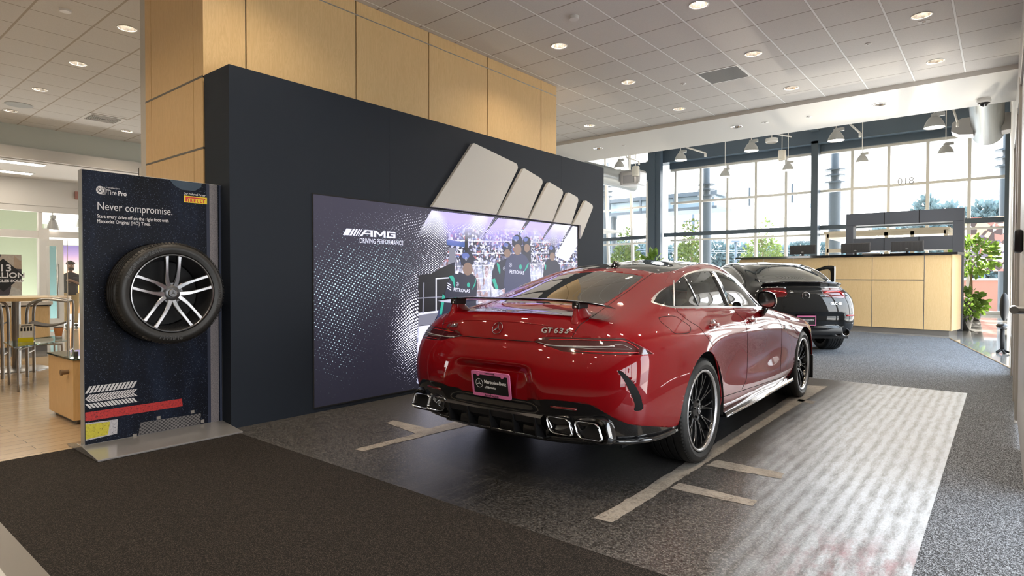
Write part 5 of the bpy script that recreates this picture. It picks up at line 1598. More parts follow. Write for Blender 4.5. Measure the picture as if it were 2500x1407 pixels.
for q in ((1.93, .165), (2.19, .168), (1.76, .058), (2.27, .075)): pflat([(q[0]-.014, q[1]-.012), (q[0]+.014, q[1]-.012), (q[0]+.014, q[1]+.014), (q[0]-.014, q[1]+.014)], mat('print_bolt', (.26, .24, .22), .5), 'bolt_print', 3)

# mounted display wheel
DC = Vector((-4.945, 1.955, 1.163)); DR, Dr, DW = .390, .300, .255
Md = Matrix.Translation(DC) @ Matrix.Rotation(PI/2, 4, 'Y') @ Matrix.Rotation(PI/2, 4, 'Z')   # local x -> +Y ... local z -> +X
dw = thing('mounted_wheel', 'silver five double spoke wheel with black tyre mounted on the display board', 'wheel', (0, 0, 0))
b = B(); tyre_bm(b, DR, Dr, DW, Md); sipes(b, DR, DW, Md, 96); b.out('tyre', mat('show_rubber', (.016, .0145, .013), .42), dw, True, sharp=.6)
b = B()
b.lathe([(Dr+.002, -.006), (Dr-.001, .001), (Dr-.008, .002), (Dr-.013, -.004), (Dr-.016, -.018), (Dr-.022, -.045), (Dr-.040, -.10), (Dr-.045, -DW+.03), (Dr-.01, -DW+.01)], 96, Md)
rimo = b.out('rim', mat('rim_silver', (.20, .195, .20), .24, metal=.9, coat=.4), dw, True, sharp=.6)
M['rim_face'] = mat('machined_face', (.33, .325, .335), .26, metal=1.0)
M['rim_dark'] = mat('rim_dark_grey', (.10, .10, .105), .3, metal=.7)
b = B(); b.lathe([(.0, -.030), (.036, -.030), (.060, -.036), (.075, -.050), (.080, -.080), (.07, -.10)], 48, Md); hub = b.out('hub', M['rim_dark'], rimo, True, sharp=.6)
for k in range(5):
    a = PI/2+2*PI*k/5
    Mk = Md @ Matrix.Rotation(a, 4, 'Z')
    for sg in (-1, 1):
        b = B()
        pts = [(.048, sg*.022, -.036), (.090, sg*.034, -.029), (.135, sg*.041, -.020), (.19, sg*.0435, -.012), (.245, sg*.045, -.007), (.290, sg*.046, -.004)]
        spoke_bm(b, pts, [.038, .036, .029, .025, .025, .031], .034, Mk)
        so = b.out('spoke', M['rim_face'], rimo, True, sharp=.5)
    b = B(); b.prism([(.045, -.022), (.085, -.026), (.078, 0), (.085, .026), (.045, .022)], .020, Mk @ Matrix.Translation((0, 0, -.062))); b.out('spoke_web', M['rim_dark'], rimo)
    # V between neighbouring pairs near the hub
    Mv = Md @ Matrix.Rotation(a+PI/5, 4, 'Z')
    b = B(); b.cyl(Mv @ Vector((.062, 0, -.075)), Mv @ Vector((.062, 0, -.040)), .012, .010, 6); b.out('lug_bolt', M['black_satin'], rimo, True, sharp=.5)
b = B(); b.lathe([(.0, -.021), (.028, -.021), (.033, -.026), (.034, -.04)], 40, Md); cp = b.out('centre_cap', M['rim_dark'], rimo, True, sharp=.6)
b = B(); star(b, .030, Md @ Matrix.Translation((0, 0, -.0205)) @ Matrix.Rotation(-PI/2+PI/2, 4, 'Z'), .003, True, 40, .08); b.out('cap_emblem', M['chrome'], cp)
b = B(); b.lathe([(.02, -DW+.05), (Dr-.05, -DW+.05)], 40, Md); b.out('backing', M['black_matte'], rimo)
# raised sidewall lettering
def arc_text(s, r, a_mid, size, m, z=.0092, flip=False):
    tot = .62*size*len(s)/r
    for i, ch in enumerate(s):
        if ch == ' ': continue
        a = a_mid+(tot/2-(i+.5)*tot/len(s))*(1 if not flip else -1)
        Mr = Md @ Matrix.Rotation(a, 4, 'Z') @ Matrix.Translation((r, 0, z)) @ Matrix.Rotation(-PI/2 if not flip else PI/2, 4, 'Z')
        yield ch, Mr
mm = mat('raised_rubber_text', (.045, .042, .04), .4)
def joined_text(s, r, a_mid, size, name):
    bmj = bmesh.new()
    for ch, Mr in arc_text(s, r, a_mid, size, None):
        t_ = text_obj('tmp', ch, size, mm, None, Mr @ Matrix.Translation((-size*.3, 0, 0)), .0006, .0006)
        bmj.from_mesh(t_.data); bpy.data.objects.remove(t_)
    bm_obj(name, bmj, mm, dw)
joined_text('SCORPION ZERO', .330, PI/2+.75, .040, 'sidewall_lettering')
joined_text('315/40R21', .334, -.15, .030, 'sidewall_lettering')
joined_text('PIRELLI', .333, -PI/2-.1, .040, 'sidewall_lettering')

# ------------------------------------------------------------------ black coupe SUV behind
def pw(v, xs, ys): return float(np.interp(v, xs, ys))
TAB2 = []
for colm in TAB:
    r_ = []
    for (x, y, z) in colm:
        z2 = pw(z, [.20, .26, .48, .62, .76, .875, .965, 1.04, 1.085, 1.21, 1.345, 1.455], [.26, .32, .50, .66, .82, .96, 1.06, 1.17, 1.225, 1.40, 1.53, 1.60])
        if y > 2.0: z2 = max(z2, z2) if z > 1.0 else z2+.03
        y2 = y*.94 if y > 0 else y*.80
        x2 = x*.975*(1+.05*max(0, (z-1.1))/.35)
        r_.append((x2, y2, z2))
    TAB2.append(r_)
q0 = onz(2021, 852)
ga = math.radians(38.0)
suv = thing('black_coupe_suv', 'glossy black coupe SUV with its front door open, parked beyond the red car', 'car', (0, 0, 0), ga)
suv.location = q0-Matrix.Rotation(ga, 3, 'Z') @ Vector((.82, 0, 0)); suv.location.z = 0
G2 = shell(TAB2, 9, 8, 3)
X_, Y_, Z_ = G2[..., 0], G2[..., 1], G2[..., 2]
rr2 = Y_ < -.6
G2[..., 1] += .04*sstep(.44, .50, Z_)*(1-sstep(.66, .72, Z_))*(1-sstep(.55, .68, X_))*rr2
G2[..., 1] += .02*np.exp(-((Z_-1.08)/.03)**2)*rr2*(1-sstep(.6, .8, X_))
c2 = Car(suv, G2)
bm, lay = c2.bm, c2.lay
def pxx(c_, pts, f):
    return [f(h[0]) for h in (c_.px(*p) for p in pts) if h]
rg = pxx(c2, [(1962, 650), (1981, 656), (1998, 666), (2008, 674), (2018, 683.5), (1990, 683.5), (1965, 683.5)], lambda p: (abs(p.x), p.y))
print('suv glass', [(round(a, 2), round(b_, 2)) for a, b_ in rg])
rgp = [(-.02, .10), (.40, .06), (.50, -.05), (.56, -.25), (.60, -.52), (.56, -.60), (-.02, -.63)]
knife(bm, lay, rgp, (1, 0, 0), (0, 1, 0), REARW, lambda c: c.z > 1.2)
tlp = pxx(c2, [(2007, 708), (2014, 704.5), (2035, 704), (2050, 705), (2058, 712), (2064, 726), (2055, 729), (2040, 727), (2018, 725), (2009, 718)], lambda p: ((p.x+p.y)*s2, p.z))
print('suv lamp', [(round(a, 2), round(b_, 2)) for a, b_ in tlp])
knife(bm, lay, tlp, DG, (0, 0, 1), LAMP, lambda c: c.y < -.2 and c.x > .2)
sgp = cl([(-.15, 1.20), (.20, 1.36), (.7, 1.48), (1.2, 1.50), (1.6, 1.42), (2.0, 1.20), (1.95, 1.14), (1.0, 1.15), (.2, 1.17)], 4)
sgo = cl([(-.20, 1.19), (.18, 1.38), (.68, 1.505), (1.2, 1.525), (1.62, 1.445), (2.05, 1.20), (2.0, 1.12), (1.0, 1.13), (.2, 1.15)], 4)
knife(bm, lay, sgo, (0, 1, 0), (0, 0, 1), TRIM, lambda c: c.x > .4)
knife(bm, lay, sgp, (0, 1, 0), (0, 0, 1), GLASS, lambda c: c.x > .4, only=TRIM)
lowp = [(-.9, .44), (.5, .44), (.8, .44), (2.5, .38), (2.5, .1), (-.9, .1)]
knife(bm, lay, lowp, DG, (0, 0, 1), LOW, lambda c: c.y < 2.4)
for cy, r in ((0, .43), (2.774, .42)):
    knife(bm, lay, arc(cy, .375, r), (0, 1, 0), (0, 0, 1), HOLE, lambda c: c.x > 0.6, only=(0, LOW))
bm.verts.index_update()
bs = extract(bm, lay, RED, 'body_shell', M['black_paint'], suv)
bs.modifiers.new('t', 'SOLIDIFY').thickness = .012; bs.modifiers['t'].offset = -1
extract(bm, lay, REARW, 'rear_window', M['car_glass'], suv)
for sd in ('right', 'left'):
    extract(bm, lay, GLASS, 'side_window', M['car_glass'], suv, sd); extract(bm, lay, TRIM, 'window_trim', M['satin'], suv, sd)
    tls = extract(bm, lay, LAMP, 'tail_light', M['lens_red'], suv, sd, label='red tail light')
    sg = 1 if sd == 'right' else -1
    L = c2.line([(2012, 715), (2030, 712), (2048, 713), (2058, 722)], 5, .002)
    if len(L) > 2:
        b = B(); b.tube([Vector((sg*p.x, p.y, p.z)) for p in L], .014, 8); b.out('light_guide', M['lens_bright'], tls, True)
    L = c2.line([(2008, 703.5), (2030, 702.5), (2048, 703.5)], 5, .002)
    if len(L) > 2:
        b = B(); b.tube([Vector((sg*p.x, p.y, p.z)) for p in L], .005, 8); b.out('chrome_strip', M['chrome'], tls, True)
extract(bm, lay, LOW, 'lower_cladding', M['black_satin'], suv)
b = B()
for cy in (0.0, 2.774):
    for sg in (1, -1):
        for i in range(20):
            a0, a1 = -0.2+(PI+.4)*i/20, -0.2+(PI+.4)*(i+1)/20
            q = [(cy+.43*math.cos(a), max(.2, .375+.43*math.sin(a))) for a in (a0, a1)]
            b.quad((sg*.94, *q[0]), (sg*.94, *q[1]), (sg*.5, *q[1]), (sg*.5, *q[0]))
b.box(-.80, .80, -.72, 3.3, .26, .32); b.out('underbody', M['black_matte'], suv, fix=False)
for x, y in ((.945, 0), (-.945, 0), (.945, 2.774), (-.945, 2.774)):
    car_wheel(suv, x, y, .372, .372, .265, .285, 1 if x > 0 else -1, .2, 8)
# spoiler lip
b = B(); rows = []
for i in range(31):
    x = -.66+1.32*i/30; h = c2.hit((abs(x), -2, 1.16-.02*(x/.66)**2), (0, 1, 0))
    y = h[0].y if h else -.7
    z = 1.215-.03*(x/.66)**4
    rows.append([Vector((x, y-.045, z+.012)), Vector((x, y-.05, z)), Vector((x, y+.01, z-.045)), Vector((x, y+.09, z+.005)), Vector((x, y+.05, z+.022))])
V = b.grid(rows, False, True); b.bm.faces.new(V[0]); b.bm.faces.new(V[-1][::-1]); b.out('boot_spoiler', M['black_gloss'], suv, True, sharp=.7)
hc = c2.hit((0.0001, -2, .99), (0, 1, 0))[0]
b = B(); star(b, .065, frame((0, hc.y-.006, .99), (1, 0, 0), (0, 0, 1)), .008, True, 32, .10); b.out('star_emblem', M['chrome'], suv, True, sharp=.4)
def bplane(x, z, off=.004):
    h = c2.hit((abs(x), -2, z), (0, 1, 0), 0)
    c, nn = h; c = Vector((x, c.y, c.z)); nn = Vector((nn.x*(1 if x > 0 else -1), nn.y, nn.z))
    return frame(c+nn*off, Vector((1, 0, 0))-nn*nn.x, nn.cross((Vector((1, 0, 0))-nn*nn.x).normalized()))
text_obj('model_lettering', 'GLC 43', .055, M['chrome'], suv, bplane(.40, .845), .004, .002, 0, 1.1)
text_obj('side_lettering', 'AMG', .050, M['chrome'], suv, bplane(-.62, .85), .004, .002, 0, 1.2)
hp = c2.hit((0.0001, -2, .58), (0, 1, 0))[0]
Mp = frame((0, hp.y-.02, .575), (1, 0, 0), (0, 0, 1))
b = B(); b.box(-.15, .15, -.076, .076, 0, .004, M=Mp); lp = b.out('licence_plate', M['black_satin'], suv)
b = B()
for a in ((-.158, .158, .066, .083), (-.158, .158, -.083, -.066), (-.158, -.144, -.083, .083), (.144, .158, -.083, .083)): b.box(*a, .002, .008, M=Mp)
b.out('plate_frame', M['pink'], lp, label='pink plate frame')
text_obj('plate_text', 'Mercedes-Benz', .033, M['white_ink'], lp, Mp @ Matrix.Translation((-.056, .004, .005)), .0003, .0004, 0, .88)
text_obj('plate_text', 'of Marietta', .022, M['white_ink'], lp, Mp @ Matrix.Translation((-.056, -.028, .005)), .0003, .0002, 0, .95)
b = B(); star(b, .030, Mp @ Matrix.Translation((-.098, .002, .005)), .0005, True, 24, .08); b.out('plate_emblem', M['white_ink'], lp)
for sg in (1, -1):
    for x in (.56, .70):
        b = B(); b.lathe([(.062, -.15), (.066, 0), (.062, .008), (.056, .004), (.054, -.08), (0, -.08)], 28, frame((sg*x, -.86+(.03 if x > .6 else 0), .375), (1, 0, 0), (0, 0, 1))); b.out('exhaust_tip', M['chrome'] if False else M['brushed'], suv, True, sharp=.6)
    h = [c2.hit((x, -2, .66), (0, 1, 0), .002) for x in (.68, .73, .78, .82, .86)]
    b = B(); b.tube([Vector((sg*q[0].x, q[0].y, q[0].z)) for q in h if q], .014, 8); b.out('reflector', M['lens_bright'], suv, True)
    b = B(); rows = []
    for i in range(11):
        y = 1.60+.14*i/10; k = math.sqrt(max(0, 1-(i/10)**2.4))
        rows.append([Vector((sg*1.02+(.12*k+.004)*math.cos(a), y, 1.20+(.085*k+.004)*math.sin(a))) for a in [2*PI*j/20 for j in range(20)]])
    V = b.grid(rows, False, True); b.bm.faces.new(V[0]); b.bm.faces.new(V[-1][::-1]); mo = b.out('door_mirror', M['black_gloss'], suv, True, sharp=.9)
b = B(); b.box(-.62, .62, -.90, -.84, .34, .46, bevel=.03); b.out('diffuser', M['black_satin'], suv, True, sharp=.6)
# open front right door
Hh = Vector((.93, 1.95, 0))
best = None
for th in range(15, 75):
    e = Hh+Vector((math.sin(math.radians(th)), -math.cos(math.radians(th)), 0))*1.08+Vector((0, 0, 1.45))
    w_ = c2.M @ e-C0
    px_ = 1250+FPX*(w_.dot(rt))/(w_.dot(fwd))
    if best is None or abs(px_-2037) < best[0]: best = (abs(px_-2037), th)
th = math.radians(best[1]); print('door angle', best)
du = Vector((math.sin(th), -math.cos(th), 0))
Md_ = frame(Hh, du, (0, 0, 1))
out_ = [(0, .35), (1.05, .35), (1.10, .8), (1.10, 1.10), (1.10, 1.50), (.95, 1.52), (.55, 1.44), (.15, 1.22), (0, 1.05)]
b = B(); b.prism([(0, .35), (1.05, .35), (1.10, .8), (1.10, 1.12), (0, 1.08)], .07, Md_ @ Matrix.Translation((0, 0, -.035))); dr = b.out('front_door', M['black_paint'], suv, bevel=.01)
b = B()
o_ = round_poly([(.02, 1.06), (1.10, 1.10), (1.10, 1.53), (.92, 1.53), (.45, 1.40)], [0, 0, .03, .1, .3]); i_ = round_poly([(.16, 1.11), (1.02, 1.13), (1.02, 1.46), (.90, 1.46), (.50, 1.35)], [0, 0, .06, .06, .2])
n_ = 40
def resamp(P, n_):
    L = [0]; P2 = P+[P[0]]
    for i in range(len(P)): L.append(L[-1]+math.dist(P2[i], P2[i+1]))
    out = []
    for k in range(n_):
        t_ = L[-1]*k/n_; i = max(j for j in range(len(P)) if L[j] <= t_); u = (t_-L[i])/max(1e-9, L[i+1]-L[i])
        out.append((P2[i][0]+(P2[i+1][0]-P2[i][0])*u, P2[i][1]+(P2[i+1][1]-P2[i][1])*u))
    return out
A_, I_ = resamp(o_, n_), resamp(i_, n_)
rows = [[Md_ @ Vector((A_[k][0], A_[k][1], .02)), Md_ @ Vector((A_[k][0], A_[k][1], -.02)), Md_ @ Vector((I_[k][0], I_[k][1], -.02)), Md_ @ Vector((I_[k][0], I_[k][1], .02))] for k in range(n_)]
b.grid(rows, True, True); b.out('window_frame', M['black_gloss'], dr)
b = B(); f = b.bm.faces.new([b.bm.verts.new(Md_ @ Vector((p[0], p[1], 0))) for p in i_]); b.out('door_glass', mat('door_glass_tint', (.25, .27, .2), 0, alpha=.45), dr)

# ------------------------------------------------------------------ glazed back wall
YW = 27.1
mx_ = [-12.05+1.232*k for k in range(11)]
win = B()
def bar_v(b, x, z0=0, z1=6.4, w_=.052, d=.09): b.box(x-w_, x+w_, YW-d, YW+d, z0, z1)
for k, x in enumerate(mx_):
    if k == 5: continue
    bar_v(win, x)
for z in (4.82, 6.37): win.box(-12.3, .14, YW-.08, YW+.08, z-.05, z+.05)
win.box(-12.3, .14, YW-.05, YW+.05, 3.02, 3.10); win.box(-12.3, .14, YW-.05, YW+.05, 0, .12); win.box(-12.3, .14, YW-.05, YW+.05, 1.55, 1.60) if False else None
o = struct('window_1', win, M['mullion'])
b = B(); b.box(-12.6, .14, YW-.14, YW-.05, 3.24, 3.42); s_ = b.out('window_transom', M['steel_blue_l'], o); s_['kind'] = 'structure'
b = B(); b.quad((-12.3, YW, .1), (.14, YW, .1), (.14, YW, 6.4), (-12.3, YW, 6.4)); g = b.out('window_pane', M['window_glass'], o, fix=False); g['kind'] = 'structure'
b = B(); b.box(-12.3, .14, YW-.18, YW+.15, 6.42, 6.70); b.box(-12.9, .14, YW-.55, YW+.15, 6.70, 7.45); b.box(-12.9, .14, YW-.6, YW+.15, 7.45, 7.6)
struct('trim_steel_beam', b, M['steel_blue'])
b = B(); b.box(-6.05, -5.80, YW-.55, YW-.1, 0, 6.8); b.box(.02, .14, YW-.5, YW-.1, 0, 6.8); struct('trim_steel_post', b, M['steel_blue_l'])
b = B(); b.box(-12.95, -12.60, 26.0, 26.35, 0, 7.5); b.box(-12.60, -12.35, 26.05, 26.30, 0, 7.5) ; struct('trim_steel_column', b, M['steel_blue'])
b = B(); b.box(-13.9, -12.95, 26.1, 26.5, 5.9, 6.75); struct('trim_beam_end', b, M['steel_blue'])
# rafters running towards the glass
b = B()
for x0, y0, x1, y1, z in ((-6.6, 20.0, -5.9, 26.6, 6.95), (-13.5, 21.0, -12.7, 26.2, 6.9)):
    b.box(x0, x1, 0, 1, 0, .3) if False else None
for (xa, xb) in ((-6.05, -5.75), (-12.9, -12.6)):
    b.box(xa, xb, 13.2, 26.6, 7.18, 7.58)
struct('trim_rafter', b, M['steel_blue_l'])
# address numerals on the glass, read from outside
pq = ony(2232, 448, YW-.10)
text_obj('window_numerals', '810', .36, M['grey_plastic'], o, Matrix(((-1, 0, 0, pq.x), (0, 0, 1, YW-.10), (0, 1, 0, pq.z), (0, 0, 0, 1))), .002, 0, 0, 1.0)['kind'] = 'structure'

# left glazed bay, raked inwards
def bay_pt(u, z):  # u along the bay from its right end
    base = Vector((-13.35, 28.0, 0)) + Vector((-.980, .200, 0))*u
    return base+Vector((0, -1, 0))*(z*.10)+Vector((.02, 0, 0))*z+Vector((0, 0, z))
b = B()
def bayb(b, u0, u1, z0, z1, t=.05):
    P = [bay_pt(u, z) for u, z in ((u0, z0), (u1, z0), (u1, z1), (u0, z1))]
    q = [p+Vector((0, -t, 0)) for p in P]; r = [p+Vector((0, t, 0)) for p in P]
    V = [b.bm.verts.new(p) for p in q+r]
    for f in ((0, 1, 2, 3), (7, 6, 5, 4), (0, 4, 5, 1), (1, 5, 6, 2), (2, 6, 7, 3), (3, 7, 4, 0)): b.bm.faces.new([V[i] for i in f])
for u in (0.0, 1.55, 3.2, 4.85): bayb(b, u-.07, u+.07, 0, 7.6, .07)
for z in (.1, 1.6, 3.05, 4.85, 6.6): bayb(b, -.1, 5.0, z-.045, z+.045)
b.box(-13.5, -12.9, 26.9, 27.2, 0, 7.0)
w2 = struct('window_2', b, M['white_gloss'])
b = B(); bayb(b, -.1, 5.0, 3.25, 3.42, .12); s_ = b.out('window_transom', M['steel_blue_l'], w2); s_['kind'] = 'structure'
b = B(); b.quad(bay_pt(0, 0), bay_pt(5, 0), bay_pt(5, 7.6), bay_pt(0, 7.6)); s_ = b.out('window_pane', M['window_glass'], w2, fix=False); s_['kind'] = 'structure'
b = B(); b.box(-20.5, -18.3, 28.6, 29.4, 0, 7.7); b.box(-13.5, -12.9, 27.2, 28.1, 0, 7.7); struct('wall_bay', b, M['white_paint'])
b = B(); b.box(-20.5, -12.4, 27.5, 29.4, 7.66, 7.8); struct('ceiling_bay', b, M['soffit'])
flat('floor_bay', [(-19.4, 27.3), (-12.9, 27.3), (-12.9, 28.2), (-19.4, 29.4)], M['polished'])

# ------------------------------------------------------------------ pendant lamps
def pend(px, py, dia_px, label, stem_top=7.6, wide=.44, grp=None, glow=True, flat_=False):
    D = wide*FPX/dia_px
    p = C0+ray(px, py)*D   # centre of lamp mouth
    t = thing('pendant_light', label, 'pendant light', p, group=grp)
    r = wide/2
    b = B()
    b.lathe([(r, 0), (r*1.02, .010), (r*.97, .05), (r*.86, .12), (r*.66, .20), (r*.50, .245), (r*.42, .26), (0.0, .26)], 28)
    b.out('shade', M['lamp_bell'], t, True, sharp=.9)
    b = B(); b.cyl((0, 0, .26), (0, 0, .34), r*.34, r*.30, 16); b.box(-r*.1, r*.95, -.05, .05, .27, .36, bevel=.01); b.out('ballast_box', M['lamp_bell'], t, True, sharp=.6)
    b = B(); b.lathe([(0, .012), (r*.93, .008)], 24); b.out('lens', M['lamp_dim'], t, fix=False)
    top = stem_top-p.z
    b = B(); b.cyl((0, 0, .34), (0, 0, max(.40, top)), .012, n=8); b.out('stem', M['white_gloss'], t)
    return t
hi = [(1662, 392, 29, 'leftmost high pendant over the glazed hall, beside the dark steel column'), (1834, 369, 33, 'high bell pendant second from left in the upper row, right of the dark column'), (2041, 344, 37, 'high bell pendant third in the upper row, left of the dome camera'), (2281, 312, 44, 'largest high bell pendant, nearest the round duct at right'), (1512, 411, 27, 'small bell pendant beyond the wall end, above the left duct')]
lo_ = [(1770, 432, 26, 'low bell pendant on long stem, left of the white cylinder lamp'), (1924, 416, 27, 'low bell pendant on long stem, just right of the white cylinder lamp'), (2105, 397, 29, 'low bell pendant on long stem, third in the lower row'), (2309, 376, 34, 'low bell pendant on long stem, rightmost in the lower row'), (1527, 458, 21, 'low bell pendant in front of the left duct outlet')]
for px, py, dp, lb in hi: pend(px, py, dp, lb, 7.62, grp='bell pendants in the glazed hall')
for px, py, dp, lb in lo_: pend(px, py, dp, lb, 7.62, grp='bell pendants in the glazed hall')
for px, py, lb in ((1909, 391, 'right of the dark steel column'), (1552, 430, 'above the left duct')):
    p = C0+ray(px, py)*22.0
    t = thing('cylinder_light', 'white cylinder pendant lamp %s' % lb, 'pendant light', p)
    b = B(); b.lathe([(.12, 0), (.135, .02), (.135, .32), (.12, .35), (0, .35)], 24); b.out('shade', M['off_white'], t, True, sharp=.6)
    b = B(); b.cyl((0, 0, .35), (0, 0, 7.62-p.z), .012, n=8); b.out('stem', M['white_gloss'], t)
p = C0+ray(1884, 349)*17.0
t = thing('flush_light', 'small white round fixture below a conduit, between two bell pendants', 'ceiling light', p)
b = B(); b.lathe([(.14, 0), (.17, .03), (.16, .12), (0, .12)], 24); b.out('shade', M['white_gloss'], t, True, sharp=.6)
b = B(); b.tube([(.0, 0, .12), (.0, 0, 7.62-p.z)], .015, 8); b.tube([(-.6, -.3, .42), (.45, .3, .16)], .02, 8); b.out('conduit', M['white_gloss'], t, True)
k = 0
for a, c, D in (((1676, 360), (1722, 374), 20), ((2075, 303), (2100, 325), 18), ((2328, 268), (2338, 300), 18), ((1530, 385), (1560, 395), 24)):
    pa, pc_ = C0+ray(*a)*D, C0+ray(*c)*D
    b = B(); b.tube([(0, 0, 0), pc_-pa], .028, 8); b.tube([pc_-pa, pc_-pa+Vector((0, 0, -.12))], .04, 8); b.tube([(0, 0, 0), (0, 0, 7.62-pa.z)], .02, 8)
    o = b.out('sprinkler_pipe', M['white_gloss'], None, True); o.location = pa
    tag(o, 'short white sprinkler pipe ' + ['right of the dark steel column', 'beside the third high pendant', 'left of the big round duct', 'above the left duct'][k], 'pipe', 'sprinkler pipes'); k += 1
# ducts
def duct(name, p0, p1, r, label):
    t = thing('air_duct', label, 'duct', (0, 0, 0))
    p0, p1 = Vector(p0), Vector(p1); d = (p1-p0); L = d.length
    q = frame(p0, d.orthogonal(), d.cross(d.orthogonal()))
    b = B(); nn = int(L/.05); pr = []
    for i in range(nn+1): pr.append((r+(.016 if i % 2 else 0), L*i/nn))
    pr = [(0, 0)]+pr+[(r*.8, L+r*.25), (0, L+r*.35)]
    b.lathe(pr, 36, q); b.out('spiral_tube', M['duct'], t, True)
    b = B()
    for u in (.12, .5, .88):
        c_ = p0.lerp(p1, u); zt_ = 7.62 if c_.y > 13.1 else ZS
        if c_.y > 13.2: b.cyl((c_.x, c_.y, c_.z+r*.9), (c_.x, c_.y, 7.62), .012, n=6)
    b.out('hanger', M['brushed'], t)
    return t, p0, p1
d0 = C0+ray(2406, 205)*16.6; d1 = C0+ray(2412, 326)*19.2
t, p0, p1 = duct('d', d0, d1, .40, 'large round spiral duct coming towards viewer at top right')
for sg in (-1, 1):
    b = B(); q = p1+(p0-p1).normalized()*.6
    rows = []
    for s_, h in ((.30, .30), (.62, .30), (.88, .18), (.90, -.12), (.70, -.26), (.34, -.30)): rows.append((q.x+sg*s_, q.z+h*.9))
    lo = [b.bm.verts.new((x, q.y-.35, z)) for x, z in rows]; hi_ = [b.bm.verts.new((x, q.y+.35, z)) for x, z in rows]
    b.bm.faces.new(lo); b.bm.faces.new(hi_[::-1])
    for i in range(6): b.bm.faces.new((lo[i], lo[(i+1) % 6], hi_[(i+1) % 6], hi_[i]))
    b.out('outlet', M['silver_paint'], t, bevel=.01)
d0 = C0+ray(1400, 410)*25; d1 = C0+ray(1552, 446)*25.5
t, p0, p1 = duct('d', d0, d1, .38, 'round spiral duct in the left of the glazed hall')
b = B(); b.box(p1.x-.25, p1.x+.65, p1.y-1.0, p1.y-.2, p1.z-.25, p1.z+.40, bevel=.12); b.out('outlet', M['silver_paint'], t)
b = B(); b.box(p1.x-.05, p1.x+.45, p1.y-1.02, p1.y-.99, p1.z-.16, p1.z+.16); b.out('grille', M['grey_plastic'], t)
p = onz(2402, 252, ZS-.08)
t = thing('dome_camera', 'white dome security camera under the soffit edge near the big duct', 'camera', p)
b = B(); b.lathe([(0, .08), (.09, .08), (.10, .03), (.085, .0)], 28); b.out('housing', M['white_gloss'], t, True, sharp=.6)
b = B(); b.sphere((0, 0, 0), .062, 20, 12); b.out('dome', M['black_gloss'], t, True)

# ------------------------------------------------------------------ reception counter (turned about 12 degrees)
cr_ = Vector((-.9868, .162, 0)).normalized()      # along the front, to the left
cn = Vector((-cr_.y, cr_.x, 0)); cn = -cn if cn.y > 0 else cn
cp0 = onz(2322, 822); cp0.z = 0
ct = thing('reception_counter', 'tall maple panelled reception counter with black top, behind the black car', 'counter', cp0)
L = 4.95; H_ = 1.83
def cbox(b, u0, u1, w0, w1, z0, z1):
    P = [cr_*u+cn*w_ for u, w_ in ((u0, w0), (u1, w0), (u1, w1), (u0, w1))]
    V = [b.bm.verts.new(p+Vector((0, 0, z))) for z in (z0, z1) for p in P]
    for f in ((3, 2, 1, 0), (4, 5, 6, 7), (0, 1, 5, 4), (1, 2, 6, 5), (2, 3, 7, 6), (3, 0, 4, 7)): b.bm.faces.new([V[i] for i in f])
b = B(); cbox(b, .03, L-.03, -.02, -.80, .12, H_-.02); b.out('carcass', M['panel_edge'], ct)
b = B(); cbox(b, .05, L-.05, -.04, -.76, 0, .12); b.out('plinth', mat('stone_plinth', (.16, .145, .13), .5), ct)
seams = [0.0, .52, 1.58, 2.56, 3.45, 4.25, L]
for i in range(6):
    g_ = .008
    if i == 0: zz = [(.12, H_-.03)]
    else: zz = [(.12, 1.235), (1.25, H_-.03)]
    for z0, z1 in zz:
        b = B(); cbox(b, seams[i]+(g_ if i else 0), seams[i+1]-g_, .0, -.02, z0+.004, z1-.004); b.out('panel', M['maple_light'], ct)
b = B(); cbox(b, 0, .02, -.0, -.80, .12, H_-.03); b.out('end_panel', M['maple_light'], ct)
b = B()
for s_ in seams[1:-1]: cbox(b, s_-.006, s_+.006, -.004, -.03, .12, H_-.03)
cbox(b, .52, L, -.004, -.03, 1.236, 1.249); b.out('seam_strip', M['satin'], ct)
b = B(); cbox(b, -.12, L+.06, .10, -.5, H_-.03, H_+.025); b.out('counter_top', M['black_gloss'], ct)
# monitors on the counter
for i, (px, lb) in enumerate(((1942, 'leftmost'), (2080, 'middle'), (2213, 'rightmost'))):
    q = ony(px, 624, cp0.y+.35)
    u = (q-cp0).dot(cr_)
    c = cp0+cr_*u+cn*(-.25); c.z = H_+.02
    t = thing('computer_monitor', 'black monitor seen from behind on the counter, %s of three' % lb, 'monitor', c, math.atan2(-cr_.y, -cr_.x), 'monitors on the reception counter')
    b = B(); b.box(-.33, .33, -.02, .03, .06, .30, bevel=.006)
    for j in range(26): b.box(-.31+j*.0243, -.298+j*.0243, -.028, -.02, .08, .28)
    b.out('casing', M['grey_plastic'] if False else mat('monitor_back_grey', (.09, .085, .085), .5), t)
    b = B(); b.box(-.30, .30, .03, .034, .08, .28); b.out('display', M['black_gloss'], t)
    b = B(); b.cyl((0, .01, 0), (0, .01, .10), .03, n=12); b.box(-.13, .13, -.08, .10, -.005, .01); b.out('stand', M['black_satin'], t)
    b = B(); b.sphere((0, -.03, .115), 1, 16, 8, (.035, .004, .012)); b.out('maker_badge', M['satin'], t, True)

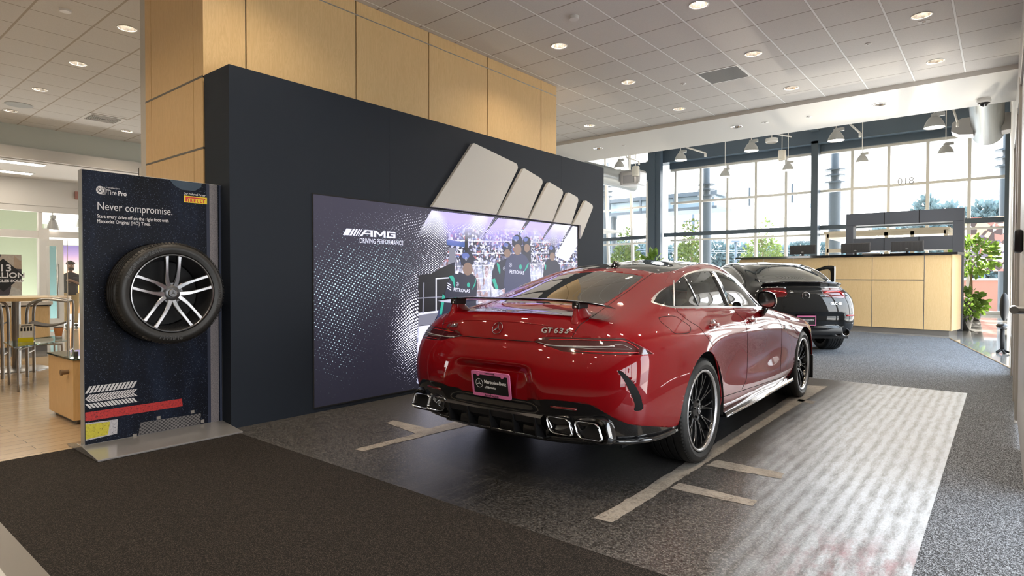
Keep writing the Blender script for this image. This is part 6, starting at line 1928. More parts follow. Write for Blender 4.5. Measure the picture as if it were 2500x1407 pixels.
# dark gateway frame standing behind the counter
FY = 18.4
def fr(px, py): return ony(px, py, FY)
t = thing('gateway_frame', 'dark blue-grey rectangular portal frame standing behind the reception counter', 'frame', (0, 0, 0))
x0, x1 = fr(2068, 560).x, fr(2354, 560).x; zt, zb = fr(2200, 517).z, fr(2200, 612).z
xi0, xi1 = fr(2086, 560).x, fr(2327, 560).x; zi1, zi0 = fr(2200, 547).z, fr(2200, 580).z
mmf = mat('anthracite_panel', (.12, .13, .155), .5)
b = B(); b.box(x0, x1, FY-.15, FY+.25, zi1, zt, bevel=.01); b.out('top_beam', mmf, t)
b = B(); b.box(x0, x1, FY-.15, FY+.25, zb, zi0, bevel=.01); b.out('lower_beam', mmf, t)
b = B(); b.box(xi1, x1, FY-.16, FY+.26, 0, zi1, bevel=.01); b.out('post', mmf, t)
b = B(); b.box(x0, xi0, FY-.16, FY+.26, 0, zi1, bevel=.01); b.out('post', mmf, t)
b = B()
for s_ in (.33, .68):
    x = xi0+(xi1-xi0)*s_
    b.box(x-.008, x+.008, FY-.153, FY-.149, zb, zi0); b.box(x-.008, x+.008, FY-.153, FY-.149, zi1, zt)
b.out('joint', M['black_matte'], t)
# vestibule doors beyond the frame
b = B()
VY = 22.5
vx0, vx1 = -4.6, -1.35
for x in (vx0, -3.9, -2.9, -2.2, vx1): b.box(x-.05, x+.05, VY-.05, VY+.05, 0, 2.75)
for z in (2.2, 2.7): b.box(vx0, vx1, VY-.05, VY+.05, z-.06, z+.06)
for x in (vx0, vx1): 
    b.box(x-.05, x+.05, VY, YW, 2.62, 2.76)
b.box(vx0-.1, vx1+.1, VY-.1, YW, 2.76, 2.84)
vo = struct('door_1', b, mat('cream_frame', (.62, .56, .45), .4))
b = B(); b.box(-3.55, -3.05, VY-.12, VY-.05, 2.03, 2.09); b.box(-2.75, -2.3, VY-.12, VY-.05, 2.03, 2.09); s_ = b.out('door_closer', M['satin'], vo); s_['kind'] = 'structure'

# right hand door leaf and frame, seen edge on
b = B(); b.box(.085, .14, 4.72, 6.9, 0, 3.0) if False else None
mmd = mat('door_white', (.52, .53, .55), .4)
b = B(); b.box(.115, .139, 4.75, 10.4, .02, 3.0); dl = struct('door_2', b, mmd)
b = B()
for y in (6.98, 8.2, 10.35): b.box(.095, .14, y-.04, y+.04, 0, 3.05)
b.box(.10, .14, 4.75, 10.4, 2.98, 3.06); s_ = b.out('door_frame', M['mullion'], dl); s_['kind'] = 'structure'
for nm, (px, py), sz, m_ in (('hinge', (2483, 525), (.010, .045, .09), M['brushed']), ('hinge', (2484, 735), (.010, .045, .09), M['brushed']), ('hinge', (2482, 938), (.010, .05, .09), M['brushed'])):
    q = onx(px, py, .11); b = B(); b.box(q.x-.012, q.x+.002, q.y-sz[1]*3, q.y+sz[1]*3, q.z-sz[2], q.z+sz[2]); s_ = b.out(nm, m_, dl); s_['kind'] = 'structure'
q = onx(2474, 757, .03)
b = B(); b.tube([(.11, q.y, q.z), (.03, q.y, q.z)], .014, 10); b.tube([(.03, q.y, q.z), (.03, q.y+.0, q.z)], .012, 8) if False else None
b.box(.085, .115, q.y-.05, q.y+.05, q.z-.14, q.z+.10, bevel=.006); b.tube([(.032, q.y-.02, q.z), (.032, q.y+.13, q.z)], .013, 10)
s_ = b.out('door_handle', M['brushed'], dl, True, sharp=.6); s_['kind'] = 'structure'
q = onx(2487, 590, .09)
b = B(); b.box(.06, .115, q.y-.12, q.y+.12, q.z-.085, q.z+.085, bevel=.02)
o = b.out('card_reader', M['black_satin'], None, True, sharp=.6); tag(o, 'black rounded card reader box on the white door frame at far right', 'card reader')
# black chair back peeking past the frame
q = onz(2462, 880)
t = thing('office_chair', 'black rounded chair back partly hidden by door frame at far right', 'chair', (.03, 13.2, 0))
b = B(); b.sphere((0, 0, .80), 1, 20, 14, (.065, .24, .24)); b.out('backrest', M['black_matte'], t, True)
b = B(); b.sphere((-.02, .05, .47), 1, 20, 10, (.09, .20, .05)); b.out('seat', M['black_satin'], t, True)
b = B(); b.cyl((-.02, .05, .04), (-.02, .05, .46), .03, n=12)
for k in range(5): a = 2*PI*k/5; b.tube([(-.02, .05, .07), (-.02+.09*math.cos(a), .05+.13*math.sin(a), .018)], .018, 8)
b.out('base', M['black_matte'], t, True)

# ------------------------------------------------------------------ plants
def leaf_cloud(name, c, R, n, size, m, parent=None, seed=1, flatz=1.0, shellf=.55, drop=0.35):
    rnd = random.Random(seed)
    V = []; F = []
    for i in range(n):
        while True:
            p = Vector((rnd.uniform(-1, 1), rnd.uniform(-1, 1), rnd.uniform(-1, 1)))
            if shellf < p.length < 1: break
        q = Vector((p.x*R[0], p.y*R[1], p.z*R[2]))+Vector(c)
        d = (p.normalized()+Vector((rnd.uniform(-.7, .7), rnd.uniform(-.7, .7), rnd.uniform(-.7, .7)-drop))).normalized()
        s = d.cross(Vector((rnd.uniform(-1, 1), rnd.uniform(-1, 1), rnd.uniform(-1, 1)))).normalized()
        L = size*rnd.uniform(.7, 1.3); W_ = L*.26
        nrm = d.cross(s)
        k = len(V)
        V += [q, q+d*L*.35+s*W_+nrm*L*.04, q+d*L*.75+s*W_*.8, q+d*L-nrm*L*.08, q+d*L*.75-s*W_*.8, q+d*L*.35-s*W_+nrm*L*.04]
        F.append((k, k+1, k+2, k+3, k+4, k+5))
    return mesh_obj(name, V, F, m, parent)
def pot(t, r, h):
    b = B(); b.lathe([(0, 0), (r*.62, 0), (r*.72, .02), (r*.98, h*.82), (r*1.04, h), (r*.95, h), (r*.90, h*.9)], 36); o = b.out('pot', M['pot'], t, True, sharp=.8)
    b = B(); b.lathe([(0, h*.9), (r*.9, h*.9)], 30); b.out('soil', M['soil'], t, fix=False)
p = onz(2348, 806); p.z = 0
t = thing('potted_plant', 'bushy low plant in black pot at the counter end', 'plant', p)
pot(t, .24, .40); leaf_cloud('foliage', (0, 0, .68), (.44, .40, .36), 380, .15, M['leaf'], t, 3)
b = B()
for k in range(7): a = k*.9; b.tube([(0, 0, .36), (.08*math.cos(a), .08*math.sin(a), .5), (.22*math.cos(a), .22*math.sin(a), .75)], .008, 6)
b.out('stems', M['bark'], t, True)
p = onz(2397, 773); p = Vector((-.75, 23.2, 0))
t = thing('potted_tree', 'small ball shaped tree in black pot standing by the glass', 'plant', p)
pot(t, .33, .62); leaf_cloud('foliage', (0, 0, 1.95), (.66, .60, .56), 520, .17, M['leaf'], t, 5)
b = B(); b.tube([(0, 0, .5), (.02, 0, .9), (-.01, 0, 1.6)], .03, 8); b.tube([(.04, .02, .5), (-.03, .02, 1.0), (.03, 0, 1.6)], .022, 8); b.out('trunk', M['bark'], t, True)
# plant leaf visible over the red car roof
p = C0+ray(1594, 640)*20.0
t = thing('potted_plant', 'bright green broad leaf plant showing above the red car roof by the window', 'plant', (p.x, p.y, 0))
pot(t, .22, .40)
b = B()
for k in range(9):
    a = k*.75; b.tube([(0, 0, .35), (.10*math.cos(a), .10*math.sin(a), 1.1), (.16*math.cos(a), .16*math.sin(a), p.z-.1)], .012, 6)
b.out('stems', M['bark'], t, True)
leaf_cloud('foliage', (0, 0, p.z-.12), (.22, .22, .34), 60, .28, M['leaf'], t, 11, drop=-.4)

# ------------------------------------------------------------------ outside
b = B(); b.quad((-160, 27.3, -.12), (90, 27.3, -.12), (90, 190, -.12), (-160, 190, -.12)); b.quad((-160, -60, -.13), (-21.8, -60, -.13), (-21.8, 27.3, -.13), (-160, 27.3, -.13)); b.quad((3.4, -60, -.13), (60, -60, -.13), (60, 27.3, -.13), (3.4, 27.3, -.13))
struct('ground_outside', b, M['asphalt'])
def far_tree(px, py_top, D, wpx, label, seed, m=None, grp='distant trees beyond the road'):
    top = C0+ray(px, py_top)*D; base = Vector((top.x, top.y, -.1)); h = top.z; R_ = wpx/FPX*D/2
    rnd = random.Random(seed)
    t = thing('distant_tree', label, 'tree', base, group=grp)
    b = B(); b.cyl((0, 0, 0), (0, 0, h*.6), .25, .12, 8); b.out('trunk', M['bark'], t)
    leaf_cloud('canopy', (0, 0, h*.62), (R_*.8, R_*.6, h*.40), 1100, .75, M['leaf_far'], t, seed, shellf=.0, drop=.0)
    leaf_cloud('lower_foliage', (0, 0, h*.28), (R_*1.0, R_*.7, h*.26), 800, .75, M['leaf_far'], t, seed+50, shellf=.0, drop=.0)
    return t
specs = [(1500, 590, 95, 110), (1560, 596, 95, 100), (1650, 600, 95, 110), (1745, 592, 95, 95), (1800, 598, 95, 90), (1890, 601, 98, 110), (1955, 592, 96, 80), (2010, 598, 96, 100), (2075, 600, 96, 90), (2150, 560, 80, 80), (2235, 540, 75, 90), (2262, 488, 62, 60), (2315, 502, 66, 90), (2365, 515, 66, 80), (2405, 496, 60, 80), (2455, 505, 60, 80), (2345, 560, 64, 120), (2430, 560, 60, 110)]
desc = ['left bay', 'left bay right part', 'behind the dark column', 'right of the round post', 'behind the lamp pole', 'right of the young tree', 'at the window middle post', 'behind the second round post', 'left of the portal frame', 'seen through the portal frame at left', 'seen through the portal frame centre', 'tall thin one above the portal frame', 'above the portal frame right part', 'above the portal frame corner', 'in the last window bay left', 'in the last window bay right', 'low behind the portal post', 'low behind the ball tree']
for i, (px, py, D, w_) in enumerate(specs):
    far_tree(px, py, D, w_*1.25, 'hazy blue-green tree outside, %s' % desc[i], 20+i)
def young_tree(px, py_top, D, wpx, label, seed):
    top = C0+ray(px, py_top)*D; base = Vector((top.x, top.y, -.1)); h = top.z+.1; R_ = wpx/FPX*D/2
    t = thing('young_tree', label, 'tree', base, group='young trees outside the glass')
    b = B(); b.tube([(0, 0, 0), (.03, 0, h*.5), (0, 0, h*.95)], [.07, .05, .01], 8)
    rnd = random.Random(seed)
    for k in range(14):
        a = rnd.uniform(0, 2*PI); z = h*rnd.uniform(.3, .8)
        b.tube([(0, 0, z), (R_*.5*math.cos(a), R_*.5*math.sin(a), z+h*.10), (R_*.8*math.cos(a), R_*.8*math.sin(a), z+h*.2)], [.02, .012, .004], 5)
    b.out('trunk', M['bark'], t, True)
    leaf_cloud('foliage', (0, 0, h*.42), (R_*.95, R_*.95, h*.34), 1700, .22, M['leaf_yellow'], t, seed, shellf=.1, drop=.0)
    leaf_cloud('foliage', (0, 0, h*.80), (R_*.45, R_*.45, h*.20), 150, .2, M['leaf_yellow'], t, seed+1, shellf=.1, drop=.0)
young_tree(1688, 535, 36, 90, 'yellow-green young tree outside, beside the dark steel column', 31)
young_tree(1862, 530, 38, 105, 'yellow-green young tree outside, behind the black car roof', 41)
young_tree(1528, 560, 36, 95, 'pale green young tree outside the left glazed bay', 51)
# steel posts with ring discs carrying the outer canopy
def ring_post(px, y_world, label, top=9.0, ringz=(5.6, 5.9, 6.15)):
    q = ony(px, 600, y_world)
    t = thing('steel_post', label, 'post', (q.x, q.y, -.1), group='ringed steel posts outside')
    b = B(); b.cyl((0, 0, 0), (0, 0, ringz[0]), .25, n=24); b.cyl((0, 0, ringz[0]), (0, 0, top), .17, n=24); b.out('shaft', M['steel_blue_l'], t, True, sharp=.6)
    for z in ringz:
        b = B(); b.cyl((0, 0, z), (0, 0, z+.05), .42, n=28); b.out('ring_disc', M['steel_blue_l'], t, True, sharp=.5)
    b = B(); b.cyl((0, 0, top-.9), (0, 0, top-.6), .18, .75, 4); b.out('capital', M['steel_blue_l'], t)
ring_post(1724, 29.5, 'round grey-blue steel post with ring discs, left of window middle', 8.2, (5.45, 5.75, 6.0))
ring_post(2037, 29.5, 'round grey-blue steel post with ring discs, left of the portal frame', 8.2, (5.55, 5.85, 6.1))
ring_post(2458, 29.5, 'round grey-blue steel post with ring discs at the right window corner', 8.2, (5.6, 5.9, 6.2))
ring_post(1478, 31.5, 'round grey-blue steel post with ring discs outside the left bay', 9.5, (6.2, 6.5, 6.8))
# cantilevered canopy
t = thing('entrance_canopy', 'grey-blue flat canopy with glazed fascia outside, left half of the window', 'canopy', (0, 0, 0))
a0, a1 = ony(1440, 500, 34), ony(1750, 482, 34)
for z0, z1, dz_, nm in ((ony(1700, 478, 34).z, ony(1700, 468, 34).z, 0, 'roof_edge'), (ony(1700, 512, 34).z, ony(1700, 505, 34).z, 0, 'lower_edge')):
    b = B(); b.box(a0.x-3, a1.x, 34, 36.5, z0, z1); b.out(nm, M['steel_blue_l'], t)
b = B(); b.box(a0.x-3, a1.x-.3, 34.4, 36, ony(1700, 505, 34).z, ony(1700, 478, 34).z); b.out('fascia', mat('canopy_fascia', (.22, .30, .36), .3), t)
b = B()
for k in range(9): x = a0.x-3+k*2.2; b.box(x, x+.1, 33.98, 34.1, ony(1700, 512, 34).z, ony(1700, 470, 34).z)
b.out('rib', M['steel_blue_l'], t)
b = B(); b.cyl((a0.x+1, 35.4, -.12), (a0.x+1, 35.4, ony(1700, 500, 34).z), .2, n=16); b.out('support_post', M['steel_blue_l'], t)
# utility poles, wires, light heads
def pole(px, py_top, D, r, label, nm='utility_pole', cat='pole'):
    top = C0+ray(px, py_top)*D
    t = thing(nm, label, cat, (top.x, top.y, -.1)); b = B(); b.cyl((0, 0, 0), (0, 0, top.z+.1), r*1.3, r, 10); b.out('shaft', M['steel_blue_l'], t, True, sharp=.5)
    return t, top
t, top = pole(1693, 521, 70, .16, 'tall wooden utility pole with crossarm above the yellow-green tree')
b = B(); b.box(-1.2, 1.2, -.08, .08, top.z-.9, top.z-.7); b.out('crossarm', M['steel_blue_l'], t)
t, top = pole(1796, 591, 60, .10, 'thin dark parking lot lamp pole behind the glass', 'lamp_pole')
b = B(); b.box(-.4, .4, -.15, .15, top.z+.05, top.z+.2); b.out('lamp_head', M['steel_blue'], t)
t, top = pole(1998, 480, 46, .09, 'parking lot pole with two box lamp heads near window middle', 'lamp_pole')
b = B()
for sx in (-1, 1): b.box(sx*.35, sx*1.15, -.3, .3, top.z-.75, top.z-.42)
b.out('lamp_head', mat('lamp_box', (.35, .42, .48), .5), t)
for k, (y1, y2, D) in enumerate(((583, 581, 66), (586, 584, 67), (607, 606, 62), (612, 610, 62))):
    pa, pc_ = C0+ray(1300, y1)*D, C0+ray(2700, y2)*D
    mid = (pa+pc_)/2-Vector((0, 0, .3))
    b = B(); b.tube(smooth_path([pa, mid, pc_], 10), .035, 5)
    o = b.out('power_line', M['steel_blue'], None, True); tag(o, 'thin dark power line crossing behind the window, %s' % ['topmost', 'second from top', 'third from top', 'lowest'][k], 'power line', 'power lines')
# hedge / road side wall and parked pale vehicles
pa = C0+ray(1770, 646)*55
b = B(); b.box(-5, 6, -2, 2, 0, 1.9, bevel=.5); o = b.out('parked_van', mat('van_pale', (.35, .42, .52), .4), None); o.location = (pa.x, pa.y, -.12); tag(o, 'pale blue-grey vehicle parked outside behind the cars', 'vehicle')
# poster board and planters beyond the right glass
q = ony(2418, 635, 29.0)
t = thing('outdoor_banner', 'colourful printed banner outside behind the ball tree', 'banner', (q.x, q.y, 0))
mm = mat('banner_print', (.5, .4, .3), .6); n = N(mm)
v = n.n('ShaderNodeTexVoronoi'); v.inputs['Scale'].default_value = 5; n.l(n.coord('Object'), v.inputs['Vector'])
n.base(n.ramp(n.xyz(v.outputs['Color'])[0], [(0, (.05, .03, .03)), (.3, (.62, .36, .22)), (.55, (.72, .66, .60)), (.75, (.35, .12, .10)), (.9, (.12, .10, .14))], 'CONSTANT'))
b = B(); b.box(-.95, .95, 0, .05, 1.55, 3.6); b.out('sheet', mm, t)
b = B(); b.cyl((-.98, 0, 0), (-.98, 0, 3.7), .04, n=8); b.cyl((.98, 0, 0), (.98, 0, 3.7), .04, n=8); b.out('pole', M['white_gloss'], t)
q = ony(2430, 730, 32.0)
t = thing('brick_planter', 'low red brick planter outside the right window bay', 'planter', (q.x, q.y, -.1))
b = B(); b.box(-2.0, 2.6, 0, .7, 0, 1.3); b.out('wall', M['brick'], t)
b = B(); b.box(-2.05, 2.65, -.05, .75, 1.3, 1.38); b.out('coping', M['off_white'], t)

# ------------------------------------------------------------------ lounge on the left
XP = -18.0
def lx(px, py, X=XP): return onx(px, py, X)
b = B()
zt_, zb_ = lx(50, 500).z, lx(50, 511).z
def pbox(b, px0, px1, py0, py1, X=XP, t=.08):
    """frame member on the partition plane from picture-measured corners"""
    a = lx(px0, (py0+py1)/2, X); c = lx(px1, (py0+py1)/2, X); m_ = (px0+px1)/2
    z1_, z0_ = lx(m_, py0, X).z, lx(m_, py1, X).z
    b.box(X-t, X+t, a.y, c.y, z0_, z1_)
Yl = -6.0
def hbar(b, z0, z1, y0, y1, X=XP, t=.08): b.box(X-t, X+t, y0, y1, z0, z1)
yA = lx(92, 600).y; yB = lx(118, 600).y
hbar(b, lx(50, 500).z, lx(50, 512).z-.03, Yl, 9)
hbar(b, lx(50, 578).z-.02, lx(50, 562).z, Yl, yB)
hbar(b, 0, .85, Yl, yB)
b.box(XP-.09, XP+.09, yA, yB, 0, lx(100, 558).z); b.box(XP-.06, XP+.06, lx(92, 530).y, lx(102, 530).y, 0, 3.1)
b.box(XP-.07, XP+.07, 6.2, 6.4, 0, 3.0)
hbar(b, lx(150, 566).z, lx(150, 573).z-.08, yB, 9)
o = struct('window_3', b, M['white_paint'])
b = B(); b.quad((XP, Yl, .85), (XP, yA, .85), (XP, yA, 2.9), (XP, Yl, 2.9)); s_ = b.out('window_pane', mat('office_glass', (.10, .13, .10), .02, alpha=.20, spec=.4), o, fix=False); s_['kind'] = 'structure'
b = B(); zz = lx(50, 500).z; b.box(XP-.1, XP+.1, -9, 13, zz, 3.7); struct('wall_partition', b, M['white_paint'])
# office behind the glass
b = B(); b.box(-21.45, -21.35, -9, onx(108, 650, -21.35).y, 0, 3.6); struct('wall_office', b, mat('office_wall', (.30, .34, .24), .7))
# linear lights in the lower ceiling
for (px, py, lb, ln) in ((30, 395, 'longer recessed linear ceiling light at far left', 2.6), (5, 417, 'shorter recessed linear ceiling light at far left edge, behind the longer one', 2.6)):
    q = onz(px, py, 3.62)
    t = thing('linear_light', lb, 'ceiling light', (q.x, q.y, 3.62), group='recessed linear lights')
    b = B(); b.box(-.16, .16, -1.6, .55, -.012, -.001); b.out('frame', M['white_gloss'], t)
    b = B(); b.box(-.13, .13, -1.57, .52, -.016, -.011); b.out('diffuser', M['tube_glow'], t)
# maple desk front under the window
b = B(); yc = onz(122, 856).y
q = onz(122, 856)
t = thing('maple_desk', 'pale maple low counter front below the poster at far left', 'desk', (0, 0, 0))
zd = 1.285-(742-678)/FPX*((q-C0).dot(fwd))
b = B(); b.box(q.x-.6, q.x, -4, q.y, .10, zd-.04); b.out('front_panel', M['maple_light'], t)
b = B(); b.box(q.x-.001, q.x+.003, q.y-.52, q.y-.50, .1, zd-.04); b.out('joint', M['panel_edge'], t)
b = B(); b.box(q.x-.62, q.x+.04, -4.02, q.y+.04, zd-.02, zd+.04); b.out('desk_top', M['white_paint'], t)
b = B(); b.box(q.x-.55, q.x-.03, -4, q.y-.03, 0, .10); b.out('plinth', M['grey_plastic'], t)
b = B(); b.box(q.x-.62, q.x+.02, -4.02, q.y+.02, zd-.045, zd-.02); b.out('edge_shadow_strip', M['black_satin'], t)
# poster
XQ = XP+.12
y0_, y1_ = lx(-40, 670, XQ).y, lx(53, 670, XQ).y; z1_, z0_ = lx(30, 622, XQ).z, lx(30, 722, XQ).z
t = thing('window_poster', 'collage poster reading 13 million vehicles sold on the office window', 'poster', (0, 0, 0))
mm = mat('collage_print', (.3, .3, .3), .5); n = N(mm)
v = n.n('ShaderNodeTexVoronoi'); v.inputs['Scale'].default_value = 4.2; n.l(n.coord('Object', (0, 1, 1)), v.inputs['Vector'])
f = n.noise(n.coord('Object', (0, 1, 1)), 16, 3)
n.base(n.mix(n.math('MULTIPLY', f, .5), n.ramp(n.xyz(v.outputs['Color'])[0], [(0, (.04, .035, .05)), (.2, (.40, .30, .22)), (.35, (.06, .12, .30)), (.5, (.52, .50, .46)), (.66, (.22, .11, .07)), (.82, (.46, .40, .34))], 'CONSTANT'), (.10, .08, .07)))
b = B(); b.box(XQ-.01, XQ, y0_, y1_, z0_, z1_); b.out('sheet', mm, t)
qc = lx(8, 672, XQ); hh = (z1_-z0_)*.40
b = B(); b.bm.faces.new([b.bm.verts.new((XQ+.002, qc.y+dy_, qc.z+dz_)) for dy_, dz_ in ((-hh, 0), (0, -hh), (hh, 0), (0, hh))]); b.out('diamond', M['black_satin'], t)
for s_, dy_, dz_, sz in (('13', .0, .09, .22), ('MILLION', 0, -.06, .17), ('VEHICLES SOLD', 0, -.16, .085)):
    text_obj('poster_lettering', s_, sz, WI, t, frame((XQ+.004, lx(13, 672, XQ).y, qc.z+dz_), (0, 1, 0), (0, 0, 1)), .0003, .004, 0, 1.1, 'CENTER')
# high table
q = onz(41, 903)
t = thing('high_table', 'high bar table with pale wood top and brushed metal post', 'table', q)
Dq = (q-C0).dot(fwd)
zt_ = CAM_H-(726-678)/FPX*Dq
b = B(); b.cyl((0, 0, zt_-.045), (0, 0, zt_), .62, n=48); b.out('table_top', M['maple_light'], t, True, sharp=.5)
b = B(); b.cyl((0, 0, .02), (0, 0, zt_-.045), .052, n=24); b.out('post', M['brushed'], t, True, sharp=.5)
b = B(); b.lathe([(0, .03), (.30, .028), (.36, .008), (.36, 0)], 40); b.out('base', M['brushed'], t, True, sharp=.6)
# curved chrome stools
def stool(q, rz, label):
    t = thing('bar_stool', label, 'stool', q, rz, group='tubular steel bar stools')
    b = B()
    for sg in (-1, 1):
        P = [(-.20, sg*.22, 0), (-.20, sg*.22, .55), (-.19, sg*.22, .88), (-.12, sg*.22, .97), (.0, sg*.22, 1.0), (.20, sg*.22, .97)]
        b.tube(smooth_path(P, 6), .018, 10)
        b.tube(smooth_path([(.20, sg*.22, .97), (.235, sg*.22, .94), (.235, sg*.22, .70)], 5), .016, 8)
        b.tube([(.22, sg*.2, 0), (.235, sg*.22, .70)], .016, 8)
    b.tube([(.20, -.22, .97), (.20, .22, .97)], .016, 8); b.tube([(-.20, -.22, .30), (-.20, .22, .30)], .012, 8)
    b.tube([(.225, -.2, .30), (.225, .2, .30)], .012, 8)
    b.out('frame', M['brushed'], t, True, sharp=.9)
    b = B(); rows = []
    for i in range(9):
        x = -.19+.40*i/8; z = .70-.05*math.sin(PI*i/8)
        rows.append([Vector((x, -.21, z)), Vector((x, .21, z)), Vector((x, .21, z-.02)), Vector((x, -.21, z-.02))])
    V = b.grid(rows, False, True); b.bm.faces.new(V[0]); b.bm.faces.new(V[-1][::-1]); b.out('seat', M['leather'], t, True, sharp=.8)
    return t
q = onz(66, 915); stool(Vector((q.x+.10, q.y+.22, 0)), 1.2, 'tubular steel bar stool right of the high table post')
q = onz(14, 918); stool(Vector((q.x-.0, q.y-.20, 0)), -1.9, 'tubular steel bar stool at the far left edge')
# glass side table
q = onz(57, 940)
t = thing('side_table', 'small rectangular glass side table on thin steel legs', 'table', (0, 0, 0))
g0 = [onz(p[0], p[1], .50) for p in ((8, 838), (34, 851), (163, 834), (140, 822))]
zg = .50
P = [Vector((p.x, p.y, 0)) for p in g0]
b = B(); b.prism([(p.x, p.y) for p in P], .014, Matrix.Translation((0, 0, zg))); b.out('glass_top', M['glass_green'], t)
cx_, cy_ = sum(p.x for p in P)/4, sum(p.y for p in P)/4
b = B()
lg = []
for p in P:
    d = Vector((cx_, cy_, 0))-p; f_ = p+d*.16
    lg.append(f_)
for i, f_ in enumerate(lg):
    d = Vector((cx_, cy_, 0))-f_
    b.tube(smooth_path([(f_.x, f_.y, 0), (f_.x, f_.y, zg-.07), (f_.x+d.x*.06, f_.y+d.y*.06, zg-.035), (f_.x+d.x*.35, f_.y+d.y*.35, zg-.03)], 5), .011, 8)
b.tube([(lg[0].x, lg[0].y, zg-.03), (lg[2].x, lg[2].y, zg-.03)], .010, 8); b.tube([(lg[1].x, lg[1].y, zg-.03), (lg[3].x, lg[3].y, zg-.03)], .010, 8)
for f_ in lg: b.cyl((f_.x+(cx_-f_.x)*.3, f_.y+(cy_-f_.y)*.3, zg-.03), (f_.x+(cx_-f_.x)*.3, f_.y+(cy_-f_.y)*.3, zg-.001), .016, n=12)
b.out('leg_frame', M['brushed'], t, True)
q = onz(64, 834, .516)
t = thing('brochure_holder', 'yellow acrylic holder with printed card leaning on the glass side table', 'brochure holder', (q.x, q.y, .5145), 1.25)
b = B(); b.box(-.075, .075, -.04, .04, 0, .006); b.box(-.075, .075, -.042, -.034, 0, .05); b.out('holder', mat('yellow_acrylic', (.85, .72, .02), .2), t)
Mb = Matrix.Translation((0, .0, .006)) @ Matrix.Rotation(-.18, 4, 'X')
b = B(); b.box(-.068, .068, .0, .004, 0, .205, M=Mb); b.out('card', M['off_white'], t)
b = B()
for i in range(4): b.box(-.055+i*.030, -.036+i*.030, -.002, 0, .12, .165, M=Mb)
b.box(-.05, .05, -.002, 0, .18, .188, M=Mb); b.out('card_print', M['black_satin'], t)
b = B(); b.box(-.035, .060, -.012, -.008, .03, .11, M=Mb); b.out('small_card', WI, t)
q = onz(143, 826, .516)
t = thing('paper_cup', 'orange paper cup standing on the glass side table', 'cup', (q.x, q.y, .5145))
b = B(); b.lathe([(0, 0), (.034, 0), (.036, .04), (.052, .135), (.049, .135), (.034, .05)], 28); b.out('cup_body', M['orange'], t, True, sharp=.6)
b = B(); b.lathe([(.033, -.0), (.036, .001), (.0375, .03), (.036, .031)], 28); b.out('white_foot', WI, t, True)
b = B(); b.cyl((0, 0, .128), (0, 0, .142), .050, n=20); b.out('lid', M['black_satin'], t)
# cabinet with glass display case
c0_ = onz(170, 1035); zc_ = .50
t = thing('display_cabinet', 'maple cabinet with round knob and clear case, half hidden by the tyre board', 'cabinet', (0, 0, 0))
yb_ = c0_.y
b = B(); b.box(-6.95, -6.22, yb_, yb_+.75, .04, .565); b.out('body', M['maple'], t, bevel=.003)
b = B(); b.box(-6.90, -6.27, yb_+.04, yb_+.70, 0, .04); b.out('plinth', M['grey_plastic'], t)
b = B(); b.box(-6.96, -6.21, yb_-.01, yb_+.76, .566, .58); b.out('glass_plate', M['glass_green'], t)
b = B(); b.cyl((-6.34, yb_-.055, .455), (-6.34, yb_+.005, .455), .020, n=20); b.cyl((-6.34, yb_-.06, .455), (-6.34, yb_-.045, .455), .026, n=20); b.out('knob', M['bark'], t, True, sharp=.6)
b = B(); b.quad((-6.34, yb_, .58), (-6.34, yb_+.74, .58), (-6.34, yb_+.74, 1.62), (-6.34, yb_, 1.62)); b.quad((-6.34, yb_, .58), (-6.94, yb_, .58), (-6.94, yb_, 1.62), (-6.34, yb_, 1.62)); b.out('case', M['clear'], t, fix=False)
b = B(); b.tube([(-6.34, yb_, .58), (-6.34, yb_, 1.62)], .003, 6); b.out('case_edge', M['white_gloss'], t)
q = onz(176, 878, .585)
b = B(); b.cyl((0, 0, 0), (0, 0, .045), .018, n=16); o = b.out('small_jar', M['black_satin'], None, True, sharp=.5); o.location = (-6.36, yb_+.06, .5805); tag(o, 'small dark jar on the glass plate of the maple cabinet', 'jar')
# armchairs
def armchair(q, rz, label, dark):
    t = thing('armchair', label, 'armchair', q, rz, group='grey upholstered armchairs')
    m_ = M['leather'] if not dark else M['black_satin']
    b = B(); rows = []
    for i in range(13):
        a = -PI*.62+PI*1.24*i/12
        r0 = .36
        h_ = .78-.16*abs(math.sin(a))**2
        rows.append([Vector((-r0*math.cos(a), r0*math.sin(a), .38)), Vector((-(r0+.03)*math.cos(a), (r0+.03)*math.sin(a), h_)), Vector((-(r0-.06)*math.cos(a), (r0-.06)*math.sin(a), h_)), Vector((-(r0-.09)*math.cos(a), (r0-.09)*math.sin(a), .42))])
    V = b.grid(rows, False, True); b.bm.faces.new(V[0]); b.bm.faces.new(V[-1][::-1]); o = b.out('backrest', m_, t, True, sharp=.9)
    b = B(); b.sphere((0, 0, .42), 1, 24, 12, (.36, .33, .09)); b.out('seat', m_, t, True)
    for sx in (-1, 1):
        for sy in (-1, 1):
            b = B(); b.cyl((sx*.26, sy*.25, 0), (sx*.22, sy*.22, .40), .014, .02, 10); b.out('leg', M['black_satin'], t)
    return t
q = onz(178, 905); 
armchair(Vector((-9.35, 2.95, 0)), 2.4, 'dark grey tub armchair behind the clear display case', False)
armchair(Vector((-13.2, 4.1, 0)), 2.2, 'grey tub armchair farther back near the standing man', False)
q = onz(2, 960); armchair(Vector((q.x-.25, q.y-.35, 0)), .6, 'black tub armchair cut off by the left picture edge', True)
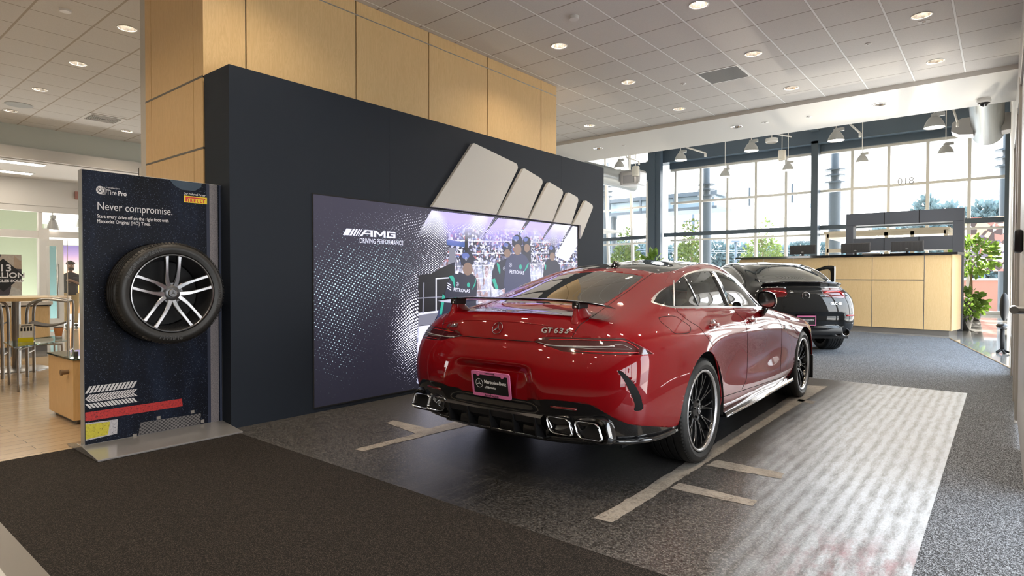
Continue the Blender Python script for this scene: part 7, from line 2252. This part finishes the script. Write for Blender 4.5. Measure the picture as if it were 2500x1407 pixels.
# glass entrance door with bar handles
t = thing('glass_door', 'open white framed glass door with long vertical bar handle', 'door', (0, 0, 0))
XD = -17.6
ya, yb2 = lx(112, 700, XD).y, lx(155, 700, XD).y; zt2 = lx(135, 585, XD).z
b = B()
b.box(XD-.03, XD+.03, yb2-.13, yb2, .02, zt2); b.box(XD-.03, XD+.03, ya-.12, ya, .02, zt2); b.box(XD-.03, XD+.03, ya, yb2-.13, zt2-.16, zt2); b.box(XD-.03, XD+.03, ya, yb2-.13, .02, .30)
b.out('door_frame', M['white_gloss'], t)
b = B(); b.quad((XD, ya, .3), (XD, yb2-.13, .3), (XD, yb2-.13, zt2-.16), (XD, ya, zt2-.16)); b.out('glass', M['window_glass'], t, fix=False)
yh = lx(139, 700, XD).y
b = B(); b.tube([(XD+.09, yh, .30), (XD+.09, yh, lx(139, 645, XD).z)], .022, 8); b.tube([(XD+.0, yh, .9), (XD+.09, yh, .9)], .015, 8); b.tube([(XD+.0, yh, lx(139, 660, XD).z), (XD+.09, yh, lx(139, 660, XD).z)], .015, 8); b.out('bar_handle', M['brushed'], t, True)
# sunset mural and glowing panels standing in for the bright transom beyond the door
b = B(); XM = -21.3
mm = mat('sunset_print', (.3, .2, .4), .6); n = N(mm); Z = n.xyz(n.coord('Object'))[2]
n.base(n.ramp(n.math('DIVIDE', n.math('SUBTRACT', Z, .6), 1.7), [(0, (.30, .14, .05)), (.35, (.85, .36, .12)), (.55, (.80, .50, .42)), (.8, (.30, .22, .42)), (1, (.10, .09, .28))]))
ym0, ym1 = lx(154, 640, XM).y, lx(190, 640, XM).y+2
b.box(XM, XM+.04, ym0, ym1, .2, lx(170, 600, XM).z); o = b.out('sunset_mural', mm, None); tag(o, 'purple to orange sunset print on the wall behind the standing man', 'mural')
b = B(); yk = lx(106, 700, XM).y
mmt = mat('teal_wrap', (.07, .15, .15), .5)
b.box(XM-.02, XM+.03, yk, ym0-.02, 0, lx(130, 600, XM).z); o = b.out('teal_panel', mmt, None); tag(o, 'pale teal panel seen through the glass door', 'panel')
b = B(); b.box(XM-.02, XM+.02, yk, ym1, lx(140, 597, XM).z, lx(140, 565, XM).z-.0); o = b.out('sky_panel', M['tube_glow'] if False else mat('transom_glow_panel', (1, 1, 1), .5, emit=(.9, 1, .92), estr=.45), None); o['kind'] = 'structure'; o.name = 'window_4'
b = B(); b.box(XM-.02, XM+.02, yk, ym1, lx(140, 548, XM).z, lx(140, 518, XM).z); o = b.out('window_5', bpy.data.materials['transom_glow_panel'], None); o['kind'] = 'structure'
for px, py, dpx, lb in ((129, 562, 24, 'bell pendant seen through the transom at left, nearest the post'), (197, 556, 20, 'bell pendant seen through the transom at left, beside the tyre board')):
    pend(px, py, dpx, lb, 3.62, .24, 'pendants beyond the transom')
# exit sign and wall box near the pillar
q = lx(187, 478, XP+.12)
b = B(); b.box(q.x, q.x+.05, q.y-.04, q.y+.30, q.z-.09, q.z+.10); o = b.out('exit_sign', mat('exit_red', (.36, .16, .13), .5), None); tag(o, 'small red sign box on far wall, half hidden by the tyre board', 'sign')
q = ony(329, 424, 2.62)
t = thing('wall_sign', 'small white sign plate with dark clip projecting from the white pillar', 'sign', (-7.13, 2.62, q.z))
b = B(); b.box(-.38, -.002, -.012, .012, -.045, .045); b.out('sign_face', M['white_gloss'], t)
b = B(); b.box(-.26, -.05, -.02, .02, .045, .065); b.box(-.385, -.375, -.015, .015, -.045, .045); b.out('clip', M['black_satin'], t)

# ------------------------------------------------------------------ standing man
pq = lx(174, 668, -18.7)
D_ = (pq-C0).dot(fwd)
t = thing('person', 'bearded man in black polo shirt and khaki trousers, hand on chest', 'person', (-18.75, pq.y, 0), math.radians(-95))
# local: faces +y ; x to his right hand
zh = CAM_H-(640-678)/FPX*D_
S = zh/1.80
def skin_body(name, joints, edges, m, parent, sub=2, root=0):
    me = bpy.data.meshes.new(name)
    me.from_pydata([tuple(Vector(j[0])*S) for j in joints], edges, [])
    o = bpy.data.objects.new(name, me); link(o, parent); me.materials.append(m)
    md = o.modifiers.new('skin', 'SKIN'); md.use_smooth_shade = True
    sl = me.skin_vertices[0].data if me.skin_vertices else None
    if sl is None:
        me.attributes.new if False else None
    return o, md
def limb(b, pts, rs, n=14, flat_=1.0):
    """tapering limb along pts"""
    P = [Vector(p)*S for p in pts]; k = 5
    Q = smooth_path(P, k); R_ = []
    for i in range(len(Q)):
        t_ = i/k; j = min(int(t_), len(rs)-2); u = t_-j; R_.append((rs[j]*(1-u)+rs[j+1]*u)*S)
    b.tube(Q, R_, n)
b = B()
# bare skin: head, neck, arms, hands as one body mesh
rows = []
prof = [(0.0, 1.800), (.045, 1.793), (.068, 1.765), (.077, 1.72), (.077, 1.68), (.072, 1.64), (.062, 1.60), (.048, 1.575), (.050, 1.54), (.055, 1.50), (.075, 1.46)]
for r_, z in prof:
    rows.append([Vector((max(r_, .002)*.95*math.cos(a), max(r_, .002)*1.18*math.sin(a)*(1.05 if z > 1.58 else .95)+(.015 if z > 1.58 else -.01), z))*S for a in [2*PI*i/24 for i in range(24)]])
b.grid(rows, False, True)
b.sphere(Vector((0, .105, 1.665))*S, .018*S, 10, 8, (.8, 1.2, 1.5))          # nose
for sg in (-1, 1): b.sphere(Vector((sg*.078, .0, 1.675))*S, .022*S, 10, 8, (.4, .8, 1.4))   # ears
# right arm hanging, left arm across the chest
limb(b, [(.20, 0, 1.42), (.24, -.02, 1.28), (.265, -.02, 1.14), (.27, .03, 1.0), (.265, .08, .88)], [.05, .046, .040, .034, .026])
limb(b, [(-.20, 0, 1.42), (-.25, -.01, 1.28), (-.255, .03, 1.16), (-.14, .15, 1.20), (-.02, .175, 1.27)], [.05, .046, .040, .034, .026])
def hand(b, wr, d, nrm, curl):
    wr, d, nrm = Vector(wr), Vector(d).normalized(), Vector(nrm).normalized(); s_ = d.cross(nrm)
    limb(b, [wr, wr+d*.05, wr+d*.09], [.026, .034, .032], 12)
    for i, L_ in enumerate((.065, .075, .070, .055)):
        o_ = wr+d*.085+s_*(-.027+.018*i)
        limb(b, [o_, o_+d*L_*.5-nrm*curl*.01, o_+d*L_*.85-nrm*curl*.035], [.010, .009, .007], 8)
    o_ = wr+d*.03-s_*.03
    limb(b, [o_, o_-s_*.03+d*.025, o_-s_*.035+d*.055-nrm*.01], [.012, .011, .008], 8)
hand(b, (.265, .08, .88), (0, .15, -1), (1, 0, 0), 1)
hand(b, (-.02, .175, 1.27), (1, .05, .25), (0, 1, .1), 1)
body_p = b.out('body', M['skin'], t, True)
b = B()
for sg in (-1, 1):
    b.sphere(Vector((sg*.030, .098, 1.690))*S, .011*S, 10, 8)
b.out('eyes', M['white_ink'], body_p, True)
b = B()
for sg in (-1, 1): b.sphere(Vector((sg*.030, .108, 1.690))*S, .006*S, 8, 6); b.box(*(S*v for v in (sg*.030-.018, sg*.030+.018, .098, .106, 1.712, 1.718)))
b.box(*(S*v for v in (-.022, .022, .100, .108, 1.622, 1.628)))
b.out('face_features', M['hair'], body_p)
b = B(); rnd = random.Random(4)
for k in range(90):
    a = rnd.uniform(0, 2*PI); e_ = rnd.uniform(.15, 1.45)
    b.ico(Vector((.088*math.cos(a)*math.cos(e_)*1.0, .098*math.sin(a)*math.cos(e_)-.005, 1.725+.085*math.sin(e_)))*S, .026*S, 1)
b.out('hair', M['hair'], t, True)
b = B()
for k in range(60):
    a = rnd.uniform(.10*PI, .90*PI); z = rnd.uniform(1.565, 1.635)
    b.ico(Vector((.066*math.cos(a), .083*math.sin(a)+.012, z))*S, .016*S, 1)
b.out('beard', M['hair'], t, True)
b = B(); rows = []
for z, rx, ry in ((.88, .165, .12), (.95, .170, .125), (1.10, .165, .12), (1.25, .185, .13), (1.38, .205, .125), (1.44, .19, .11), (1.48, .12, .085), (1.505, .065, .062)):
    rows.append([Vector((rx*math.copysign(abs(math.cos(a))**.85, math.cos(a)), ry*math.sin(a), z))*S for a in [2*PI*i/28 for i in range(28)]])
b.grid(rows, False, True)
limb(b, [(.17, 0, 1.43), (.225, -.01, 1.33), (.255, -.02, 1.20)], [.075, .072, .064]); limb(b, [(-.17, 0, 1.43), (-.235, -.01, 1.33), (-.255, .0, 1.21)], [.075, .072, .064])
sh_ = b.out('polo_shirt', M['shirt'], t, True, sharp=1.2)
b = B(); b.box(*(S*v for v in (-.13, -.04, .128, .134, 1.352, 1.360))); b.out('chest_logo', WI, sh_)
b = B()
for sg in (-1, 1): limb(b, [(sg*.09, 0, .93), (sg*.10, .01, .70), (sg*.105, .01, .48), (sg*.105, -.01, .10)], [.105, .090, .070, .062])
b.out('trousers', M['khaki'], t, True)
for sg in (-1, 1):
    b = B(); b.sphere(Vector((sg*.105, .05, .045))*S, 1, 16, 10, (.05*S, .14*S, .045*S)); b.out('shoe', M['black_satin'], t, True)
